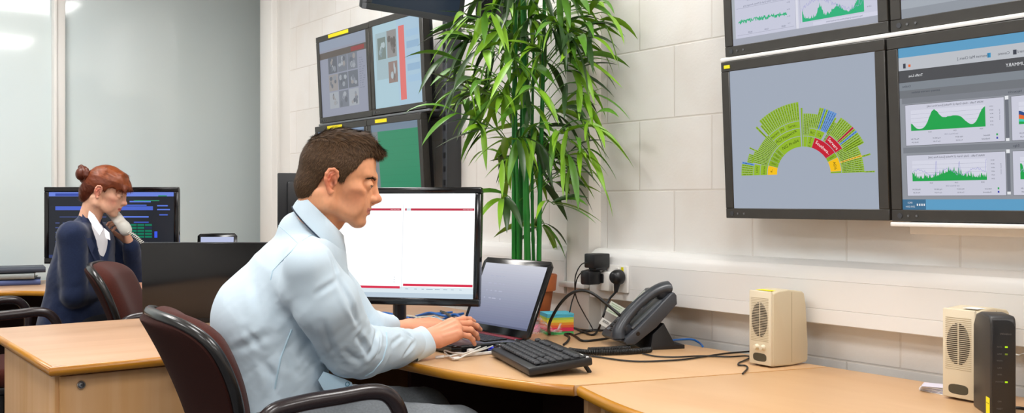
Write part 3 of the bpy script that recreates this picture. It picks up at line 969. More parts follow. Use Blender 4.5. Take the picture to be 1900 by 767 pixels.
# left-hand bank of four
def photo_block(g, u0, v0, w, h, seed, layer=2, cols=('868B94', '747983', '989CA4', '6A6F78', '938F8E', '62666F', '9EA3AA')):
    q = random.Random(seed)
    g.rect(u0, v0, u0 + w, v0 + h, glow(q.choice(cols)), layer)
    for _ in range(7):
        cx_, cy_ = u0 + w * q.uniform(0.2, 0.8), v0 + h * q.uniform(0.2, 0.8)
        rx, ry = w * q.uniform(0.08, 0.2), h * q.uniform(0.1, 0.2)
        g.poly([(cx_ + rx * math.cos(a * PI / 4), cy_ + ry * math.sin(a * PI / 4)) for a in range(8)], glow(q.choice(cols)), layer + 1)
YL = 4.342
t, g, hd = wall_screen('wall monitor with a grid of dim photos, upper left of the bank behind the man', YL, 1.530, h=0.413, w=0.518, sticker=(0.235, 0.401, 0.20, 0.016))
g.rect(0, 0, g.w, g.h, glow('8E92A2'), 0)
g.rect(0, g.h - 0.045, g.w, g.h, glow('8C96A8'), 1)
g.rect(0, g.h - 0.085, g.w, g.h - 0.055, glow('5E5651'), 1)
g.rect(g.w * 0.68, g.h - 0.080, g.w * 0.95, g.h - 0.060, glow('8E4040'), 2)
for r_ in range(3):
    for c_ in range(3):
        photo_block(g, 0.085 + c_ * 0.098, 0.035 + r_ * 0.082, 0.092, 0.076, 10 * r_ + c_)
fake_rows(g, 0.39, 0.24, 14, 0.455, words=2, size=0.006, m=glow('7B7F8E'), seed=4)
show(t, g, hd)
t, g, hd = wall_screen('wall monitor with a red bar on pale blue, upper right of the bank', YL - 0.523, 1.532, h=0.413, w=0.445)
g.rect(0, 0, g.w, g.h, glow('A3BFD2'), 0)
g.rect(0, 0, g.w * 0.52, g.h, glow('A6C3CF'), 1)
g.rect(g.w * 0.06, g.h * 0.34, g.w * 0.52, g.h * 0.90, glow('9DB4BC'), 2)
photo_block(g, g.w * 0.10, g.h * 0.58, g.w * 0.18, g.h * 0.26, 61, 3, ('8FA1A8', '7C8D92', 'A9B8BC', '76837F'))
photo_block(g, g.w * 0.31, g.h * 0.58, g.w * 0.20, g.h * 0.32, 62, 3, ('7A7674', '8C8988', '66615E', 'A7ABAA'))
photo_block(g, g.w * 0.32, g.h * 0.28, g.w * 0.19, g.h * 0.25, 63, 3, ('8B8D8E', 'A9B6BC', '77706C', '8E7A74'))
g.rect(g.w * 0.56, g.h * 0.06, g.w * 0.68, g.h * 0.92, glow('D9706C'), 3)
for k in range(5):
    g.rect(g.w * 0.72, g.h * (0.25 + 0.13 * k), g.w * 0.97, g.h * (0.33 + 0.13 * k), glow('8FAEC9') if k % 2 else glow('9CBBD4'), 3)
show(t, g, hd)
t, g, hd = wall_screen('wall monitor mostly hidden by the man, lower left of the bank', YL - 0.004, 1.100, h=0.413, w=0.514, sticker=(0.21, 0.401, 0.15, 0.016), tilt=4)
g.rect(0, 0, g.w, g.h, glow('7E93AE'), 0)
g.rect(0, 0, g.w, g.h * 0.4, glow('6B7B90'), 1)
show(t, g, hd)
t, g, hd = wall_screen('wall monitor filled with a green page, lower right of the bank', YL - 0.523, 1.100, h=0.413, w=0.445, sticker=(0.125, 0.401, 0.10, 0.015), tilt=4)
g.rect(0, 0, g.w, g.h, glow('747C80'), 0)
g.rect(0.055, 0, g.w, g.h - 0.030, glow('2C8560'), 1)
g.rect(0, g.h - 0.030, g.w, g.h, glow('6E7F92'), 2)
for k in range(12):
    g.line([(0.055, 0.02 + k * 0.03), (g.w, 0.02 + k * 0.03)], 0.0008, glow('277A57'), 2)
show(t, g, hd)
mb = MB()
mb.box((2.128, 3.84, 1.522), (0.07, 1.0, 0.010), M_steel, bev=0.002)
mb.box((2.20, 3.84, 1.522), (0.045, 1.0, 0.05), M_steel, bev=0.002)
tag(mb.build('mounting_rail'), 'grey mounting rail between the two rows of the monitor bank behind the man', 'rail')
mb = MB()
mb.box((2.185, 3.315, 1.50), (0.07, 0.035, 0.86), M_dgrey, bev=0.003)
for k in range(14):
    mb.box((2.149, 3.315, 1.12 + k * 0.055), (0.004, 0.012, 0.022), M_black)
tag(mb.build('bracket_upright'), 'dark slotted steel upright at the near end of the monitor bank', 'bracket')

# dark screen hung high on an arm above the bank
pA, pB = at(680, 16, 3.50), at(858, 21, 3.80)
yawd = math.degrees(math.atan2(pB.y - pA.y, pB.x - pA.x))
wv = (pB - pA).length
t = thing('wall_monitor', 'dark monitor hanging high above the bank, cut by the top of the picture', 'monitor', ((pA.x + pB.x) / 2, (pA.y + pB.y) / 2, pA.z), (math.radians(10), 0, math.radians(yawd)))
c = MB()
hh_ = 0.34
for (a, b, cx_, cz_) in ((wv, 0.022, 0, 0.011), (wv, 0.022, 0, hh_ - 0.011), (0.022, hh_ - 0.044, -wv / 2 + 0.011, hh_ / 2), (0.022, hh_ - 0.044, wv / 2 - 0.011, hh_ / 2)):
    c.box((cx_, 0.015, cz_), (a, 0.03, b), M_dgrey, bev=0.0015, seg=1)
c.box((0, 0.035, hh_ / 2), (wv - 0.006, 0.045, hh_ - 0.006), M_black, bev=0.008)
c.build('casing', t)
g = Gfx(wv - 0.044, hh_ - 0.044)
g.rect(0, 0, g.w, g.h, glow('28323E'), 0)
show(t, g, Matrix.Translation((-g.w / 2, 0.004, 0.022)))
am = MB()
am.box((0.0, 0.07, 0.20), (0.12, 0.03, 0.12), M_black, bev=0.004)
am.build('mount_plate', t)
pC = onx(940, 4, 2.20)
mb = MB()
mid = (pA + pB) / 2
mb.tube([(mid.x + 0.12, mid.y + 0.06, mid.z + 0.16), (2.05, 3.3, mid.z + 0.10), (2.19, 3.05, mid.z + 0.09)], 0.022, M_black, seg=10, flat=(1.2, 0.8))
mb.box((2.19, 3.05, mid.z + 0.09), (0.05, 0.14, 0.20), M_black, bev=0.004)
tag(mb.build('monitor_support'), 'black steel support carrying the high dark monitor behind the plant top', 'bracket')
# ------------------------------------------------------------------ desktop monitors and laptops
def desk_monitor(label, pos, yaw, w, h, z_low, tilt=0.0, bez=0.018, chin=0.02, base=True, m=M_gloss, name='desktop_monitor'):
    """pos: middle of the panel's lower edge on the ground plan; local -Y is the viewing side"""
    t = thing(name, label, 'monitor', (pos[0], pos[1], DESK), (0, 0, yaw))
    R = Matrix.Translation((0, 0, z_low - DESK)) @ Matrix.Rotation(-tilt, 4, 'X')
    c = MB()
    for (a, b, cx_, cz_) in ((w, chin, 0, chin / 2), (w, bez, 0, h - bez / 2), (bez, h - chin - bez, -w / 2 + bez / 2, chin + (h - chin - bez) / 2), (bez, h - chin - bez, w / 2 - bez / 2, chin + (h - chin - bez) / 2)):
        c.box((cx_, 0.012, cz_), (a, 0.024, b), m, bev=0.003, M=R)
    c.box((0, 0.026, h / 2), (w - 0.004, 0.03, h - 0.004), m, bev=0.008, M=R)
    c.box((0, 0.05, h * 0.45), (w * 0.6, 0.03, h * 0.55), M_black, bev=0.012, M=R)
    c.build('casing', t)
    if base:
        s_ = MB()
        s_.tube([(0, 0.055, 0.012), (0, 0.055, z_low - DESK + h * 0.35)], 0.030, M_black, seg=14, flat=(0.6, 1.1))
        s_.build('stand_neck', t)
        b = MB()
        b.prism([(0.125 * math.copysign(abs(math.cos(a)) ** 0.6, math.cos(a)), 0.03 + 0.085 * math.copysign(abs(math.sin(a)) ** 0.6, math.sin(a))) for a in [2 * PI * k / 36 for k in range(36)]], 0.0, 0.014, M_black, bev=0.004)
        b.build('stand_base', t)
    g = Gfx(w - 2 * bez, h - chin - bez)
    return t, g, R @ Matrix.Translation((-w / 2 + bez, 0.004, chin))

# bright white monitor in front of the man
pc = at(730, 566, 2.92)
t, g, hd = desk_monitor('large black monitor with a bright white page and red lines in front of the man', (pc.x, pc.y), -TH - math.radians(13), 0.525, 0.352, CAM_Z - 190 * 2.92 / F_PX, tilt=math.radians(5), bez=0.019, chin=0.022)
W_, H_ = g.w, g.h
g.rect(0, 0, W_, H_, glow('FFFFFF', 1.05), 0)
g.rect(0, 0, W_, 0.014, glow('BCCDDB'), 1)
g.rect(0, 0.014, W_, 0.032, glow('DCE9F0'), 1)
pr = glow('C02A46'); pr2 = glow('D8284A')
g.rect(W_ * 0.555, 0.0345, W_ - 0.002, 0.0415, pr2, 2)
g.rect(0.01, 0.0265, W_ * 0.535, 0.0335, pr2, 2)
g.rect(W_ * 0.543, 0.026, W_ * 0.545, H_ - 0.03, glow('D5DCE4'), 2)
g.rect(0.01, H_ - 0.051, W_ * 0.53, H_ - 0.0445, pr, 2)
g.rect(W_ * 0.555, H_ - 0.051, W_ - 0.002, H_ - 0.0445, pr, 2)
g.rect(W_ * 0.565, H_ - 0.051, W_ * 0.592, H_ - 0.0445, glow('D7E6EC'), 3)
g.text('user-user-user', W_ * 0.955, H_ - 0.0478, 0.005, glow('F4D8DE'), mirror=True)
g.text('user-user-user', W_ * 0.49, H_ - 0.0478, 0.005, glow('F4D8DE'), mirror=True)
for k in range(3):
    g.rect(W_ * 0.495, 0.045 + 0.007 * k, W_ * 0.4985, 0.047 + 0.007 * k, glow('5A86A8'), 3)
fake_rows(g, W_ * 0.57, 0.025, 1, W_ * 0.99, words=8, size=0.003, m=glow('9FB2C2'), seed=8)
show(t, g, hd)

# the woman's dark dashboard monitor
pc = at(206, 489, 4.62)
t, g, hd = desk_monitor('black monitor with blue and green dashboard rows behind the woman', (pc.x, pc.y), -TH, 0.632, 0.362, CAM_Z - 114 * 4.62 / F_PX, bez=0.022, chin=0.028)
W_, H_ = g.w, g.h
g.rect(0, 0, W_, H_, glow('272A31'), 0)
g.rect(0, H_ - 0.022, W_, H_ - 0.002, glow('6C84DC'), 1)
g.rect(0.03, H_ - 0.020, 0.16, H_ - 0.008, glow('3A4FA8'), 2)
q = random.Random(2)
for (u, v, w_, h_, c_) in ((0.03, 0.225, 0.46, 0.018, '4A64C8'), (0.38, 0.262, 0.1, 0.007, '5E7CE0'), (0.30, 0.245, 0.16, 0.006, '4E6AD0'), (0.34, 0.19, 0.13, 0.007, '5E7CE0'), (0.40, 0.165, 0.07, 0.006, '4058B8'), (0.51, 0.243, 0.05, 0.006, '5E7CE0'), (0.51, 0.225, 0.06, 0.006, '5E7CE0'), (0.52, 0.2, 0.04, 0.006, '4E6AD0'), (0.05, 0.19, 0.22, 0.006, '3C4876'), (0.4, 0.268, 0.12, 0.004, '2B8A66'), (0.515, 0.29, 0.04, 0.005, '2B8A66')):
    g.rect(u, v, u + w_, v + h_, glow(c_), 2)
for r_ in range(5):
    for c_ in range(4):
        g.rect(0.345 + c_ * 0.036, 0.095 + r_ * 0.014, 0.377 + c_ * 0.036, 0.104 + r_ * 0.014, glow('167A5C') if q.random() < 0.8 else glow('2A3350'), 2)
for r_ in range(7):
    for c_ in range(7):
        if q.random() < 0.6:
            g.rect(0.03 + c_ * 0.035, 0.03 + r_ * 0.022, 0.03 + c_ * 0.035 + q.uniform(0.01, 0.025), 0.035 + r_ * 0.022, glow('46538A'), 2)
g.rect(0.497, 0.095, 0.511, 0.125, glow('3E5CE8'), 3)
g.rect(0, 0, W_, 0.014, glow('33406E'), 2)
show(t, g, hd)

# wide black screen seen from behind on the near desk
def laptop_from_behind(label, pL, pR_dir, w, h, tilt, name='laptop'):
    yaw = math.atan2(pR_dir.y, pR_dir.x)
    t = thing(name, label, 'laptop', (pL.x, pL.y, DESK), (0, 0, yaw))
    b = MB()
    b.box((w / 2, 0.13, 0.013), (w, 0.25, 0.022), M_black, bev=0.004)
    b.build('base', t)
    Rl = Matrix.Translation((0, -0.002, 0.020)) @ Matrix.Rotation(tilt, 4, 'X')
    l = MB()
    l.box((w / 2, -0.006, h / 2), (w, 0.012, h), M_gloss, bev=0.0025, M=Rl)
    lid = l.build('lid', t)
    e_ = MB()
    e_.box((w / 2, -0.001, h + 0.0004), (w - 0.006, 0.004, 0.0016), M_steel, M=Rl)
    e_.build('lid_trim', lid)
    s_ = MB()
    s_.box((w / 2, 0.0006, h / 2), (w - 0.02, 0.001, h - 0.02), glow('C8D2E6'), M=Rl)
    s_.build('screen', lid)
    hg = MB()
    for u in (0.02, w - 0.02):
        hg.tube([(u - 0.018, -0.006, 0.016), (u + 0.018, -0.006, 0.016)], 0.010, M_black, seg=12)
    hg.build('hinge', t)
    return t
pL = onz(268, 601, DESK)
laptop_from_behind('wide black laptop seen from behind, its lid hiding the woman\'s desk', Vector((pL.x, pL.y + 0.006, 0)), Vector((CT, -ST * 0.93, 0)), 0.46, 0.262, math.radians(4))
# tall black monitor seen edge-on behind the man's head
pc = at(548, 330, 3.75)
t = thing('desktop_monitor', 'black monitor seen from behind between the man\'s head and the white column', 'monitor', (pc.x, pc.y, DESK), (0, 0, -TH + math.radians(18)))
c = MB()
wv, hv, zv = 0.36, 0.30, 0.233
c.box((0.115, 0.02, zv + hv / 2), (wv, 0.022, hv), M_black, bev=0.004)
c.box((0.115, 0.0, zv + hv / 2), (wv * 0.82, 0.03, hv * 0.8), M_black, bev=0.012)
c.build('casing', t)
s_ = MB()
s_.box((0.115, 0.0314, zv + hv / 2), (wv - 0.03, 0.001, hv - 0.03), glow('AEB8C8'))
s_.build('screen', t)
s_ = MB()
s_.tube([(0.115, -0.01, 0.01), (0.115, -0.01, zv + 0.1)], 0.025, M_black, seg=12, flat=(0.6, 1.1))
s_.build('stand_neck', t)
MB().prism([(0.115 + 0.11 * math.cos(2 * PI * k / 32), 0.09 * math.sin(2 * PI * k / 32)) for k in range(32)], 0, 0.014, M_black, bev=0.004).build('stand_base', t)

def open_laptop(label, loc, yaw, w, d, h, lean, screen, red=False):
    """hinge along local X at y=0, keyboard towards -Y, lid leaning back"""
    t = thing('laptop', label, 'laptop', loc, (0, 0, yaw))
    b = MB()
    b.prism([(-w / 2, 0.0), (w / 2, 0.0), (w / 2, -d + 0.02), (w / 2 - 0.02, -d), (-w / 2 + 0.02, -d), (-w / 2, -d + 0.02)], 0.004, 0.026, M_gloss, bev=0.005, seg=3)
    bo = b.build('base', t)
    dk = MB()
    if red:
        dk.box((0, -0.020, 0.0264), (w - 0.02, 0.028, 0.0016), mat('red_trim', '7E1620', rough=0.25, spec=0.6), bev=0.0005)
        dk.box((0, -d + 0.055, 0.0262), (w - 0.02, 0.085, 0.0012), mat('dark_red_palmrest', '4A1216', rough=0.3), bev=0.0004)
        dk.build('red_trim', bo)
    kb = MB()
    kx, ky = 15, 5
    for r_ in range(ky):
        for c_ in range(kx):
            kb.box((-w / 2 + 0.028 + (w - 0.056) * (c_ + 0.5) / kx, -0.045 - 0.0165 * (r_ + 0.5), 0.0275), ((w - 0.056) / kx - 0.003, 0.0138, 0.003), M_black, bev=0.0006, seg=1)
    kb.build('keyboard', bo)
    R = Matrix.Translation((0, 0.004, 0.022)) @ Matrix.Rotation(-lean, 4, 'X')
    l = MB()
    l.prism([(-w / 2 + 0.012, 0), (w / 2 - 0.012, 0), (w / 2, 0.012), (w / 2, h - 0.014), (w / 2 - 0.014, h), (-w / 2 + 0.014, h), (-w / 2, h - 0.014), (-w / 2, 0.012)], -0.010, 0.0, M_gloss, bev=0.0025, M=R @ Matrix.Rotation(PI / 2, 4, 'X') @ Matrix.Translation((0, 0, -0.0)))
    lo = l.build('lid', t)
    g = Gfx(w - 0.034, h - 0.045)
    screen(g)
    g.mb.v = [tuple((R @ Matrix.Translation((-g.w / 2, -0.0003, 0.026))) @ Vector(p)) for p in g.mb.v]
    g.mb.build('screen', lo, smooth=False)
    return t
def scr_main(g):
    n = 26
    for k in range(n):
        f = k / (n - 1)
        c_ = [int((0x70, 0x76, 0x92)[i] * (1 - f) + (0xC6, 0xC8, 0xD4)[i] * f) for i in range(3)]
        g.rect(0, g.h * k / n, g.w, g.h * (k + 1) / n, glow('%02X%02X%02X' % tuple(c_)), 0)
    fake_rows(g, 0.05, g.h * 0.78, 4, g.w * 0.8, words=4, size=0.006, m=glow('AEB2C6'), seed=12, gap=4)
    g.rect(0, 0, g.w, 0.006, glow('5A607A'), 1)
open_laptop('open black laptop with a red trim strip that the man types on', (1.728, 2.405, DESK), -PI / 2, 0.345, 0.245, 0.243, math.radians(23), scr_main, red=True)
pc = at(400, 470, 4.98)
open_laptop('small laptop with a pale blue screen on the far desk near the glass', (pc.x, pc.y, DESK), -TH + 0.05, 0.20, 0.14, 0.243, math.radians(8), lambda g: (g.rect(0, 0, g.w, g.h, glow('8E98CC'), 0), g.rect(0, g.h * 0.86, g.w, g.h, glow('B8C0E0'), 1)))

# ------------------------------------------------------------------ keyboard and mouse
kb = thing('keyboard', 'black full-size keyboard lying near the amber desk edge', 'keyboard', (1.497, 2.006, DESK), (0, 0, math.radians(-20)))
# local: +X away from the typist, Y along the long side; the back stands on fold-out feet
KR = Matrix.Translation((0, 0, 0.004)) @ Matrix.Rotation(math.radians(-6.5), 4, 'Y')
LK, DK = 0.335, 0.165
b = MB()
b.box((DK / 2, 0, 0.010), (DK, LK, 0.020), M_black, bev=0.005, M=KR)
b.build('case', kb)
b = MB()
b.box((DK / 2 + 0.01, 0, 0.0212), (DK - 0.045, LK - 0.02, 0.0016), mat('key_bed', '0E0E10', rough=0.7), M=KR)
b.build('key_bed', kb)
ky = MB()
m_key = mat('keycap', '2A2C30', rough=0.55)
for r_ in range(6):
    xk = 0.030 + r_ * 0.0190 + (0.006 if r_ == 5 else 0)
    n_ = 17
    for c_ in range(n_):
        if (r_ == 5 and c_ in (1, 6, 11)) or c_ in (13,) and r_ in (1, 2): continue
        yk = LK / 2 - 0.016 - c_ * 0.0187
        ky.box((xk, yk, 0.0255), (0.0164, 0.0166, 0.0070), m_key, bev=0.002, seg=1, taper=(0.8, 0.8), M=KR)
ky.build('keys', kb)
b = MB()
for yk in (-LK / 2 + 0.03, LK / 2 - 0.03):
    b.tube([(DK - 0.012, yk, 0.020), (DK + 0.002, yk, 0.0)], 0.0055, M_black, seg=8)
b.build('fold_out_foot', kb)
b = MB()
for (xk, yk, l) in ((DK - 0.012, -LK / 2 + 0.05, 0.022), (DK - 0.010, -LK / 2 + 0.012, 0.012)):
    b.box((xk, yk, 0.0206), (0.008, l, 0.0008), M_white, M=KR)
b.build('status_label', kb)

ms = thing('computer_mouse', 'black mouse between the keyboard and the open laptop', 'mouse', (1.545, 2.236, DESK + 0.032), (0, 0, math.radians(75)))
ms.location = (1.625, 2.176, DESK)
ms.rotation_euler = (0, 0, math.radians(8))
b = MB()
V, Fc = [], []
NU, NVv = 20, 12
for i in range(NVv + 1):
    e = i / NVv * PI / 2
    for j in range(NU):
        a = 2 * PI * j / NU
        cx_ = math.copysign(abs(math.cos(a)) ** 0.8, math.cos(a)); sy_ = math.copysign(abs(math.sin(a)) ** 0.8, math.sin(a))
        V.append((0.056 * cx_ * math.cos(e) ** 0.6, 0.030 * sy_ * math.cos(e) ** 0.6, 0.002 + 0.034 * math.sin(e) * (1 - 0.18 * math.cos(a) * math.cos(e))))
for i in range(NVv):
    for j in range(NU):
        k = (j + 1) % NU
        Fc.append((i * NU + j, i * NU + k, (i + 1) * NU + k, (i + 1) * NU + j))
Fc.append(tuple(range(NU - 1, -1, -1)))
b.add(V, Fc, M_gloss)
b.build('shell', ms)
b = MB()
b.tube([(0.028, 0.003, 0.0335), (0.028, -0.003, 0.0335)], 0.006, M_dgrey, seg=14)
b.build('scroll_wheel', ms)

# white phone with its coiled charging lead, blue memory stick
p1, p2 = onz(853, 664, DESK), onz(926, 657, DESK)
dv = (p2 - p1).normalized()
mp_ = thing('mobile_phone', 'thin white phone on the desk edge under the white lead', 'phone', tuple((p1 + p2) / 2) , (0, 0, math.atan2(dv.y, dv.x)))
b = MB(); b.box((0, 0.028, 0.005), (0.115, 0.058, 0.009), M_white, bev=0.003); b.build('body', mp_)
b = MB(); b.box((0, 0.028, 0.0099), (0.085, 0.050, 0.0008), M_gloss); b.build('screen', mp_)
z1 = DESK + 0.003
wl = [onz(808, 664, z1), onz(840, 660, z1 + 0.006), onz(880, 652, z1 + 0.012), onz(912, 640, z1 + 0.014), onz(924, 633, z1 + 0.015), onz(915, 632, z1 + 0.02), onz(890, 644, z1 + 0.016), onz(862, 656, z1 + 0.012), onz(840, 655, z1 + 0.01),
      onz(826, 651, z1 + 0.012), onz(826, 655, z1 + 0.006), onz(838, 664, z1 + 0.004), onz(850, 666, z1 + 0.004), onz(872, 656, z1 + 0.014), onz(900, 648, z1 + 0.014), onz(920, 640, z1 + 0.014)]
cb = MB()
cb.tube(spline(wl, 8), 0.0021, M_cablewht, seg=8)
e0 = wl[0]; e1 = wl[1]
cb.tube([e0, e0 + (e1 - e0) * 0.5], 0.0045, M_white, seg=10)
q0 = onz(846, 665, z1 + 0.004)
cb.box(q0, (0.022, 0.012, 0.007), M_white, bev=0.002)
q0 = onz(873, 651, z1 + 0.014)
cb.box(q0, (0.018, 0.014, 0.010), M_white, bev=0.003)
tag(cb.build('charging_lead'), 'white charging lead looped over the thin white phone', 'cable')
p_ = onz(928, 641, DESK + 0.008)
us = thing('memory_stick', 'blue memory stick plugged in at the laptop\'s near side', 'memory stick', (1.600, 2.238, DESK + 0.008), (0, 0, math.radians(-90)))
b = MB(); b.box((0.016, 0, 0.004), (0.040, 0.017, 0.009), mat('blue_plastic', '1B2FC8', rough=0.3), bev=0.002); b.build('body', us)
b = MB(); b.box((-0.010, 0, 0.004), (0.014, 0.012, 0.0045), M_chrome); b.build('connector', us)

# ------------------------------------------------------------------ note block, pink pad, plastic wrapper
cubeW = 0.088
nc = MB()
p_ = onz(1030, 622, DESK)
NB = (p_.x + 0.036, p_.y + 0.036)
Rz = Matrix.Translation((NB[0], NB[1], DESK)) @ Matrix.Rotation(-TH + math.radians(14), 4, 'Z')
zc = 0.0
for (c_, hgt) in (('4FB86A', 0.010), ('E8355E', 0.012), ('F26B3A', 0.008), ('F6A53A', 0.008), ('F4E34A', 0.009), ('B9DC58', 0.007), ('58BFD8', 0.012)):
    for k in range(2):
        j = rng.uniform(-0.0008, 0.0008)
        nc.box((j, -j, zc + hgt / 4), (cubeW, cubeW, hgt / 2 - 0.0003), mat('paper_' + c_, c_, rough=0.8), M=Rz)
        zc += hgt / 2
tag(nc.build('note_block', base=(NB[0], NB[1], DESK)), 'rainbow coloured block of sticky notes beside the plant pot', 'notes')
p_ = onz(972, 618, DESK)
nb = MB()
Rz = Matrix.Translation((p_.x + 0.03, p_.y + 0.03, DESK)) @ Matrix.Rotation(-TH + 0.5, 4, 'Z')
for k, c_ in enumerate(('F26BA8', 'F48ABB', 'F26BA8')):
    nb.box((0, 0, 0.004 + k * 0.007), (0.075, 0.075, 0.0066), mat('paper_' + c_, c_, rough=0.8), M=Rz)
tag(nb.build('note_pad'), 'pink sticky note pad behind the laptop lid', 'notes')
m_wrap = mat('clear_plastic_film', 'F4F4F6', rough=0.12, alpha=0.30, spec=0.9)
wr = MB()
q = random.Random(14)
p_ = onz(1006, 622, DESK)
NX, NY = 15, 11
V = []
for i in range(NX + 1):
    for j in range(NY + 1):
        u, v = i / NX - 0.5, j / NY
        r_ = cw(0, 0, 0)
        V.append(cw(u * 0.125 + q.uniform(-0.006, 0.006), 0.02 * math.sin(6 * u + 3 * v) + q.uniform(-0.012, 0.012), 0.004 + v * 0.065 * (0.6 + 0.4 * math.cos(7 * u + 1)) + q.uniform(0, 0.006)))
Fc = []
for i in range(NX):
    for j in range(NY):
        a = i * (NY + 1) + j
        Fc += [(a, a + NY + 1, a + NY + 2), (a, a + NY + 2, a + 1)]
wr.add([v + Vector((p_.x - 0.010, p_.y - 0.008, DESK)) for v in V], Fc, m_wrap)
tag(wr.build('plastic_wrapper', angle=10), 'crumpled clear plastic wrapper in front of the rainbow note block', 'wrapper')

# ------------------------------------------------------------------ sockets, plugs
sk = thing('wall_socket', 'white double wall socket on the trunking with a yellow sticker', 'socket', (WX - 0.060, 2.30, 0.905))
pA = onx(1113, 525, WX - 0.066); pB = onx(1160, 525, WX - 0.066)
ym, wd = (pA.y + pB.y) / 2, abs(pA.y - pB.y)
sk.location = (WX - 0.060, ym, 0.906)
b = MB(); b.box((-0.0055, 0, 0), (0.011, max(wd, 0.146), 0.086), M_white, bev=0.003); b.build('faceplate', sk)
for k, yk in enumerate((0.032, -0.032)):
    b = MB(); b.box((-0.0125, yk, 0.027), (0.005, 0.011, 0.018), M_white, bev=0.0015); b.build('switch', sk)
b = MB(); b.box((-0.0114, -0.052, 0.030), (0.0008, 0.011, 0.017), M_yellow); b.build('sticker', sk)
b = MB(); b.box((-0.0180, 0.012, -0.010), (0.024, 0.042, 0.062), M_white, bev=0.004); b.build('adaptor_housing', sk)
def on_face(px, py, x): return onx(px, py, x)
p_ = on_face(1107, 484, 2.115)
a1 = thing('power_adapter', 'upper black plug-in power adapter on the wall trunking', 'power adapter', tuple(p_))
b = MB(); b.box((0.002, 0, 0), (0.068, 0.050, 0.046), M_black, bev=0.004); b.build('housing', a1)
b = MB(); b.box((0, -0.006, -0.026), (0.050, 0.036, 0.010), M_black, bev=0.003); b.build('socket_lip', a1)
p_ = on_face(1096, 515, 2.100)
a2 = thing('power_adapter', 'lower smaller black power adapter beside the white socket', 'power adapter', tuple(p_))
b = MB(); b.box((0, 0, 0), (0.055, 0.042, 0.046), M_black, bev=0.006); b.build('housing', a2)
b = MB(); b.box((0.036, -0.016, -0.004), (0.02, 0.026, 0.030), M_black, bev=0.004); b.build('plug_body', a2)
p_ = on_face(1141, 515, 2.115)
pl = thing('power_plug', 'round black three-pin plug in the right half of the wall socket', 'plug', tuple(p_))
b = MB()
b.lathe([(0.0225, 0.0), (0.0245, 0.006), (0.0235, 0.020), (0.018, 0.032), (0.010, 0.036), (0.001, 0.036)], M_black, seg=24, M=Matrix.Translation((0.024, 0, 0)) @ Matrix.Rotation(-PI / 2, 4, 'Y'))
b.build('plug_body', pl)
b = MB(); b.tube([(0.010, 0, -0.016), (0.008, 0.001, -0.030), (0.006, 0.002, -0.048)], [0.012, 0.009, 0.006], M_black, seg=12); b.build('strain_relief', pl)
plug_end = p_ + Vector((0.006, 0.002, -0.046))

# ------------------------------------------------------------------ leads and cables
def cable(pts, r, m, name, label, n=8, seg=8):
    mb = MB()
    mb.tube(spline(pts, n), r, m, seg=seg)
    return tag(mb.build(name), label, 'cable')
zt = DESK + 0.0035
def dd(lst):
    return [at(*p) for p in lst]
cable([plug_end, at(1128, 560, 3.10), at(1119, 588, 3.08), onz(1110, 612, zt + 0.01), onz(1098, 622, zt), onz(1072, 612, zt)], 0.0034, M_cableblk, 'mains_cable', 'black power cord hanging from the round wall plug, tags tied to it')
for (px, py, wpx, hpx, rot, lab, nm) in ((1142, 575, 0.050, 0.036, 0.5, 'pale green printed tag tied to the hanging power cord', 'paper_tag'), (1123, 600, 0.034, 0.022, 0.55, 'white barcode tag low on the hanging power cord', 'barcode_tag')):
    pp = at(px, py, 3.06)
    Mt = Matrix.Translation(pp) @ Matrix.Rotation(-TH, 4, 'Z') @ Matrix.Rotation(rot, 4, 'Y')
    b = MB()
    b.box((0, 0, 0), (wpx, 0.0008, hpx), mat('tag_paper_' + nm, 'D6DECF' if nm == 'paper_tag' else 'E8E8E4', rough=0.7), M=Mt)
    if nm == 'paper_tag':
        for k in range(5):
            b.box((-0.002, -0.0006, 0.012 - k * 0.006), (0.036 - 0.005 * (k % 2), 0.0003, 0.0022), mat('tag_print', '9CB893', rough=0.8), M=Mt)
    else:
        for k in range(11):
            b.box((-0.010 + k * 0.002, -0.0006, 0.003), (0.0011 if k % 3 else 0.0006, 0.0003, 0.008), M_black, M=Mt)
    tag(b.build(nm), lab, 'tag')
cable(dd([(1090, 487, 3.06), (1078, 492, 3.05), (1068, 512, 3.06), (1067, 540, 3.08), (1072, 560, 3.10), (1085, 585, 3.12)]) + [onz(1096, 604, zt + 0.01), onz(1099, 614, zt), onz(1080, 618, zt)], 0.0019, M_cableblk, 'adapter_lead', 'thin black lead dropping from the upper power adapter to the desk')
cable(dd([(1094, 500, 3.06), (1080, 505, 3.05), (1070, 520, 3.06), (1066, 546, 3.08), (1060, 565, 3.12)]) + [onz(1052, 606, zt + 0.008), onz(1046, 610, zt)], 0.0019, M_cableblk, 'adapter_lead', 'thin black lead from the lower power adapter, bowing behind the note block')
cable([onz(1020, 620, zt), at(1018, 610, 3.02), at(1022, 594, 2.98), at(1038, 566, 2.96), at(1058, 546, 2.95), at(1079, 539.5, 2.94), at(1101, 546, 2.93), at(1133, 571, 2.92), at(1155, 591, 2.92), onz(1166, 612, zt + 0.01), onz(1172, 618, zt)], 0.0046, M_cableblk, 'cable_loop', 'thick black cable arching high in front of the wall socket', n=10, seg=10)
cable([onz(1062, 608, zt), onz(1080, 613, zt), onz(1120, 613.5, zt), onz(1150, 611, zt), onz(1176, 609, zt)], 0.0030, M_cableblk, 'desk_cable', 'black cable running straight along the desk behind the phone')
cable([onz(1046, 640, zt), onz(1053, 634, zt), onz(1056, 626, zt), onz(1048, 621, zt), onz(1058, 620, zt), onz(1070, 626, zt), onz(1082, 633, zt), onz(1110, 631, zt), onz(1150, 624, zt), onz(1168, 620, zt)], 0.0036, M_cableblk, 'desk_cable', 'black cable with an S-bend between the keyboard and the phone')
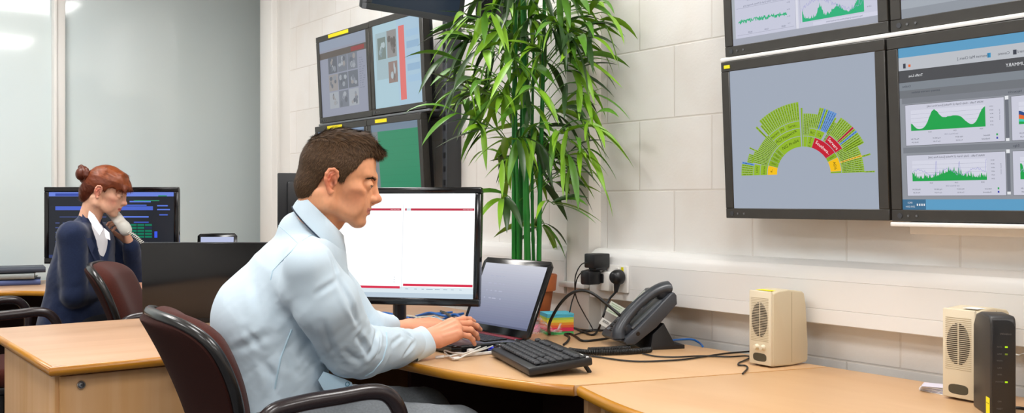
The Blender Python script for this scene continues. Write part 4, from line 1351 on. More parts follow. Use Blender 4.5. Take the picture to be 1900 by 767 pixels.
cable([onz(1066, 622, zt), onz(1085, 616, zt), onz(1105, 612, zt), onz(1125, 615, zt)], 0.0024, M_cableblk, 'desk_cable', 'short thin black cable beside the barcode tag')
cable([onz(1075, 658, zt), onz(1110, 663, zt), onz(1177, 671, zt), onz(1257, 668.5, zt), onz(1308, 662, zt), onz(1350, 656, zt), onz(1394, 652.5, zt)], 0.0024, M_cableblk, 'speaker_lead', 'thin black lead crossing the desk to the speaker\'s left side')
cable([onz(1192, 657, zt), onz(1220, 662, zt), onz(1257, 663, zt), onz(1300, 661, zt), onz(1350, 662.5, zt), onz(1384, 661, zt), onz(1391, 664, zt), onz(1382, 669, zt), onz(1371, 674, zt), onz(1371, 678, zt), onz(1383, 679, zt), onz(1387, 684, zt), onz(1378, 694, zt)], 0.0022, M_cableblk, 'loose_lead', 'thin black lead ending in a zigzag in front of the speaker')
cable([onz(1240, 633, zt + 0.02), onz(1265, 630.5, zt + 0.012), onz(1285, 630.5, zt + 0.010), onz(1298, 637, zt), onz(1304, 643.5, zt)], 0.0030, M_cableblue, 'network_cable', 'blue network cable curling out from behind the desk phone')
# nest of leads behind the white monitor
nest = [((640, 596), (690, 590), (716, 586), (760, 584), (800, 590), (850, 600), 0.0045, M_cableblk, 'black'),
        ((655, 575), (690, 577), (715, 575), (760, 584), (790, 578), (840, 574), 0.0040, M_cableblue, 'blue'),
        ((745, 594), (762, 586), (780, 579), (800, 575), (830, 581), (860, 576), 0.0042, M_cableblue, 'second blue'),
        ((752, 600), (775, 584), (800, 584), (830, 590), (850, 586), (880, 580), 0.0036, M_cablewht, 'white'),
        ((765, 592), (790, 588), (812, 580), (840, 587), (858, 594), (884, 590), 0.0036, M_cablewht, 'second white'),
        ((790, 596), (815, 588), (845, 592), (860, 586), (876, 592), (900, 588), 0.0036, mat('grey_cable', '8E8A84', rough=0.5), 'grey'),
        ((818, 566), (828, 576), (840, 586), (848, 592), (860, 598), (880, 600), 0.0044, mat('olive_cable', '3A3A30', rough=0.5), 'olive'),
        ((648, 604), (680, 598), (705, 592), (726, 598), (748, 590), (770, 596), 0.0038, M_cableblk, 'thin black'),
        ((770, 578), (795, 583), (818, 592), (842, 583), (868, 588), (892, 577), 0.0034, mat('beige_cable', 'B5AA98', rough=0.5), 'beige'),
        ((750, 588), (782, 592), (806, 582), (832, 594), (852, 580), (872, 584), 0.0030, mat('pale_blue_cable', '8FA8C4', rough=0.5), 'pale blue'),
        ((806, 598), (828, 584), (846, 578), (866, 594), (884, 596), (902, 592), 0.0042, M_cableblue, 'third blue'),
        ((756, 580), (784, 586), (812, 598), (838, 597), (860, 590), (882, 598), 0.0032, mat('ivory_cable', 'CBC6B4', rough=0.5), 'ivory'),
        ((780, 590), (805, 593), (822, 587), (838, 580), (862, 585), (890, 584), 0.0030, mat('pink_cable', 'B8606C', rough=0.5), 'dull red')]
q = random.Random(6)
for k, row in enumerate(nest):
    pts = [onz(px, max(py + 6, 578), DESK + 0.006 + 0.006 * (k % 4) + q.uniform(0, 0.012)) for (px, py) in row[:6]]
    cable(pts, row[6], row[7], 'tangled_cable', '%s cable in the tangle under the bright white monitor' % row[8], n=8)

# coiled handset cord
def coil_pts(path, R, turns, n=14):
    P = spline(path, 20)
    ln = [0]
    for a, b in zip(P[:-1], P[1:]): ln.append(ln[-1] + (b - a).length)
    out = []
    N = int(turns * n)
    j = 0
    for i in range(N + 1):
        s_ = ln[-1] * i / N
        while j < len(ln) - 2 and ln[j + 1] < s_: j += 1
        t = (s_ - ln[j]) / max(1e-9, ln[j + 1] - ln[j])
        c = P[j].lerp(P[j + 1], t)
        d = (P[j + 1] - P[j]).normalized()
        u = d.cross(Vector((0, 0, 1))).normalized()
        w_ = u.cross(d)
        a = 2 * PI * i / n
        out.append(c + u * (R * math.cos(a)) + w_ * (R * math.sin(a)))
    return out
zc = DESK + 0.0088
cp = [onz(1208, 649, zc), onz(1180, 652, zc), onz(1140, 654, zc), onz(1100, 654.5, zc), onz(1068, 652, zc), onz(1048, 648, zc), onz(1052, 644, zc), onz(1080, 647, zc), onz(1130, 648, zc), onz(1165, 645, zc)]
mb = MB()
mb.tube(coil_pts(cp[:5] + [onz(1056, 650, zc)], 0.0060, 58), 0.0021, M_cableblk, seg=6)
mb.tube(coil_pts([onz(1168, 646, zc), onz(1130, 648.5, zc), onz(1090, 650, zc)], 0.0060, 30), 0.0021, M_cableblk, seg=6)
tag(mb.build('handset_cord'), 'black coiled handset cord lying on the desk beside the phone', 'cable')

# ------------------------------------------------------------------ desk phone
M_phone = mat('phone_plastic', '3C3F45', rough=0.38, spec=0.5, bump=(600, 0.08))
M_phone2 = mat('phone_handset_plastic', '34373D', rough=0.32, spec=0.5)
pf, pb_ = onz(1182, 652, DESK), onz(1284, 654, DESK)
dphi = math.radians(16)
ph = thing('desk_phone', 'dark grey office desk phone with its handset, on a wedge stand by the wall', 'phone', (pf.x, pf.y, DESK), (0, 0, -TH + dphi))
# local: +X front to back, +Y away from the camera, Z up; the handset lies on the near side (small Y)
sl = math.atan2(0.128, 0.150)
PR = Matrix.Translation((-0.030, 0, 0.018)) @ Matrix.Rotation(-sl, 4, 'Y')
WPH = 0.185
b = MB()
prof = [(0.0, 0.0), (0.02, -0.016), (0.10, -0.024), (0.19, -0.016), (0.205, 0.004), (0.205, 0.014), (0.196, 0.020), (0.11, 0.016), (0.05, 0.014), (0.012, 0.016), (0.0, 0.010)]
Mx = PR @ Matrix.Rotation(PI / 2, 4, 'X')
b.prism([(u, v) for u, v in prof], -WPH, 0.0, M_phone, bev=0.004, seg=2, M=Mx)
body = b.build('body', ph)
b = MB()
b.prism([(0.035, 0.0), (0.150, 0.0), (0.150, 0.010), (0.147, 0.012), (0.120, 0.014), (0.085, 0.075), (0.050, 0.045), (0.045, 0.012)], -WPH + 0.02, -0.004, M_black, bev=0.002, M=Matrix.Rotation(PI / 2, 4, 'X') @ Matrix.Translation((0, 0, 0)))
b.build('wedge_stand', ph)
ks = MB()
m_kl = mat('phone_key', '6C6F75', rough=0.45)
for r_ in range(6):
    for c_ in range(4):
        ks.box((0.022 + r_ * 0.015, 0.090 + c_ * 0.022, 0.0165), (0.0095, 0.015, 0.005), M_black if (r_ + c_) % 3 else m_kl, bev=0.0012, seg=1, M=PR)
for c_ in range(3):
    ks.box((0.120, 0.088 + c_ * 0.016, 0.0185), (0.008, 0.011, 0.004), M_white, bev=0.001, seg=1, M=PR)
ks.build('keys', body)
b = MB()
b.box((0.160, 0.128, 0.0195), (0.052, 0.095, 0.003), mat('phone_display', 'B9BFB4', rough=0.25), bev=0.001, M=PR)
b.build('display', body)
b = MB()
b.tube([(0.045, 0.0, 0.002), (0.045, -0.0008, 0.002)], 0.006, M_gloss, seg=14, M=PR)
b.build('cord_socket', body)
b = MB()
b.box((0.105, 0.038, 0.018), (0.12, 0.046, 0.006), mat('cradle_plate', '5A5E62', rough=0.4), bev=0.002, M=PR)
b.build('cradle', body)
hs = MB()
hpts = [(-0.002, 0.024), (0.012, 0.040), (0.035, 0.050), (0.075, 0.058), (0.120, 0.060), (0.165, 0.055), (0.195, 0.044), (0.212, 0.030)]
def hp(u): return spline([Vector((a, 0.036, c)) for a, c in hpts], 6)
hP = spline([Vector((a, 0.036, c)) for a, c in hpts], 6)
rad = []
for i in range(len(hP)):
    f = i / (len(hP) - 1)
    rad.append(0.0125 + 0.0065 * (abs(f - 0.5) * 2) ** 2.0 - (0.006 if f < 0.03 or f > 0.97 else 0))
hs.tube([v - Vector((0, 0, 0.008)) for v in hP], [q_ * 1.22 for q_ in rad], M_phone2, seg=16, M=PR, flat=(0.95, 1.35))
ho = hs.build('handset', body, angle=60)
for (u, zc_) in ((0.032, 0.026), (0.186, 0.028)):
    cups = MB()
    cups.lathe([(0.016, -0.012), (0.021, -0.006), (0.022, 0.010), (0.018, 0.014)], M_phone2, seg=20, M=PR @ Matrix.Translation((u, 0.036, zc_)))
    cups.build('ear_cup', ho)

# ------------------------------------------------------------------ beige speakers
M_bei = mat('beige_plastic', 'CBBEA2', rough=0.45, bump=(400, 0.06))
M_bei2 = mat('beige_front', 'D8CDB4', rough=0.45)
M_slot = mat('speaker_slot', '3A3022', rough=0.9)
def speaker(label, nearf, yaw, knobs, sticker):
    """local: front on -X, depth +X, width +Y; origin at the near front corner"""
    t = thing('computer_speaker', label, 'speaker', (nearf[0], nearf[1], DESK), (0, 0, yaw))
    W, D, H = 0.078, 0.132, 0.196
    b = MB()
    prof = [(0.004, 0.004), (0.070, 0.002), (0.124, 0.006), (0.131, 0.012), (0.132, 0.05), (0.124, 0.155), (0.118, 0.184), (0.110, 0.190), (0.06, 0.197), (0.02, 0.194), (0.006, 0.190), (0.003, 0.186), (0.002, 0.02)]
    b.prism(prof, -W, 0.0, M_bei, bev=0.004, seg=3, M=Matrix.Rotation(PI / 2, 4, 'X'))
    b.build('cabinet', t)
    b = MB()
    b.box((0.0705, W / 2, 0.10), (0.0014, W + 0.0006, 0.180), mat('beige_seam', 'A89A78', rough=0.6))
    b.build('seam_line', t)
    f = MB()
    f.box((0.000, W / 2, 0.0995), (0.008, W - 0.003, 0.189), M_bei2, bev=0.003)
    fr = f.build('front_panel', t)
    s_ = MB()
    n = 27
    for k in range(n):
        z = 0.066 + k * 0.0042
        s_.box((-0.0042, W / 2, z), (0.0006, W - 0.018, 0.0010), mat('slot_line', 'A8997A', rough=0.8))
        dz = (z - 0.120) / 0.044
        if abs(dz) < 1:
            hw_ = 0.026 * math.sqrt(1 - dz * dz)
            for sg in (-1, 1):
                s_.box((-0.0043, W / 2 + sg * (hw_ / 2 + 0.0014), z), (0.0012, max(0.002, hw_ - 0.0012), 0.0021), M_slot)
    s_.build('grille', fr)
    s_ = MB()
    oval = [(0.023 * math.copysign(abs(math.cos(a)) ** 0.6, math.cos(a)), 0.0105 * math.copysign(abs(math.sin(a)) ** 0.6, math.sin(a))) for a in [2 * PI * k / 28 for k in range(28)]]
    Mo = Matrix.Translation((-0.004, W / 2, 0.024)) @ Matrix.Rotation(PI / 2, 4, 'Z') @ Matrix.Rotation(PI / 2, 4, 'X')
    s_.prism(oval, -0.0002, 0.0004, mat('bass_port', '4B4534', rough=0.9), M=Mo)
    s_.build('bass_port', fr)
    if knobs:
        for yk in (0.026, 0.047):
            kn = MB()
            kn.lathe([(0.0075, 0.0), (0.0078, 0.002), (0.006, 0.004), (0.0055, 0.011), (0.001, 0.0115)], M_bei2, seg=18, M=Matrix.Translation((-0.004, yk, 0.050)) @ Matrix.Rotation(-PI / 2, 4, 'Y'))
            kn.build('knob', fr)
    if sticker == 'white':
        s_ = MB(); s_.box((0.026, 0.022, 0.1958), (0.030, 0.034, 0.0010), M_white); s_.build('sticker', t)
    if sticker == 'yellow':
        s_ = MB(); s_.box((0.020, W / 2, 0.1944), (0.024, 0.05, 0.0008), M_yellow); s_.build('sticker', t)
    return t
p_ = onz(1433, 684.5, DESK)
speaker('beige computer speaker with two small knobs standing in front of the trunking', (p_.x, p_.y), math.radians(-5), True, 'yellow')
p_ = onz(1812, 750, DESK)
speaker('beige computer speaker without knobs behind the black modem', (p_.x, p_.y), math.radians(-5), False, 'white')

# ------------------------------------------------------------------ modem
p_ = onz(1862, 778, DESK)
md = thing('modem', 'upright black modem with green lights at the right edge', 'modem', (p_.x, p_.y, DESK), (0, 0, -TH - math.radians(10)))
b = MB()
WM, DM, HM = 0.047, 0.118, 0.200
prof = [(0.004, 0.0), (DM, 0.0), (DM, HM - 0.03), (DM - 0.02, HM - 0.006), (DM - 0.045, HM), (0.010, HM - 0.001), (0.003, HM - 0.006), (0.0, HM - 0.016), (0.0, 0.006)]
b.prism(prof, -WM / 2, WM / 2, M_dgrey if False else mat('modem_side', '2D2B2A', rough=0.42), bev=0.005, seg=3, M=Matrix.Rotation(PI / 2, 4, 'Z') @ Matrix.Rotation(PI / 2, 4, 'X'))
b.build('case', md)
def arch(w_, h_, r_):
    pts = [(-w_ / 2, 0), (w_ / 2, 0), (w_ / 2, h_ - r_)]
    pts += [(w_ / 2 - r_ + r_ * math.cos(a), h_ - r_ + r_ * math.sin(a)) for a in [PI / 2 * k / 6 for k in range(1, 7)]]
    pts += [(-w_ / 2, h_)]
    return pts
b = MB()
b.prism(arch(WM - 0.006, HM - 0.012, 0.016), -0.001, 0.002, mat('modem_face', '141213', rough=0.3), bev=0.0006, M=Matrix.Translation((0, -0.001, 0.004)) @ Matrix.Rotation(PI / 2, 4, 'X'))
fc = b.build('front_panel', md)
b = MB()
for zf in (0.140, 0.126, 0.072):
    b.box((0.004, -0.0034, zf), (0.0048, 0.0014, 0.0030), mat('green_led', '8FB000', rough=0.4, emit='8CC800', es=0.8 if zf != 0.126 else 0.25) if zf != 0.126 else mat('dim_led', '5A6A10', rough=0.4, emit='56700A', es=0.5))
b.build('status_lights', fc)
g_ = mat('modem_print', '5B5857', rough=0.7)
for k, zf in enumerate((0.140, 0.126, 0.113, 0.099, 0.086, 0.072, 0.034, 0.020, 0.165)):
    V, Fc = text_mesh(('ADSL', 'LINE', 'WAN', 'LAN', 'WIFI', 'POWER', 'ON', 'RESET', 'Wireless')[k])
    sz, u0 = (0.0058, 0.003) if k == 8 else (0.0042, -0.008)
    b = MB()
    b.add([(u0 + v[0] * sz, -0.0032, zf + v[1] * sz) for v in V], Fc, g_)
    b.build('lettering', fc)
b = MB()
b.box((-WM / 2 - 0.0004, 0.016, 0.020), (0.0008, 0.022, 0.036), M_yellow)
b.box((-WM / 2 - 0.0009, 0.016, 0.027), (0.0004, 0.018, 0.0012), mat('sticker_line', '8A7C10', rough=0.7))
b.build('sticker', md)
pp = MB()
p_ = onz(1762, 736, DESK)
for k in range(6):
    pp.box((0, 0, 0.001 + k * 0.0026), (0.050, 0.075, 0.0012), M_white if k % 2 == 0 else mat('paper_lilac', 'CFCBDA', rough=0.8), M=Matrix.Translation((p_.x + 0.028, p_.y + 0.036, DESK)) @ Matrix.Rotation(0.12 * k - 0.2, 4, 'Z'))
tag(pp.build('card_stack'), 'little stack of white cards beside the right speaker', 'paper')
cable([onz(1880, 757, zt), onz(1895, 758, zt), onz(1915, 762, zt), onz(1960, 770, zt)], 0.003, M_cableblk, 'modem_cable', 'black cable leaving the modem at the right edge')
cable(dd([(1874, 655, 2.02), (1890, 660, 2.0), (1920, 668, 1.95)]) + [onz(2050, 780, zt)], 0.0018, M_cablewht, 'modem_cable', 'thin white cable passing behind the modem')

# ------------------------------------------------------------------ folders on the far desk
for (py, dz, c_, sk_, lab) in ((0, 0.0, '4A5A8C', 0.02, 'blue ring binder at the bottom of the folder pile on the far desk'), (0, 0.032, '8E9494', -0.05, 'grey lever folder in the middle of the folder pile'), (0, 0.062, '39404E', 0.08, 'dark folder lying on top of the folder pile')):
    p_ = onz(22, 531, DESK)
    f = thing('ring_binder', lab, 'folder', (p_.x + sk_ * 0.3, p_.y + 0.13, DESK + dz), (0, 0, -TH * 0.35 + sk_))
    m = mat('binder_' + c_, c_, rough=0.45)
    b = MB(); b.box((0, 0, 0.0015), (0.30, 0.22, 0.003), m, bev=0.001); b.box((0, 0.01, 0.0255), (0.30, 0.20, 0.003), m, bev=0.001); b.tube([(-0.15, -0.108, 0.0135), (0.15, -0.108, 0.0135)], 0.0135, m, seg=14, flat=(1.0, 0.6)); b.build('cover', f)
    b = MB(); b.box((-0.004, 0.008, 0.0135), (0.282, 0.186, 0.020), mat('paper_edge', 'C4C8CC', rough=0.85)); b.build('pages', f)
p_ = onz(92, 520, DESK)
b = MB()
b.tube(spline([(p_.x - 0.02, p_.y + 0.12, DESK + 0.02), (p_.x + 0.04, p_.y + 0.10, DESK + 0.024), (p_.x + 0.14, p_.y + 0.10, DESK + 0.008), (p_.x + 0.20, p_.y + 0.16, DESK + 0.007)], 6), 0.006, M_cableblk, seg=8)
tag(b.build('desk_cable'), 'black cable running from the folder pile towards the dashboard monitor', 'cable')

# ------------------------------------------------------------------ plant
M_leafL = mat('bright_leaf', '86B428', rough=0.42, spec=0.4, noise=(9, '6A9E20', 0.9))
M_leafD = mat('dark_leaf', '2C4A22', rough=0.36, spec=0.45, noise=(9, '3B5A2B', 0.9))
M_leafM = mat('mid_leaf', '5E9428', rough=0.4, spec=0.4, noise=(9, '4A7C22', 0.9))
M_cane = mat('green_cane', '1F7A2C', rough=0.35, spec=0.45, noise=(14, '2E8A2E', 0.7))
M_twig = mat('green_twig', '4E8A26', rough=0.5)
pb0 = at(985, 560, 3.28)
POT = Vector((pb0.x, pb0.y, DESK))
pt = thing('potted_bamboo', 'tall artificial bamboo plant in a terracotta pot at the wall', 'plant', tuple(POT))
M_terra = mat('terracotta', 'BE6634', rough=0.7, noise=(25, 'A85628', 0.6))
b = MB()
b.lathe([(0.052, 0.0), (0.056, 0.004), (0.074, 0.125), (0.083, 0.127), (0.088, 0.176), (0.086, 0.180), (0.079, 0.180), (0.076, 0.150), (0.02, 0.148)], M_terra, seg=36)
b.build('pot', pt)
b = MB()
b.lathe([(0.076, 0.145), (0.076, 0.158), (0.05, 0.166), (0.02, 0.169), (0.002, 0.170)], mat('moss_soil', '4A4A22', rough=0.95, noise=(60, '2E2A18', 0.9), bump=(120, 0.6)), seg=26)
b.build('soil', pt)
q = random.Random(23)
canes = []
for (px, r_, top) in ((945, 0.0090, 1.62), (967, 0.0100, 1.85), (977, 0.0115, 1.90), (1004, 0.0085, 1.55), (957, 0.006, 1.2), (990, 0.006, 1.35)):
    base = at(px, 500, 3.28 + q.uniform(-0.03, 0.03)) - POT
    base = Vector((max(-0.05, min(0.05, base.x)), max(-0.05, min(0.05, base.y)), 0.15))
    lx = at(px + q.uniform(-4, 4), 100, 3.25) - POT
    tp = Vector((base.x + q.uniform(-0.02, 0.02), base.y + q.uniform(-0.02, 0.02), top - 0.25))
    P, R_ = [], []
    for k in range(60):
        f = k / 59
        P.append(base.lerp(tp, f) + Vector((0.008 * math.sin(4 * f + px), 0.008 * math.cos(3 * f + px), 0)))
        R_.append(r_ * (1 - 0.35 * f) * (1.16 if k % 9 == 0 else 1.0))
    mb = MB(); mb.tube(P, R_, M_cane, seg=10)
    st = mb.build('cane', pt)
    canes.append((P, st))
def leaf(mb, base, d, L, W, m, droop, roll):
    """a lance-shaped blade folded along its midrib, arching down under its own weight"""
    d = d.normalized()
    side = d.cross(Vector((0, 0, 1)))
    side = side.normalized() if side.length > 1e-3 else Vector((1, 0, 0))
    side = (Matrix.Rotation(roll, 3, d) @ side)
    n = 7
    V = []
    p = base.copy()
    dirv = d.copy()
    for i in range(n + 1):
        f = i / n
        w = max(0.0, W * (math.sin(PI * (0.04 + 0.96 * f) ** 0.85) ** 0.95)) if f < 1 else 0
        nrm = side.cross(dirv).normalized()
        V += [p - side * w / 2 + nrm * w * 0.16, p.copy(), p + side * w / 2 + nrm * w * 0.16]
        p = p + dirv * (L / n)
        dirv = (dirv + Vector((0, 0, -droop / n))).normalized()
    Fc = []
    for i in range(n):
        a = i * 3
        Fc += [(a, a + 1, a + 4, a + 3), (a + 1, a + 2, a + 5, a + 4)]
    # keep blades off the wall
    mx_ = max(v.x for v in V) + POT.x
    if mx_ > 2.205:
        sh = mx_ - 2.205
        V = [Vector((v.x - sh * (i // 3) / n - 0.3 * sh, v.y, v.z)) for i, v in enumerate(V)]
    mb.add(V, Fc, m)
fol = [MB() for _ in canes]
RIGHT = Vector((CT, -ST, 0)); FWD = Vector((ST, CT, 0)); UP = Vector((0, 0, 1))
# branch sites: (pixel column, pixel row) of twig tips spread over the crown, each joined back to the nearest cane
sites = []
q = random.Random(41)
for k in range(84):
    zz = q.uniform(1.24, 1.94)
    sites.append((q.gauss(0, 0.135), zz))
# sprays that carry the silhouette: right side, left side, top
for (px, py) in ((860, 30), (835, 60), (822, 40), (850, 110), (842, 165), (828, 152), (870, 190), (1072, 60), (1080, 75), (1085, 20), (1068, 155), (1075, 200), (1080, 238), (1085, 225), (1060, 262), (1045, 290), (1040, 340), (1020, 380), (1062, 130),
                 (935, 330), (925, 300), (915, 285), (925, 370), (1005, 420), (990, 430), (1035, 250), (1020, 300), (900, 240), (890, 150), (905, 60), (940, 20), (1000, 15), (1050, 5), (880, 95), (1060, 100), (1030, 200), (960, 260), (1000, 340), (1010, 110), (930, 180), (945, 120)):
    sites.append(((px - 978) / F_PX * 3.2, CAM_Z - (py - HY) * 3.2 / F_PX))
for (r_, zz) in sites:
    if abs(r_) > 0.25: r_ *= 0.8
    lo_w = 0.0
    dep = q.uniform(-0.20, 0.12)
    tip = RIGHT * r_ + FWD * dep + Vector((0, 0, zz - DESK))
    lim = 2.09 - POT.x
    if tip.x > lim:
        tip -= FWD * ((tip.x - lim) / ST)
    ci = q.randrange(len(canes)) if q.random() < 0.3 else min(range(len(canes)), key=lambda i: abs((canes[i][0][30] - tip).dot(RIGHT)))
    P, st = canes[ci]
    zc_ = tip.z - 0.02 - abs(r_) * 0.35
    j = min(range(len(P)), key=lambda i: abs(P[i].z - zc_))
    b0 = P[j]
    mid = b0.lerp(tip, 0.55) + Vector((0, 0, 0.03))
    tw = spline([b0, mid, tip], 5)
    fol[ci].tube(tw, 0.0016, M_twig, seg=5)
    out = (tip - b0); out.z = 0
    out = out.normalized() if out.length > 1e-3 else RIGHT
    for i in range(q.randint(3, 5)):
        a = q.uniform(-1.2, 1.2)
        d = (Matrix.Rotation(a, 3, 'Z') @ out) * q.uniform(0.35, 1.0) + Vector((0, 0, q.uniform(-0.75, 0.40)))
        bp_ = tw[-1 - (i % 3) * 2]
        rnd = q.random()
        m = M_leafL if rnd < 0.50 else (M_leafM if rnd < 0.70 else M_leafD)
        leaf(fol[ci], bp_, d, q.uniform(0.135, 0.205), q.uniform(0.018, 0.027), m, q.uniform(0.4, 1.7), q.uniform(-0.9, 0.9))
for (P, st), mb in zip(canes, fol):
    if mb.v:
        mb.build('foliage', st, angle=60)
# ------------------------------------------------------------------ sculpting toolkit for the two people: blended volumes turned into one skin
def V3(*a): return np.array(a, dtype=np.float64)
class Field:
    def __init__(s, lo, hi, h):
        s.lo, s.h = np.array(lo, float), h
        n = np.ceil((np.array(hi, float) - s.lo) / h).astype(int) + 1
        s.D = np.full(n, 0.5, np.float32)
        s.ax = [(s.lo[i] + h * np.arange(n[i])).astype(np.float32) for i in range(3)]
    def _sl(s, lo, hi):
        out = []
        for i in range(3):
            a = max(0, int(math.floor((lo[i] - s.lo[i]) / s.h)))
            b = min(s.D.shape[i], int(math.ceil((hi[i] - s.lo[i]) / s.h)) + 1)
            if b <= a: return None
            out.append(slice(a, b))
        return tuple(out)
    def grid(s, sl):
        return (s.ax[0][sl[0]][:, None, None], s.ax[1][sl[1]][None, :, None], s.ax[2][sl[2]][None, None, :])
    def op(s, fn, lo, hi, k, mode='add'):
        m = k + 3 * s.h
        sl = s._sl(np.array(lo) - m, np.array(hi) + m)
        if sl is None: return s
        d = fn(*s.grid(sl))
        D = s.D[sl]
        if mode == 'add':
            h = np.clip(0.5 + 0.5 * (D - d) / k, 0, 1)
            s.D[sl] = D * (1 - h) + d * h - k * h * (1 - h)
        else:
            h = np.clip(0.5 - 0.5 * (D + d) / k, 0, 1)
            s.D[sl] = D * (1 - h) - d * h + k * h * (1 - h)
        return s
    def cap(s, a, b, ra, rb, k=0.01, sq=None, mode='add'):
        a, b = np.array(a, float), np.array(b, float)
        ab = b - a
        L2 = max(1e-12, float(ab @ ab))
        R = max(ra, rb) * (max(1.0, sq[1]) if sq else 1.0)
        def fn(X, Y, Z):
            px, py, pz = X - a[0], Y - a[1], Z - a[2]
            t = np.clip((px * ab[0] + py * ab[1] + pz * ab[2]) / L2, 0, 1)
            qx, qy, qz = px - t * ab[0], py - t * ab[1], pz - t * ab[2]
            q2 = qx * qx + qy * qy + qz * qz
            if sq:
                n_, f = sq
                vn = qx * n_[0] + qy * n_[1] + qz * n_[2]
                q2 = q2 + (1 / f ** 2 - 1) * vn * vn
            return (np.sqrt(np.maximum(q2, 1e-12)) - (ra + (rb - ra) * t)).astype(np.float32)
        return s.op(fn, np.minimum(a, b) - R, np.maximum(a, b) + R, k, mode)
    def ell(s, c, r, k=0.01, R=None, mode='add'):
        c, r = np.array(c, float), np.array(r, float)
        R = np.eye(3) if R is None else np.array(R)
        ext = np.sqrt(((R * r[None, :]) ** 2).sum(1))
        def fn(X, Y, Z):
            px, py, pz = X - c[0], Y - c[1], Z - c[2]
            q = [R[0, i] * px + R[1, i] * py + R[2, i] * pz for i in range(3)]
            k0 = np.sqrt((q[0] / r[0]) ** 2 + (q[1] / r[1]) ** 2 + (q[2] / r[2]) ** 2)
            k1 = np.sqrt((q[0] / r[0] ** 2) ** 2 + (q[1] / r[1] ** 2) ** 2 + (q[2] / r[2] ** 2) ** 2)
            return (k0 * (k0 - 1) / np.maximum(k1, 1e-9)).astype(np.float32)
        return s.op(fn, c - ext, c + ext, k, mode)
    def poly(s, pts, r, k=0.004, mode='add', sq=None):
        n = len(pts)
        r = [r] * n if not isinstance(r, (list, tuple)) else r
        for i in range(n - 1):
            s.cap(pts[i], pts[i + 1], r[i], r[i + 1], k, sq, mode)
        return s
    def warp(s, fn, lo=None, hi=None):
        sl = s._sl(lo, hi) if lo is not None else (slice(None),) * 3
        s.D[sl] = s.D[sl] + fn(*s.grid(sl)).astype(np.float32)
        return s
    def mesh(s):
        D = s.D
        D[0], D[-1] = np.maximum(D[0], 1e-4), np.maximum(D[-1], 1e-4)
        D[:, 0], D[:, -1] = np.maximum(D[:, 0], 1e-4), np.maximum(D[:, -1], 1e-4)
        D[:, :, 0], D[:, :, -1] = np.maximum(D[:, :, 0], 1e-4), np.maximum(D[:, :, -1], 1e-4)
        ins = D < 0
        nx, ny, nz = D.shape
        cnt = np.zeros((nx - 1, ny - 1, nz - 1), np.int8)
        corners = [(i, j, k) for i in (0, 1) for j in (0, 1) for k in (0, 1)]
        for (i, j, k) in corners:
            cnt += ins[i:nx - 1 + i, j:ny - 1 + j, k:nz - 1 + k]
        act = (cnt > 0) & (cnt < 8)
        I, J, K = np.nonzero(act)
        idx = np.full(act.shape, -1, np.int64)
        idx[I, J, K] = np.arange(len(I))
        acc = np.zeros((len(I), 3)); num = np.zeros(len(I))
        val = {c: D[I + c[0], J + c[1], K + c[2]].astype(float) for c in corners}
        for c in corners:
            for axs in range(3):
                if c[axs] == 0:
                    e = tuple(1 if q == axs else c[q] for q in range(3))
                    va, vb = val[c], val[e]
                    m = (va < 0) != (vb < 0)
                    t = np.where(m, va / np.where(m, va - vb, 1), 0)
                    p = np.array(c, float)[None, :].repeat(len(I), 0)
                    p[:, axs] += t
                    acc[m] += p[m]; num[m] += 1
        P = (np.stack([I, J, K], 1) + acc / num[:, None]) * s.h + s.lo
        quads = []
        for axs in range(3):
            a = [slice(None)] * 3; b = [slice(None)] * 3
            a[axs] = slice(0, -1); b[axs] = slice(1, None)
            A, B = ins[tuple(a)], ins[tuple(b)]
            E = A != B
            o1, o2 = (axs + 1) % 3, (axs + 2) % 3
            ii = list(np.nonzero(E))
            keep = (ii[o1] > 0) & (ii[o2] > 0) & (ii[o1] < D.shape[o1] - 1) & (ii[o2] < D.shape[o2] - 1)
            ii = [q[keep] for q in ii]
            f = A[tuple(ii)]
            def cell(d1, d2):
                c = [q.copy() for q in ii]
                c[o1] = c[o1] - d1; c[o2] = c[o2] - d2
                return idx[tuple(c)]
            q = np.stack([cell(1, 1), cell(0, 1), cell(0, 0), cell(1, 0)], 1)
            q[~f] = q[~f][:, ::-1]
            quads.append(q)
        return P, np.concatenate(quads)

def np_mesh(name, parts, mats, parent, matf=None, tint=None, smooth_iter=0):
    """parts: list of (verts, quads); one mesh object"""
    V = np.concatenate([p[0] for p in parts])
    off, Q = 0, []
    for p in parts:
        Q.append(p[1] + off); off += len(p[0])
    Q = np.concatenate(Q)
    me = bpy.data.meshes.new(name)
    me.vertices.add(len(V)); me.vertices.foreach_set('co', V.astype(np.float32).ravel())
    me.loops.add(Q.size); me.loops.foreach_set('vertex_index', Q.astype(np.int32).ravel())
    me.polygons.add(len(Q))
    me.polygons.foreach_set('loop_start', np.arange(0, Q.size, 4, dtype=np.int32))
    me.update(calc_edges=True)
    me.validate()
    me.polygons.foreach_set('use_smooth', [True] * len(me.polygons))
    for m in mats: me.materials.append(m)
    if matf is not None:
        me.polygons.foreach_set('material_index', (matf if isinstance(matf, np.ndarray) else matf(V[Q].mean(1))).astype(np.int32))
    if tint is not None:
        at_ = me.color_attributes.new('tint', 'FLOAT_COLOR', 'POINT')
        c = np.ones((len(V), 4), np.float32); c[:, :3] = tint(V)
        at_.data.foreach_set('color', c.ravel())
    me.update()
    o = bpy.data.objects.new(name, me)
    COL.objects.link(o)
    o.parent = parent
    return o
def lin3(c): return np.array(lin(c)[:3])
def euler(yaw, pitch=0.0, roll=0.0):
    """head frame: X forward, Y left, Z up; positive pitch tips the face down"""
    return np.array((Matrix.Rotation(yaw, 3, 'Z') @ Matrix.Rotation(pitch, 3, 'Y') @ Matrix.Rotation(roll, 3, 'X')))
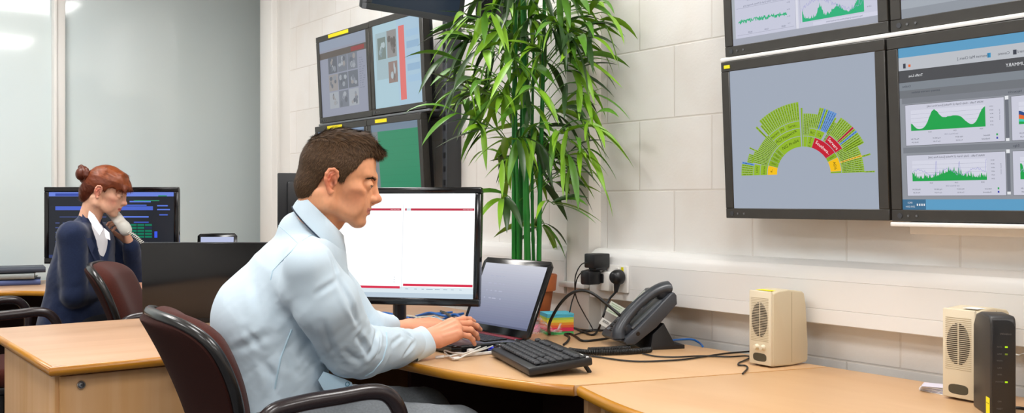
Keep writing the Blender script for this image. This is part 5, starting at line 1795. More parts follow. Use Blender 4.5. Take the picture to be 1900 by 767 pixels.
def vnoise(X, Y, Z, seed, f):
    r = np.random.RandomState(seed)
    s_ = 0
    for i in range(5):
        k = r.normal(size=3) * f; w = r.normal(size=3) * f * 0.6
        s_ = s_ + np.sin(k[0] * X + k[1] * Y + k[2] * Z + r.uniform(0, 6) + 1.3 * np.sin(w[0] * X + w[1] * Y + w[2] * Z + r.uniform(0, 6)))
    return s_ / 5

# ------------------------------------------------------------------ head: X forward, Y left, Z up, millimetres from the midpoint between the ears
def head_field(h=0.0020, eyes=False, op_=0.0038, female=False, neck_to=None, neck_r=(0.056, 0.060)):
    m = 0.001
    F = Field((-0.11, -0.105, -0.20), (0.15, 0.105, 0.14), h)
    def E(c, r, k=8, mode='add', R=None): F.ell(np.array(c) * m, np.array(r) * m, k * m, R, mode)
    def C(a, b, ra, rb, k=8, mode='add', sq=None): F.cap(np.array(a) * m, np.array(b) * m, ra * m, rb * m, k * m, sq, mode)
    E((12, 0, 42), (85, 73, 76), 5)                       # cranium
    E((52, 0, 58), (46, 58, 48), 18)                      # forehead
    E((52, 0, -20), (56, 48, 60), 22)                     # mid face
    for s_ in (-1, 1):
        C((6, 55 * s_, -50), (84, 15 * s_, -76), 14 if not female else 11, 15 if not female else 12, 20)     # jaw line
        C((8, 54 * s_, -54), (6, 60 * s_, -6), 12, 11, 18)
        E((60, 45 * s_, -5), (22, 12, 11), 24)            # cheekbone
        E((60, 35 * s_, -42), (26, 12, 26), 22)
        if not female: E((70, 60 * s_, -34), (22, 10, 20), 16, 'sub')           # cheek
    E((88, 0, -77), (19, 21, 15) if not female else (16, 16, 14), 12)   # chin
    E((86, 0, -48), (22, 27, 25), 14)                     # muzzle under the lips
    if not female:
        C((99, 9, 34), (78, 44, 36), 11, 8, 14); C((99, -9, 34), (78, -44, 36), 11, 8, 14)   # brow
    else:
        C((95, 10, 33), (76, 44, 36), 11, 8, 12); C((95, -10, 33), (76, -44, 36), 11, 8, 12)
    for s_ in (-1, 1):
        E((103, 33 * s_, 12), (18, 19, 11), 9, 'sub'); E((90, 47 * s_, 12), (12, 9, 9), 8, 'sub')    # eye sockets
        F.ell(np.array((87, 32 * s_, 13)) * m, np.array((14.8, 15.5, 14.2)) * m, 0.004)     # closed-down lids round the ball
    # nose
    tipx = 121 if not female else 117
    C((103, 0, 24), (tipx - 4, 0, -8), 7.5, 8.0, 10)
    E((tipx, 0, -14), (11.5, 10, 9.5), 7)
    for s_ in (-1, 1):
        E((tipx - 11, 10.5 * s_, -18), (10, 7.0, 7.5), 6)
        E((tipx - 6, 5.5 * s_, -25), (5, 3.0, 4), 2, 'sub')
    C((tipx - 2, 0, -22), (108, 0, -32), 4, 5, 6)
    # lips
    up_, lo_ = 4.6, 5.6
    F.poly([np.array(p) * m for p in ((89, -26, -46.5), (102, -14, -43.5), (107, -5, -42), (106.5, 0, -42.6), (107, 5, -42), (102, 14, -43.5), (89, 26, -46.5))], [x * m for x in (2.5, up_ - 1, up_, up_, up_, up_ - 1, 2.5)], 0.004)
    F.poly([np.array(p) * m for p in ((90, -24, -48), (102, -11, -52), (105.5, 0, -53), (102, 11, -52), (90, 24, -48))], [x * m for x in (2.5, lo_ - 1, lo_, lo_ - 1, 2.5)], 0.004)
    F.poly([np.array(p) * m for p in ((86, -28, -47.8), (106, -14, -47.4), (115.5, 0, -47.6), (106, 14, -47.4), (86, 28, -47.8))], 0.0010, 0.0025, 'sub')
    C((112, 0, -36), (110, 0, -39), 1.8, 2.0, 4, 'sub')
    E((113, 0, -64), (7, 16, 4.5), 8, 'sub')              # fold over the chin
    # eye openings (looking down)
    for s_ in (-1, 1):
        F.poly([np.array(p) * m for p in ((98.6, 21.5 * s_, 9.4), (102, 28 * s_, 9.6), (101, 36 * s_, 9.8), (95.5, 45 * s_, 9.6))], [0.0012, op_, op_, 0.0012], 0.0012, 'sub')
        if eyes: F.ell(np.array((87, 32 * s_, 13)) * m, np.array((11.2, 11.2, 11.2)) * m, 0.0006, None, 'sub')
        F.poly([np.array(p) * m for p in ((98, 20 * s_, 17), (100, 30 * s_, 20.0), (93, 43 * s_, 18))], 0.0004, 0.003, 'sub')
    # ears
    for s_ in (-1, 1):
        def P(x, z, y): return np.array((x * 0.88 + 5, s_ * (72 + (y - 72) * 0.95), z * 0.88)) * m
        F.ell(P(-5, 4, 76), np.array((13, 4.5, 22)) * m, 0.004)
        F.poly([P(6, 5, 76), P(9, 17, 78), P(5, 28, 81), P(-5, 33, 84), P(-16, 29, 87), P(-21, 17, 88.5), P(-20, 2, 87), P(-15, -10, 83), P(-8, -21, 79), P(-1, -28, 76), P(5, -25, 74)], [x * m for x in (3, 3.4, 3.6, 3.6, 3.8, 4.0, 4.0, 3.8, 4.2, 6.0, 4.0)], 0.003)
        F.poly([P(-2, 22, 80), P(-10, 15, 83.5), P(-11, 2, 83), P(-6, -9, 80)], 0.0030, 0.003)
        F.ell(P(-1, -1, 83), np.array((6.6, 6.5, 9)) * m, 0.003, None, 'sub')
        F.ell(P(-13, 14, 89), np.array((2.0, 3.5, 11)) * m, 0.002, None, 'sub')
        F.ell(P(6.5, -3, 77), np.array((4.0, 4.0, 5.5)) * m, 0.003)
    # neck
    if neck_to is not None:
        nt_ = np.array(neck_to)
        F.cap(np.array((-12, 0, -30)) * m, nt_, neck_r[0], neck_r[1], 0.022)
        if not female:
            F.ell(np.array((-12, 0, -30)) * m * 0.45 + nt_ * 0.55 + np.array((0.050, 0, -0.006)), np.array((12, 12, 14)) * m, 0.016)
        for s_ in (-1, 1):
            F.cap(np.array((-16, 50 * s_, -34)) * m, nt_ + np.array((0.045, 0.012 * s_, -0.01)), 0.010, 0.012, 0.018)
    return F
def skin_tint(base, red, stub=None, lip='B4705E', redw=0.28):
    b, r_, s_, l_ = lin3(base), lin3(red), (lin3(stub) if stub else None), lin3(lip)
    def fn(P):                                            # P in head space, metres
        x, y, z = P[:, 0] * 1000, P[:, 1] * 1000, P[:, 2] * 1000
        c = np.repeat(b[None, :], len(P), 0)
        def mixc(c, col, w): return c * (1 - w[:, None]) + col[None, :] * w[:, None]
        g = lambda cx, cy, cz, sx, sy, sz: np.exp(-(((x - cx) / sx) ** 2 + ((np.abs(y) - cy) / sy) ** 2 + ((z - cz) / sz) ** 2))
        c = mixc(c, r_, redw * g(70, 50, -20, 26, 25, 24) + 0.45 * g(122, 0, -15, 14, 14, 12))
        c = mixc(c, r_, np.clip(0.85 * g(-6, 84, 4, 26, 12, 36), 0, 0.8))
        if s_ is not None:
            w = 0.34 * g(85, 20, -66, 40, 45, 30) + 0.30 * g(40, 55, -45, 40, 20, 26) + 0.20 * g(112, 8, -33, 10, 16, 7)
            c = mixc(c, s_, np.clip(w, 0, 0.45))
        lipw = ((x > 92) & (np.abs(y) < 26 - np.clip(112 - x, 0, 9) * 0.2) & (z < -38.5 - 0.10 * np.abs(y)) & (z > -59 + 0.35 * np.abs(y))).astype(float) * 0.75
        c = mixc(c, l_, lipw)
        c = mixc(c, lin3('5A2418'), np.clip(0.9 * g(8, 76, -2, 5, 7, 7), 0, 0.8))  # shade of the ear hollow, put into the skin colour
        c = c * (1 + 0.05 * vnoise(P[:, 0], P[:, 1], P[:, 2], 12, 160) + 0.04 * vnoise(P[:, 0], P[:, 1], P[:, 2], 14, 420))[:, None]
        return c
    return fn

def eyes_for(Hr, Hc, parent, sc=1.0, hv_=None, hq_=None, lash_m=None, iris='4A3420', down=20):
    M_scl = mat('eye_white', 'DCD6CE', rough=0.15, spec=0.6)
    M_ir = mat('iris_' + iris, iris, rough=0.12, spec=0.6)
    M_pu = mat('pupil', '060505', rough=0.1)
    hb = BVHTree.FromPolygons([tuple(p) for p in hv_], [tuple(int(i) for i in f) for f in hq_])
    R4 = Matrix([[Hr[i][j] for j in range(3)] for i in range(3)]).to_4x4()
    for s_ in (-1, 1):
        M = Matrix.Translation(tuple(Hc)) @ R4 @ Matrix.Scale(sc, 4) @ Matrix.Translation((0.0875, 0.032 * s_, 0.013)) @ Matrix.Rotation(math.radians(90 + down), 4, 'Y')
        mb = MB()
        def arc(a0, a1, n, r): return [(max(1e-5, r * math.sin(a0 + (a1 - a0) * i / n)), r * math.cos(a0 + (a1 - a0) * i / n)) for i in range(n + 1)]
        mb.lathe(arc(0.48, PI - 0.01, 14, 0.0122), M_scl, seg=24, M=M, cap=False)
        mb.lathe(arc(0.20, 0.49, 4, 0.0124), M_ir, seg=24, M=M, cap=False)
        mb.lathe(arc(0.0, 0.21, 3, 0.0125), M_pu, seg=24, M=M, cap=False)
        mb.build('eye', parent)
        pts = []
        for k in range(12):
            f = k / 11
            yy = (0.0205 + 0.0245 * f) * s_
            loc, nr, _, _ = hb.ray_cast(Vector((0.17, yy * 1.0, 0.0138 - 0.0012 * abs(f - 0.4) * 2)), Vector((-1, 0, 0)))
            if loc is not None and loc.x > 0.08: pts.append(Vector(place(np.array(loc + nr * 0.0002)[None], Hr, Hc, sc)[0]))
        if len(pts) > 3:
            mb = MB()
            mb.tube(spline(pts, 3), 0.0011 * sc, lash_m, seg=6)
            mb.build('eyelashes', parent)

# ------------------------------------------------------------------ hand: X along the fingers, Y towards the thumb, Z out of the back of the hand
def hand_joints(curl, spread=(0.10, 0.03, -0.04, -0.11), thumb=None, k=1.0):
    """curl: four tuples of three bends (radians) for index..little"""
    Ys = (0.027, 0.008, -0.011, -0.029)
    X0 = (0.088, 0.092, 0.086, 0.077)
    Ls = ((0.043, 0.026, 0.021), (0.048, 0.030, 0.022), (0.044, 0.028, 0.021), (0.034, 0.021, 0.019))
    Rr = ((0.0098, 0.0086, 0.0078, 0.0064), (0.0100, 0.0088, 0.0079, 0.0065), (0.0095, 0.0083, 0.0075, 0.0062), (0.0084, 0.0072, 0.0066, 0.0056))
    out = []
    for f in range(4):
        p = np.array((X0[f], Ys[f], 0.002 if f in (0, 3) else 0.005))
        pts, a = [p], 0.0
        sp_ = spread[f]
        for j in range(3):
            a += curl[f][j]
            d = np.array((math.cos(a) * math.cos(sp_), math.cos(a) * math.sin(sp_), -math.sin(a)))
            p = p + d * Ls[f][j]
            pts.append(p)
        out.append((pts, Rr[f], Ys[f]))
    th = thumb or [(0.022, 0.020, -0.010), (0.048, 0.044, -0.020), (0.076, 0.056, -0.026), (0.101, 0.060, -0.030)]
    return out, [np.array(t) for t in th]
def hand_field(curl, h=0.0017, thumb=None, wrist_len=0.09, scale=1.0, **kw):
    fg, th = hand_joints(curl, thumb=thumb, **kw)
    F = Field((-wrist_len - 0.04, -0.065, -0.115), (0.205, 0.085, 0.045), h)
    zf = (np.array((0, 0, 1.0)), 0.68)
    for (pts, R_, y) in fg:
        F.cap((0.006, y * 0.55, 0.0), pts[0], 0.0145, R_[0] + 0.0022, 0.012, zf if False else None)
        F.cap((0.02, y * 0.75, -0.010), pts[0] + np.array((-0.012, 0, -0.008)), 0.012, 0.009, 0.012)
        F.ell(pts[0] + np.array((-0.001, 0, 0.0035)), (0.010, 0.0085, 0.0080), 0.006)
    for (pts, R_, y) in fg:
        for j in range(3):
            F.cap(pts[j], pts[j + 1], R_[j], R_[j + 1], 0.0032)
        for j in (1, 2):
            F.ell(pts[j], (R_[j] * 1.04, R_[j] * 1.10, R_[j] * 1.06), 0.003)
        F.cap((0.03, y * 0.8, 0.0125), pts[0] + np.array((-0.006, 0, 0.0105)), 0.0016, 0.0022, 0.007)   # tendon
    F.cap(th[0], th[1], 0.0165, 0.0125, 0.014)
    F.cap(th[1], th[2], 0.0118, 0.0104, 0.004)
    F.cap(th[2], th[3], 0.0102, 0.0078, 0.004)
    F.cap((-wrist_len, 0, -0.002), (0.008, 0, -0.002), 0.027, 0.0245, 0.016, (np.array((0, 0, 1.0)), 0.78))
    return F, fg, th
def place(P, R, t, s=1.0):
    return (np.asarray(P) * s) @ np.asarray(R).T + np.asarray(t)
def frame(x, z):
    """columns X (fingers), Y, Z (back of hand)"""
    x = np.array(x, float); x /= np.linalg.norm(x)
    z = np.array(z, float); z = z - x * (z @ x); z /= np.linalg.norm(z)
    return np.stack([x, np.cross(z, x), z], 1)

# ------------------------------------------------------------------ hair made of short tapered strands over a scalp cap
def strands(name, P, N, dirs, lens, width, mats, parent, seed=1, bend=0.35, to=None, seg=3):
    r = np.random.RandomState(seed)
    n = len(P)
    side = np.cross(dirs, N); side /= np.maximum(1e-6, np.linalg.norm(side, axis=1, keepdims=True))
    V, Q, MI = [], [], []
    pos = P - N * 0.001
    d = dirs.copy()
    rows = []
    for i in range(seg + 1):
        f = i / seg
        w = (width * (1 - 0.85 * f ** 1.5))[:, None]
        rows.append((pos - side * w / 2, pos + side * w / 2))
        pos = pos + d * (lens / seg)[:, None]
        d = d - N * (np.asarray(bend) / seg)
        d /= np.linalg.norm(d, axis=1, keepdims=True)
    A = np.stack([np.stack(rw, 1) for rw in rows], 1).reshape(-1, 3)      # n, seg+1, 2
    base = np.arange(n)[:, None] * (2 * (seg + 1))
    for i in range(seg):
        Q.append(np.concatenate([base + 2 * i, base + 2 * i + 1, base + 2 * i + 3, base + 2 * i + 2], 1))
    Q = np.stack(Q, 1).reshape(-1, 4)
    mi = np.repeat(r.randint(0, len(mats), n), seg)
    return A, Q, mi
def surf_sample(P, Q, n, seed):
    r = np.random.RandomState(seed)
    a, b, c, d_ = P[Q[:, 0]], P[Q[:, 1]], P[Q[:, 2]], P[Q[:, 3]]
    nr = np.cross(c - a, d_ - b)
    ar = np.linalg.norm(nr, axis=1)
    ok = ar > 1e-12
    pi = r.choice(len(Q), n, p=np.where(ok, ar, 0) / ar[ok].sum())
    u, v = r.rand(n, 1), r.rand(n, 1)
    pt = a[pi] * (1 - u) * (1 - v) + b[pi] * u * (1 - v) + c[pi] * u * v + d_[pi] * (1 - u) * v
    return pt, nr[pi] / ar[pi][:, None]
# ------------------------------------------------------------------ the man in the blue shirt
M_skin = vcol_mat('skin', rough=0.48, sss=0.10, spec=0.35)
M_shirt = mat('pale_blue_cotton', 'CBDCE8', rough=0.85, spec=0.15, bump=(900, 0.06), sheen=0.1)
M_seam = mat('shirt_seam', 'BBD6E5', rough=0.8, spec=0.15)
M_navyline = mat('collar_piping', '12283E', rough=0.7)
M_trou = mat('grey_wool', '7E8388', rough=0.9, noise=(200, '6A6F74', 0.7))
M_shoe = mat('black_leather', '151313', rough=0.3)
HAIR_M = [mat('brown_hair_%d' % i, c, rough=0.6, spec=0.2) for i, c in enumerate(('4A3623', '5A422C', '3B2B1D', '684D35'))]

MD, MR = 2.38, (540 - CX) / F_PX * 2.38
org = cw(MR, MD, 0)
man = thing('person', 'man in a pale blue shirt leaning forward and typing on the open laptop', 'person', (org.x, org.y, 0), (0, 0, -TH))
def lm(px, py, d):
    return np.array(((px - CX) / F_PX * d - MR, d - MD, CAM_Z - (py - HY) * d / F_PX))
FAC = np.array((math.cos(math.radians(24)), math.sin(math.radians(24)), 0.0))      # chest direction
NEAR = np.array((FAC[1], -FAC[0], 0.0))                                             # towards his right, the camera side

# head and neck
Hc = lm(611, 338, 2.36)
Hr = euler(math.radians(13), math.radians(13))
nbase = lm(583, 438, 2.37)
Fh = head_field(0.0017, eyes=True, neck_to=Hr.T @ (nbase - Hc), neck_r=(0.053, 0.050))
hv, hq = Fh.mesh()
tint_fn = skin_tint('EAA67C', 'CF6A50', stub='8A5C46', lip='B0605A')
head_v = place(hv, Hr, Hc)
head_t = tint_fn(hv)
# hands
Rw = lm(796, 629, 2.625)
Rf = frame((0.80, 0.50, 0.26), (0.34, -0.30, 0.90))
F_, fg, th = hand_field(((0.22, 0.30, 0.22), (0.36, 0.34, 0.22), (0.46, 0.46, 0.26), (0.50, 0.46, 0.28)), thumb=[(0.022, 0.020, -0.012), (0.050, 0.036, -0.028), (0.078, 0.036, -0.040), (0.100, 0.030, -0.046)], wrist_len=0.08)
rv, rq = F_.mesh()
rh_v = place(rv, Rf, Rw)
Lw = lm(758, 606, 2.80)
Lf = frame((0.86, 0.42, -0.02), (0.0, -0.2, 0.95))
F_, fg, th = hand_field(((0.35, 0.40, 0.22), (0.38, 0.45, 0.22), (0.42, 0.50, 0.25), (0.40, 0.50, 0.30)), wrist_len=0.08, h=0.002)
lv, lq = F_.mesh()
lv = lv * np.array((1, -1, 1)); lq = lq[:, ::-1]
lh_v = place(lv, Lf, Lw)
# trunk, arms and legs under the clothes
ns, fs = lm(574, 494, 2.20), lm(592, 484, 2.53)
ne, fe = lm(650, 648, 2.34), lm(672, 612, 2.62)
hipc = lm(500, 745, 2.39); hipc[2] = 0.60
waist, mid, thx, chest = lm(507, 668, 2.39), lm(497, 592, 2.38), lm(553, 512, 2.37), lm(578, 462, 2.37)
B = Field((-0.40, -0.50, 0.0), (0.75, 0.75, 1.15), 0.008)
wid = (NEAR, 1.18)
B.cap(chest, thx, 0.056, 0.085, 0.02, wid); B.cap(thx, mid, 0.085, 0.100, 0.03, wid); B.cap(mid, waist, 0.100, 0.096, 0.03, wid); B.cap(waist, hipc, 0.100, 0.110, 0.03, wid)
B.cap(nbase, chest, 0.050, 0.06, 0.02)
for sh, el, wr in ((ns, ne, Rw - Rf[:, 0] * 0.05), (fs, fe, Lw - Lf[:, 0] * 0.05)):
    B.cap(thx, sh, 0.055, 0.042, 0.02); B.cap(sh, el, 0.050, 0.040, 0.02); B.cap(el, wr, 0.040, 0.025, 0.015)
legs = []
for sg in (1, -1):
    hp = hipc + NEAR * 0.09 * sg
    kn = hipc + NEAR * 0.13 * sg + FAC * 0.44; kn[2] = 0.565
    an = kn + FAC * 0.04; an[2] = 0.09
    legs.append((hp, kn, an))
    B.cap(hp, kn, 0.078, 0.055, 0.03); B.cap(kn, an, 0.055, 0.040, 0.02); B.cap(an, an + FAC * 0.10 + V3(0, 0, -0.05), 0.035, 0.026, 0.02)
bv, bq = B.mesh()
allv = [(head_v, hq), (rh_v, rq), (lh_v, lq), (bv, bq)]
nh = len(head_v)
def bt(V):
    t = np.repeat(lin3('DE9A78')[None, :], len(V), 0)
    t[:nh] = head_t
    nz = vnoise(V[nh:, 0], V[nh:, 1], V[nh:, 2], 3, 70)[:, None]
    t[nh:] = t[nh:] * (1 - 0.18 * np.clip(nz, 0, 1)) + lin3('CE7458')[None, :] * 0.18 * np.clip(nz, 0, 1)
    return t
body = np_mesh('body', allv, [M_skin], man, tint=bt)

# shirt
S = Field((-0.36, -0.42, 0.55), (0.42, 0.55, 1.20), 0.0038)
w2 = (NEAR, 1.16)
S.cap(chest + V3(-0.005, 0, -0.012), thx, 0.072, 0.106, 0.02, (NEAR, 1.22)); S.cap(thx, mid, 0.106, 0.128, 0.02, w2); S.cap(mid, waist, 0.128, 0.122, 0.02, w2); S.cap(waist, hipc + V3(0.01, 0, 0.04), 0.124, 0.134, 0.03, w2)
S.cap(lm(571, 450, 2.37), chest, 0.055, 0.074, 0.02, (NEAR, 1.2)); S.cap(lm(558, 433, 2.37), lm(562, 470, 2.37), 0.054, 0.064, 0.02)
S.cap(lm(562, 462, 2.37), ns, 0.044, 0.054, 0.02); S.cap(lm(568, 460, 2.37), fs, 0.044, 0.054, 0.02)
S.cap(lm(598, 454, 2.37), lm(608, 520, 2.40), 0.044, 0.052, 0.02)
S.cap(thx, ns + V3(-0.02, 0.03, -0.05), 0.08, 0.055, 0.03)
ma = lm(604, 560, 2.235)
S.cap(ns, ma, 0.055, 0.074, 0.010); S.cap(ma, ne, 0.076, 0.064, 0.008)
el2 = lm(670, 652, 2.39)
S.cap(ne, el2, 0.066, 0.062, 0.014)
rc = Rw - Rf[:, 0] * 0.034
S.cap(el2, lm(735, 646, 2.53), 0.064, 0.049, 0.014); S.cap(lm(735, 646, 2.53), rc, 0.049, 0.036, 0.012)
S.cap(fs, lm(628, 548, 2.58), 0.050, 0.056, 0.02); S.cap(lm(628, 548, 2.58), fe, 0.058, 0.054, 0.015)
lc = Lw - Lf[:, 0] * 0.060
S.cap(fe, lc, 0.058, 0.036, 0.012)
def folds(X, Y, Z):
    def g(c, r): return np.exp(-(((X - c[0]) ** 2 + (Y - c[1]) ** 2 + (Z - c[2]) ** 2) / r ** 2))
    # long soft folds hang from the shoulder blades and gather at the elbow and waist
    a1 = vnoise(X * 1.0, Y * 1.0, Z * 0.40, 11, 30)
    a2 = vnoise(X * 0.35 + Z * 0.35, Y * 0.7, Z * 1.0 - X * 0.9, 5, 60)
    a3 = vnoise(X * 1.1 - Z * 0.4, Y * 1.1, Z * 1.2 + X * 0.3, 17, 150)
    r1 = 1 - np.abs(a1) * 2; r2 = 1 - np.abs(a2) * 2.2
    we = g(ne + V3(0.03, 0, 0.03), 0.10) + 0.8 * g(lm(720, 632, 2.5), 0.09) + 0.5 * g(fe, 0.1)
    ww = g(waist + V3(0, 0, -0.04), 0.16) + 0.6 * g(lm(545, 600, 2.25), 0.12)
    return -(0.0012 * r1 + 0.0022 * we * r2 + 0.0014 * ww * r2 + 0.0008 * (we + ww) * np.clip(a3, -0.4, 1))
S.warp(folds)
# hollow where the arm lies along the ribs
sv, sq_ = S.mesh()
def bvh_of(): return BVHTree.FromPolygons([tuple(p) for p in sv], [tuple(int(i) for i in f) for f in sq_])
bvh = bvh_of()
camL = np.array((-MR, -MD, CAM_Z))
def on_shirt(px, py, lift=0.001):
    d = lm(px, py, 1.0) - camL
    loc, nrm, i, dist = bvh.ray_cast(Vector(camL), Vector(d).normalized(), 6.0)
    return (loc + nrm * lift) if loc is not None else None
# pressed creases and gathers in the cloth, laid on the shirt's own surface
def vert_normals(V, Q):
    n = np.cross(V[Q[:, 2]] - V[Q[:, 0]], V[Q[:, 3]] - V[Q[:, 1]])
    N = np.zeros_like(V)
    for c in range(4): np.add.at(N, Q[:, c], n)
    return N / np.maximum(1e-12, np.linalg.norm(N, axis=1, keepdims=True))
sN = vert_normals(sv, sq_)
def crease(pts, depth=0.0045, w=0.006, ridge=0.6):
    global sv
    W = []
    for a, b in zip(pts[:-1], pts[1:]):
        for k in range(8):
            q_ = on_shirt(a[0] + (b[0] - a[0]) * k / 8, a[1] + (b[1] - a[1]) * k / 8, 0.0)
            if q_ is not None: W.append(np.array(q_))
    if len(W) < 3: return
    W = np.array(W)
    lo, hi = W.min(0) - 4 * w, W.max(0) + 4 * w
    m = np.all((sv > lo) & (sv < hi), axis=1)
    P = sv[m]
    best = np.full(len(P), 9.0); tt = np.zeros(len(P))
    for i in range(len(W) - 1):
        ab = W[i + 1] - W[i]
        t = np.clip(((P - W[i]) @ ab) / max(1e-12, ab @ ab), 0, 1)
        d = np.linalg.norm(P - W[i] - t[:, None] * ab, axis=1)
        u = d < best
        best[u] = d[u]; tt[u] = (i + t[u]) / (len(W) - 1)
    env = np.sin(PI * np.clip(tt * 0.9 + 0.05, 0, 1)) ** 0.6
    disp = env * depth * (-np.exp(-(best / w) ** 2) + ridge * np.exp(-((best - 2.0 * w) / (1.2 * w)) ** 2))
    sv[m] = P + sN[m] * disp[:, None]
for pts, dp, w in ((((627, 518), (648, 556), (664, 600)), .005, .007), (((588, 545), (606, 533), (626, 520)), .003, .006), (((632, 545), (652, 580), (667, 608)), .002, .005),
                   (((664, 625), (676, 642), (684, 660)), .006, .007), (((699, 616), (694, 640), (684, 664)), .006, .007), (((640, 650), (655, 664), (668, 672)), .004, .007), (((706, 624), (703, 645), (698, 660)), .0035, .004),
                   (((748, 615), (757, 621), (766, 629)), .004, .004), (((770, 633), (762, 644), (749, 660)), .004, .005), (((726, 640), (738, 630), (748, 624)), .003, .005),
                   (((458, 612), (470, 630), (484, 648)), .0035, .008), (((440, 650), (470, 634), (506, 618)), .004, .009), (((489, 672), (506, 700), (509, 742)), .005, .010), (((472, 528), (478, 560), (484, 590)), .003, .010),
                   (((530, 650), (540, 680), (556, 700)), .004, .009), (((600, 600), (612, 640), (628, 668)), .0035, .008), (((612, 470), (622, 500), (624, 516)), .003, .006)):
    crease(pts, dp, w)
shirt = np_mesh('shirt', [(sv, sq_)], [M_shirt], man)
bvh = bvh_of()
def seam(pts, r, name, m=M_seam, label=None, flat=None):
    P = []
    for a, b in zip(pts[:-1], pts[1:]):
        for k in range(14):
            P.append((a[0] + (b[0] - a[0]) * k / 14, a[1] + (b[1] - a[1]) * k / 14))
    P.append(pts[-1])
    W = [on_shirt(*p, lift=0.0002) for p in P]
    W = [w for w in W if w is not None]
    for _ in range(2):
        W = [W[0]] + [(W[i - 1] + W[i] * 2 + W[i + 1]) / 4 for i in range(1, len(W) - 1)] + [W[-1]]
    mb = MB(); mb.tube(W, r, m, seg=6)
    o = mb.build(name, shirt)
    if label: o['label'] = label
seam([(509, 412), (528, 428), (545, 444), (553, 452)], 0.0009, 'seam')
seam([(553, 452), (540, 468), (520, 488), (506, 503), (502, 520)], 0.0013, 'seam')
seam([(553, 452), (575, 438), (597, 432), (615, 440)], 0.0009, 'seam')
seam([(541, 612), (530, 640), (521, 664), (515, 695), (510, 722)], 0.0022, 'seam')
seam([(717, 618), (718, 640), (710, 668), (692, 690), (678, 698)], 0.0022, 'seam')
# collar
def ring(c, e1, e2, r1, r2, n=40): return [Vector(c) + Vector(e1) * (r1 * math.cos(2 * PI * k / n)) + Vector(e2) * (r2 * math.sin(2 * PI * k / n)) for k in range(n)]
e1 = np.array((0.71, 0.05, -0.70)); e1 /= np.linalg.norm(e1); e2 = np.array((-0.09, 0.96, 0.24))
ct, cb_ = lm(599, 400, 2.365), lm(592, 431, 2.37)
e2t = np.array((-0.09, 0.98, -0.16)); e2 = np.array((-0.09, 0.99, 0.03)); e2m = (e2t + e2) / 2
rings = [ring(ct - e1 * 0.0, e1, e2t, 0.0655, 0.064), ring(ct, e1, e2t, 0.0700, 0.0685), ring((ct * 2 + cb_) / 3, e1, e2m, 0.0765, 0.0745), ring((ct + cb_ * 2) / 3, e1, e2m, 0.083, 0.080), ring(cb_ + V3(-0.002, 0, 0.002), e1, e2, 0.085, 0.083), ring(cb_ + V3(0.0, 0, 0.004), e1, e2, 0.080, 0.077)]
mb = MB()
V = [p for r_ in rings for p in r_]
n = 40
Fc = []
for i in range(len(rings) - 1):
    for k in range(n):
        Fc.append((i * n + k, i * n + (k + 1) % n, (i + 1) * n + (k + 1) % n, (i + 1) * n + k))
mb.add(V, Fc, M_shirt)
col_ = mb.build('collar', shirt, angle=70)
mb = MB()
arc = [rings[4][k % n] + (rings[4][k % n] - Vector(cb_)).normalized() * 0.001 for k in range(18, 33)]
mb.tube(arc, 0.0016, M_navyline, seg=6)
mb.build('collar_piping', shirt)
# cuffs: open bands round the wrists
def cuff(c, ax, r, L_, name, flat=(1, 1), roll=None):
    ax = np.array(ax) / np.linalg.norm(ax)
    z = roll if roll is not None else np.array((0, 0, 1.0))
    f = frame(ax, z)
    mb = MB()
    prof = [(-L_, r * 1.02), (-L_ * 0.4, r * 1.05), (-0.002, r * 1.01), (0.0, r * 0.97), (-0.004, r * 0.93), (-L_ * 0.5, r * 0.93)]
    V, Fc = [], []
    nn = 32
    for (u, rad) in prof:
        for k in range(nn):
            a = 2 * PI * k / nn
            V.append(tuple(np.array(c) + f[:, 0] * u + f[:, 1] * (rad * math.cos(a) * flat[0]) + f[:, 2] * (rad * math.sin(a) * flat[1])))
    for i in range(len(prof) - 1):
        for k in range(nn):
            Fc.append((i * nn + k, i * nn + (k + 1) % nn, (i + 1) * nn + (k + 1) % nn, (i + 1) * nn + k))
    mb.add(V, Fc, M_shirt)
    return mb.build(name, shirt, angle=60)
cuff(Rw - Rf[:, 0] * 0.004, Rf[:, 0] + V3(0, 0, 0.10), 0.0395, 0.058, 'cuff', (1.05, 0.95), Rf[:, 2])
cuff(Lw - Lf[:, 0] * 0.044, Lf[:, 0], 0.037, 0.05, 'cuff', (1.02, 0.9), Lf[:, 2])
# buttoned shirt tail showing in front of the waist
mb = MB()
tp = [lm(*p) for p in ((600, 690, 2.30), (612, 694, 2.31), (640, 704, 2.33), (652, 710, 2.34), (655, 718, 2.34), (648, 725, 2.34), (625, 728, 2.32), (600, 724, 2.30), (590, 706, 2.29))]
cen = sum(tp) / len(tp)
nrm = np.array((0.35, -0.93, 0.1))
Vt = [tuple(p + nrm * 0.0) for p in tp] + [tuple(p + nrm * 0.003) for p in tp]
nt_ = len(tp)
mb.add(Vt, [tuple(range(nt_ - 1, -1, -1)), tuple(range(nt_, 2 * nt_))] + [(k, (k + 1) % nt_, nt_ + (k + 1) % nt_, nt_ + k) for k in range(nt_)], mat('pale_blue_facing', 'BFDDF0', rough=0.8))
tab = mb.build('shirt_tail', shirt, angle=30)
mb = MB()
bc = lm(644, 713, 2.335) + nrm * 0.004
fb = frame(nrm, (0, 0, 1))
mb.tube([bc + fb[:, 1] * (0.0048 * math.cos(a)) + fb[:, 2] * (0.0048 * math.sin(a)) for a in [2 * PI * k / 16 for k in range(16)]], 0.0012, mat('button_ring', '5F93A8', rough=0.4), seg=6, closed=True)
mb.build('button', tab)

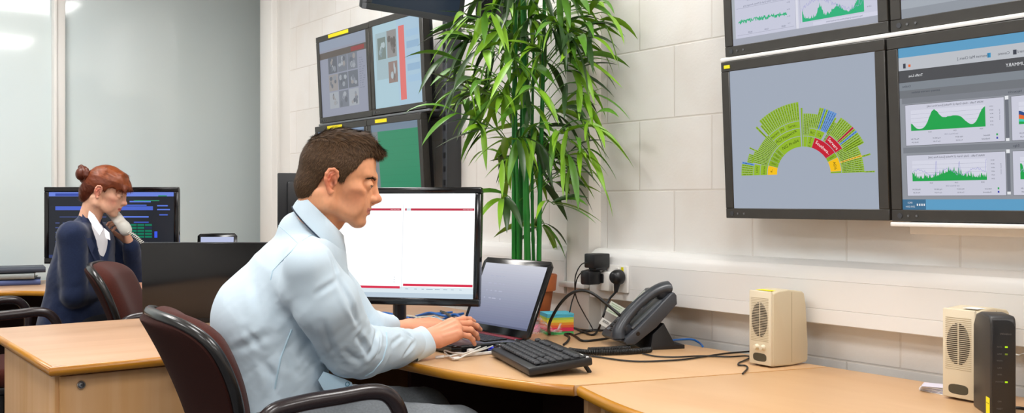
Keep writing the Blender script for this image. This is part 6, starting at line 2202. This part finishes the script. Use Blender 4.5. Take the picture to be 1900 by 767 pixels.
# trousers, shoes
T = Field((-0.30, -0.48, 0.05), (0.75, 0.72, 0.82), 0.008)
T.cap(waist + V3(0.01, 0, -0.10), hipc, 0.088, 0.112, 0.02, (NEAR, 1.15))
for hp, kn, an in legs:
    T.cap(hp + V3(0, 0, 0.01), kn, 0.094, 0.074, 0.03); T.cap(kn, an + V3(0, 0, 0.02), 0.072, 0.058, 0.02)
T.warp(lambda X, Y, Z: -0.003 * vnoise(X, Y, Z, 9, 60))
np_mesh('trousers', [T.mesh()], [M_trou], man)
for hp, kn, an in legs:
    Sf = Field(an - V3(0.2, 0.2, 0.12), an + V3(0.28, 0.28, 0.08), 0.006)
    Sf.cap(an + V3(0, 0, -0.035) - FAC * 0.03, an + FAC * 0.17 + V3(0, 0, -0.05), 0.046, 0.036, 0.03)
    Sf.warp(lambda X, Y, Z: np.maximum(0, 0.002 - Z) * 2)
    np_mesh('shoe', [Sf.mesh()], [M_shoe], man)

# hair
def scalp(fem=False, thick=0.008, h=0.0026):
    C = Field((-0.115, -0.10, -0.085), (0.135, 0.10, 0.165), h)
    t = thick
    C.ell(V3(0.011, 0, 0.042), V3(0.085 + t, 0.0725 + t, 0.076 + t * 1.5), 0.004)
    C.ell(V3(0.045, 0, 0.062), V3(0.050 + t * 0.6, 0.058 + t, 0.046 + t), 0.012)
    return C
C = scalp(thick=0.0065)
C.ell(V3(-0.035, 0, -0.010), V3(0.046, 0.056, 0.055), 0.012)
C.ell(V3(0.030, 0, 0.098), V3(0.058, 0.052, 0.036), 0.014)              # height on top
C.cap(V3(0.055, 0.022, 0.110), V3(0.098, 0.012, 0.096), 0.024, 0.013, 0.016)     # quiff swept up at the brow
C.cap(V3(0.055, -0.026, 0.108), V3(0.096, -0.022, 0.095), 0.023, 0.012, 0.016)
hl_x = np.array([-0.12, -0.060, -0.045, -0.030, -0.021, -0.013, -0.002, 0.010, 0.0165, 0.018, 0.031, 0.034, 0.042, 0.053, 0.060, 0.068, 0.080, 0.13])
hl_z = np.array([-0.058, -0.058, -0.052, -0.036, 0.000, 0.024, 0.032, 0.032, 0.018, 0.002, 0.006, 0.020, 0.032, 0.046, 0.062, 0.075, 0.082, 0.088])
def cutline(X, Y, Z):
    zl = np.interp(np.broadcast_to(X, X.shape), hl_x, hl_z)
    edge = 0.0028 * np.sin(X * 900 + Y * 500) * np.sin(Y * 800 + 1.0)
    return zl - Z + edge + 0 * Y
sl = (slice(None),) * 3
Dcut = cutline(*C.grid(sl)).astype(np.float32) * 0.8
C.D = np.maximum(C.D, Dcut)
C.warp(lambda X, Y, Z: -0.0016 * vnoise(X, Y * 0.6, Z, 21, 260) * np.clip((Z - 0.02) / 0.06, 0.3, 1.3))
cv, cq = C.mesh()
sp_, sn_ = surf_sample(cv, cq, 32000, 5)
# keep strand roots on the outside
x, y, z = sp_[:, 0], sp_[:, 1], sp_[:, 2]
keep = (sn_[:, 2] > -0.55) | (x < -0.02)
sp_, sn_ = sp_[keep], sn_[keep]
x, y, z = sp_[:, 0], sp_[:, 1], sp_[:, 2]
top = np.clip((z - 0.075) / 0.035, 0, 1)
front = np.clip((x - 0.02) / 0.06, 0, 1) * top
flow_side = np.stack([-0.35 + 0 * x, 0 * y, -1.0 + 0 * z], 1)
flow_top = np.stack([0.9 + 0 * x, -0.55 + 0 * y, 0.05 + 0.1 * front], 1)
r = np.random.RandomState(8)
fl = flow_side * (1 - top)[:, None] + flow_top * top[:, None] + r.normal(0, 0.16, (len(x), 3))
fl -= sn_ * (fl * sn_).sum(1)[:, None]
fl /= np.linalg.norm(fl, axis=1, keepdims=True)
dirs = fl + sn_ * (0.36 - 0.06 * top - 0.1 * front)[:, None]
dirs /= np.linalg.norm(dirs, axis=1, keepdims=True)
lens = (0.0080 + 0.014 * top + 0.003 * front) * r.uniform(0.7, 1.25, len(x))
A, Q, mi = strands('hair', sp_, sn_, dirs, lens, np.full(len(x), 0.0010), HAIR_M, None, seed=4, bend=(0.12 + 0.2 * top + 0.35 * front)[:, None])
hv_, hq_ = np.concatenate([cv, A]), np.concatenate([cq, Q + len(cv)])
mids = np.concatenate([np.zeros(len(cq), int), mi])
np_mesh('hair', [(place(hv_, Hr, Hc), hq_)], HAIR_M, man, matf=mids)
# eyebrows
def brows(Hr, Hc, mats, parent, n=260, zoff=0.0, w=0.0009):
    r = np.random.RandomState(2)
    hb = BVHTree.FromPolygons([tuple(p) for p in hv], [tuple(int(i) for i in f) for f in hq])
    for s_ in (-1, 1):
        P, N, D = [], [], []
        for i in range(n):
            f = r.rand()
            yy = (0.017 + 0.033 * f) * s_
            zz = 0.0290 + 0.0035 * math.sin(min(1, f / 0.65) * PI / 2) - 0.005 * max(0, f - 0.65) / 0.35 + r.normal(0, 0.0022) * (1 - 0.5 * f) + zoff
            loc, nr, _, _ = hb.ray_cast(Vector((0.17, yy * 1.02, zz)), Vector((-1, 0, 0)))
            if loc is None: continue
            P.append(loc); N.append(nr); D.append((0.2, (0.9) * s_, 0.45 - 0.8 * f))
        P, N, D = np.array(P), np.array(N), np.array(D)
        D = D / np.linalg.norm(D, axis=1, keepdims=True) + N * 0.15
        D /= np.linalg.norm(D, axis=1, keepdims=True)
        A, Q, mi = strands('brow', P, N, D, np.full(len(P), 0.008), np.full(len(P), w), mats, None, seed=3)
        np_mesh('eyebrow', [(place(A, Hr, Hc), Q)], mats, parent, matf=mi)
brows(Hr, Hc, HAIR_M[:1] + HAIR_M[2:3], man, n=240, zoff=-0.0015, w=0.0011)
eyes_for(Hr, Hc, man, 1.0, hv, hq, HAIR_M[2])
# ------------------------------------------------------------------ the woman on the telephone
M_navy = mat('navy_suiting', '1E2A48', rough=0.9, spec=0.2, bump=(500, 0.15), sheen=0.2, noise=(160, '19233E', 0.7))
M_wshirt = mat('white_blouse', 'E8E6EA', rough=0.85, bump=(500, 0.05))
HAIR_W = [mat('auburn_hair_%d' % i, c, rough=0.42, spec=0.4) for i, c in enumerate(('6E3012', '854018', '58240E', '94501F'))]
WD, WR = 4.27, (150 - CX) / F_PX * 4.27
org = cw(WR, WD, 0)
wom = thing('person', 'red-haired woman in a navy suit jacket speaking into a white telephone handset', 'person', (org.x, org.y, 0), (0, 0, -TH))
def lw(px, py, d):
    return np.array(((px - CX) / F_PX * d - WR, d - WD, CAM_Z - (py - HY) * d / F_PX))
fa = math.radians(-14)
FW = np.array((math.cos(fa), math.sin(fa), 0.0)); NW = np.array((FW[1], -FW[0], 0.0))
SCL = 0.93
fl_ = math.radians(46)
FWL = np.array((math.cos(fl_), math.sin(fl_), 0.0)); NWL = np.array((FWL[1], -FWL[0], 0.0))
Hc2 = lw(187, 357, 4.27)
Hr2 = euler(math.radians(14), math.radians(20))
nb2 = lw(163, 420, 4.27)
Fh2 = head_field(0.0024, eyes=True, female=True, op_=0.0020, neck_to=Hr2.T @ (nb2 - Hc2) / SCL, neck_r=(0.047, 0.052))
hv2, hq2 = Fh2.mesh()
wt = skin_tint('E8B294', 'DC7A68', lip='B8443E', redw=0.5)
head2 = place(hv2, Hr2, Hc2, SCL)
# far hand with the handset, near hand on the desk
W1 = lw(241, 452, 4.40)
F1 = frame((-0.30, -0.12, 0.95), (0.80, 0.42, 0.30))
Fd, fg1, th1 = hand_field(wrist_len=0.045, curl=((0.75, 0.85, 0.5), (0.75, 0.85, 0.5), (0.80, 0.85, 0.5), (0.85, 0.85, 0.5)), h=0.0024, thumb=[(0.022, 0.020, -0.012), (0.046, 0.040, -0.030), (0.070, 0.044, -0.046), (0.090, 0.042, -0.056)])
v1, q1 = Fd.mesh()
v1 = v1 * np.array((1, -1, 1)); q1 = q1[:, ::-1]
hand1 = place(v1, F1, W1, 0.90)
W2 = lw(226, 537, 4.36)
F2 = frame((0.92, 0.30, 0.02), (0.05, -0.45, 0.88))
Fd, _, _ = hand_field(wrist_len=0.05, curl=((0.45, 0.7, 0.4), (0.5, 0.75, 0.4), (0.55, 0.8, 0.4), (0.6, 0.8, 0.4)), h=0.0024)
v2, q2 = Fd.mesh()
hand2 = place(v2, F2, W2, 0.92)
ns2, fs2 = lw(134, 438, 4.13), lw(186, 436, 4.42)
ne2, fe2 = lw(138, 548, 4.12), lw(252, 522, 4.50)
ch2, md2, hp2 = lw(160, 452, 4.27), lw(152, 515, 4.27), lw(142, 600, 4.27)
hp2[2] = 0.60
B = Field((-0.42, -0.45, 0.0), (0.70, 0.45, 1.10), 0.009)
wd2 = (NW, 1.35)
B.cap(ch2, md2, 0.080, 0.088, 0.03, wd2); B.cap(md2, hp2, 0.085, 0.105, 0.03, wd2); B.cap(nb2, ch2, 0.048, 0.07, 0.03)
for sh, el, wr in ((ns2, ne2, W2 - F2[:, 0] * 0.05), (fs2, fe2, W1 - F1[:, 0] * 0.05)):
    B.cap(ch2, sh, 0.048, 0.044, 0.02); B.cap(sh, el, 0.043, 0.036, 0.02); B.cap(el, wr, 0.036, 0.023, 0.02)
legs2 = []
for sg in (1, -1):
    hp = hp2 + NWL * 0.085 * sg
    kn = hp2 + NWL * 0.09 * sg + FWL * 0.42; kn[2] = 0.54
    an = kn + FWL * 0.0; an[2] = 0.09
    legs2.append((hp, kn, an))
    B.cap(hp, kn, 0.075, 0.05, 0.03); B.cap(kn, an, 0.05, 0.036, 0.02); B.cap(an, an + FWL * 0.09 + V3(0, 0, -0.05), 0.03, 0.022, 0.02)
bv2, bq2 = B.mesh()
nh2 = len(head2)
tt2 = wt(hv2)
def bt2(V):
    t = np.repeat(lin3('E6AC8E')[None, :], len(V), 0)
    t[:nh2] = tt2
    return t
np_mesh('body', [(head2, hq2), (hand1, q1), (hand2, q2), (bv2, bq2)], [M_skin], wom, tint=bt2)
# blouse
Sb = Field((-0.30, -0.35, 0.62), (0.35, 0.35, 1.12), 0.005)
Sb.cap(ch2, md2, 0.094, 0.104, 0.03, wd2); Sb.cap(md2, hp2 + V3(0, 0, 0.08), 0.100, 0.108, 0.03, wd2); Sb.cap(lw(166, 428, 4.27), ch2, 0.054, 0.078, 0.03)
Sb.warp(lambda X, Y, Z: -0.0016 * vnoise(X, Y, Z * 0.5, 6, 90))
blouse = np_mesh('blouse', [Sb.mesh()], [M_wshirt], wom)
# jacket with an open V
J = Field((-0.36, -0.45, 0.52), (0.42, 0.45, 1.12), 0.0045)
J.cap(ch2, md2, 0.103, 0.116, 0.03, wd2); J.cap(md2, hp2 + V3(0, 0, 0.02), 0.113, 0.136, 0.03, wd2); J.cap(lw(163, 432, 4.27), ch2, 0.055, 0.088, 0.03)
J.cap(lw(166, 409, 4.27), lw(158, 432, 4.27), 0.050, 0.062, 0.015)
J.cap(lw(160, 432, 4.27), ns2, 0.050, 0.058, 0.025); J.cap(lw(166, 432, 4.30), fs2, 0.050, 0.056, 0.025)
J.cap(ns2, ne2, 0.060, 0.050, 0.020); J.cap(ne2, W2 - F2[:, 0] * 0.035, 0.053, 0.036, 0.012)
J.cap(fs2, fe2, 0.058, 0.050, 0.012); J.cap(fe2, W1 - F1[:, 0] * 0.020, 0.050, 0.037, 0.012)
va, vb = lw(192, 404, 4.23), lw(207, 518, 4.22)
J.cap(va, vb, 0.054, 0.024, 0.006, None, 'sub')
J.warp(lambda X, Y, Z: -(0.0022 * vnoise(X, Y, Z * 0.6, 13, 45) + 0.0010 * vnoise(X + Z, Y, Z - X, 4, 90)))
jk = np_mesh('jacket', [J.mesh()], [M_navy], wom)
jbv = BVHTree.FromPolygons([tuple(v.co) for v in jk.data.vertices], [tuple(p.vertices) for p in jk.data.polygons])
cam2 = Vector((-WR, -WD, CAM_Z))
def on_j(px, py, lift=0.003):
    d = Vector(lw(px, py, 1.0)) - cam2
    loc, nr, _, _ = jbv.ray_cast(cam2, d.normalized(), 8)
    return (loc + nr * lift) if loc is not None else Vector(lw(px, py, 4.15))
def patch(rows, name, m, parent, lift=0.003, th_=0.003):
    G = [[on_j(*p, lift=lift) for p in r_] for r_ in rows]
    mb = MB()
    nr, nc = len(G), len(G[0])
    V = [p for r_ in G for p in r_] + [p + Vector((0, 0.004, 0)) for r_ in G for p in r_]
    K = nr * nc
    Fc = []
    for i in range(nr - 1):
        for j in range(nc - 1):
            a = i * nc + j
            Fc.append((a, a + nc, a + nc + 1, a + 1)); Fc.append((K + a, K + a + 1, K + a + nc + 1, K + a + nc))
    mb.add(V, Fc, m)
    return mb.build(name, parent, angle=70)
mlap = mat('navy_lapel', '232F50', rough=0.85, bump=(500, 0.15))
patch([[(154, 396), (163, 396)], [(151, 412), (170, 414)], [(155, 438), (178, 436)], [(168, 470), (187, 468)], [(182, 500), (196, 498)], [(196, 522), (203, 518)]], 'lapel', mlap, jk)
# blouse collar leaves
mb = MB()
for pts in (((165, 391, 4.22), (174, 399, 4.20), (191, 426, 4.16), (185, 437, 4.15), (173, 421, 4.16), (163, 404, 4.20)), ((193, 424, 4.16), (202, 432, 4.16), (204, 446, 4.15), (196, 442, 4.14))):
    P = [Vector(lw(*p)) for p in pts]
    n = len(P)
    mb.add([tuple(p) for p in P] + [tuple(p + Vector((0, 0.006, 0))) for p in P], [tuple(range(n)), tuple(range(2 * n - 1, n - 1, -1))] + [(k, n + k, n + (k + 1) % n, (k + 1) % n) for k in range(n)], M_wshirt)
mb.build('blouse_collar', blouse)
# trousers and shoes
T = Field((-0.30, -0.35, 0.05), (0.65, 0.35, 0.76), 0.009)
T.cap(hp2 + V3(0, 0, 0.05), hp2, 0.11, 0.118, 0.03, wd2)
for hp, kn, an in legs2:
    T.cap(hp, kn, 0.086, 0.064, 0.03); T.cap(kn, an + V3(0, 0, 0.02), 0.062, 0.05, 0.02)
np_mesh('trousers', [T.mesh()], [mat('black_trousers', '1C1D24', rough=0.9)], wom)
for hp, kn, an in legs2:
    Sf = Field(an - V3(0.2, 0.2, 0.12), an + V3(0.26, 0.26, 0.08), 0.007)
    Sf.cap(an + V3(0, 0, -0.04) - FWL * 0.02, an + FWL * 0.15 + V3(0, 0, -0.055), 0.040, 0.030, 0.03)
    np_mesh('shoe', [Sf.mesh()], [M_shoe], wom)
# hair: smooth cap drawn back to a bun, side-swept fringe
C = scalp(thick=0.011, h=0.003)
C.ell(V3(-0.050, 0, -0.008), V3(0.042, 0.058, 0.066), 0.015)
C.cap(V3(0.060, -0.030, 0.098), V3(0.100, -0.052, 0.050), 0.020, 0.012, 0.016)
C.cap(V3(0.070, 0.000, 0.100), V3(0.113, -0.030, 0.062), 0.018, 0.013, 0.016)
C.cap(V3(0.070, 0.030, 0.098), V3(0.112, 0.026, 0.060), 0.018, 0.012, 0.016)
hx = np.array([-0.12, -0.070, -0.050, -0.030, -0.022, -0.014, 0.000, 0.012, 0.018, 0.026, 0.034, 0.050, 0.070, 0.085, 0.125])
hz = np.array([-0.082, -0.080, -0.066, -0.036, 0.006, 0.026, 0.036, 0.030, 0.010, 0.008, 0.030, 0.040, 0.038, 0.042, 0.046])
C.D = np.maximum(C.D, ((np.interp(C.grid(sl)[0], hx, hz) - C.grid(sl)[2] + 0.002 * np.sin(C.grid(sl)[0] * 700 + C.grid(sl)[1] * 600)) * 0.8).astype(np.float32) + 0 * C.D)
C.warp(lambda X, Y, Z: -0.0018 * vnoise(X * 0.4, Y * 1.6, Z * 1.2, 31, 230))
cv, cq = C.mesh()
P, N = surf_sample(cv, cq, 8000, 9)
r = np.random.RandomState(5)
bun_c = V3(-0.104, -0.004, 0.054)
D = bun_c[None, :] - P
fr = P[:, 0] > 0.066
D[fr] = np.array((0.5, -0.5, -0.9))
D = D / np.linalg.norm(D, axis=1, keepdims=True) + r.normal(0, 0.05, D.shape)
D -= N * (D * N).sum(1)[:, None]
D /= np.linalg.norm(D, axis=1, keepdims=True)
A, Q, mi = strands('h', P, N, D + N * 0.05, r.uniform(0.014, 0.03, len(P)), np.full(len(P), 0.0017), HAIR_W, None, seed=7, bend=0.3)
Bn = Field((-0.175, -0.07, -0.02), (-0.04, 0.07, 0.13), 0.003)
Bn.ell(bun_c, V3(0.030, 0.036, 0.034), 0.008)
Bn.poly([bun_c + V3(0.004 - 0.026 * math.cos(a * 0.9), 0.033 * math.cos(a), 0.031 * math.sin(a)) for a in [k * 0.45 for k in range(26)]], [0.0085 + 0.0025 * math.sin(k * 1.3) for k in range(26)], 0.003)
bnv, bnq = Bn.mesh()
def hair_idx(Pm, rr): return np.where(Pm[:, 2] + 0.012 * rr < 0.018, 2, np.where(Pm[:, 2] + 0.02 * rr < 0.07, 0, 1))
cols_c = hair_idx(cv[cq].mean(1), np.zeros(len(cq)))
mi = np.repeat(hair_idx(P, r.normal(0, 1, len(P))), 3)
np_mesh('hair', [(place(cv, Hr2, Hc2, SCL), cq), (place(A, Hr2, Hc2, SCL), Q)], HAIR_W, wom, matf=np.concatenate([cols_c, mi]))
bun = np_mesh('hair_bun', [(place(bnv, Hr2, Hc2, SCL), bnq)], [HAIR_W[2]], wom)
hv, hq = hv2 * 1.0, hq2
def brows_w():
    hb = BVHTree.FromPolygons([tuple(p) for p in hv2], [tuple(int(i) for i in f) for f in hq2])
    for s_ in (-1, 1):
        mb = MB()
        pts = []
        for f in (0, 0.3, 0.6, 1):
            loc, nr, _, _ = hb.ray_cast(Vector((0.17, (0.014 + 0.034 * f) * s_, 0.030 + 0.008 * math.sin(f * 2.4))), Vector((-1, 0, 0)))
            pts.append(Vector(place(np.array(loc)[None], Hr2, Hc2, SCL)[0]))
        mb.tube(spline(pts, 5), [0.0018] * 13 + [0.0010] * 3, HAIR_W[2], seg=6)
        mb.build('eyebrow', wom)
brows_w()
eyes_for(Hr2, Hc2, wom, SCL, hv2, hq2, HAIR_W[2], '3E4A3A', 26)
# telephone handset she holds and its cord
M_ivory = mat('ivory_plastic', 'DAD7CE', rough=0.4)
hs0, hs1 = lw(188, 368, 4.365), lw(232, 424, 4.29)
ax = hs1 - hs0; Lh = np.linalg.norm(ax); ax /= Lh
Hf = frame(ax, (0.35, -0.80, 0.35))
base_w = Matrix.Rotation(-TH, 4, 'Z')
o0 = cw(WR, WD, 0)
def tw_(p): return Vector(o0) + (base_w @ Vector(p))
hst = thing('telephone_handset', 'white telephone handset held to the woman\'s ear', 'phone', tuple(tw_((hs0 + hs1) / 2)), (0, 0, -TH))
cen = (hs0 + hs1) / 2
Hn = Field((-0.15, -0.15, -0.15), (0.15, 0.15, 0.15), 0.003)
def hl(u, v, w): return Hf[:, 0] * u + Hf[:, 1] * v + Hf[:, 2] * w
Hn.cap(hl(-Lh / 2, 0, 0), hl(Lh / 2, 0, 0), 0.017, 0.017, 0.01, (Hf[:, 1], 1.45))
Hn.cap(hl(-Lh / 2, 0, 0), hl(-Lh / 2, 0, -0.012), 0.027, 0.025, 0.01)
Hn.cap(hl(Lh / 2 - 0.012, 0, 0.002), hl(Lh / 2 + 0.004, 0, -0.010), 0.024, 0.024, 0.006, (Hf[:, 1], 1.1))
np_mesh('handset_body', [Hn.mesh()], [M_ivory], hst)
ce = tw_(hs1 + ax * 0.028)
pth = [ce, tw_(lw(248, 437, 4.28)), tw_(lw(262, 449, 4.28)), tw_(lw(280, 466, 4.32)), tw_(lw(300, 500, 4.40)), tw_(lw(320, 529, 4.50))]
pth[-1].z = DESK + 0.012
mb = MB()
mb.tube(coil_pts(pth, 0.0065, 48, n=12), 0.0023, M_ivory, seg=6)
tag(mb.build('handset_cord'), 'white coiled cord hanging from the woman\'s telephone handset', 'cable')
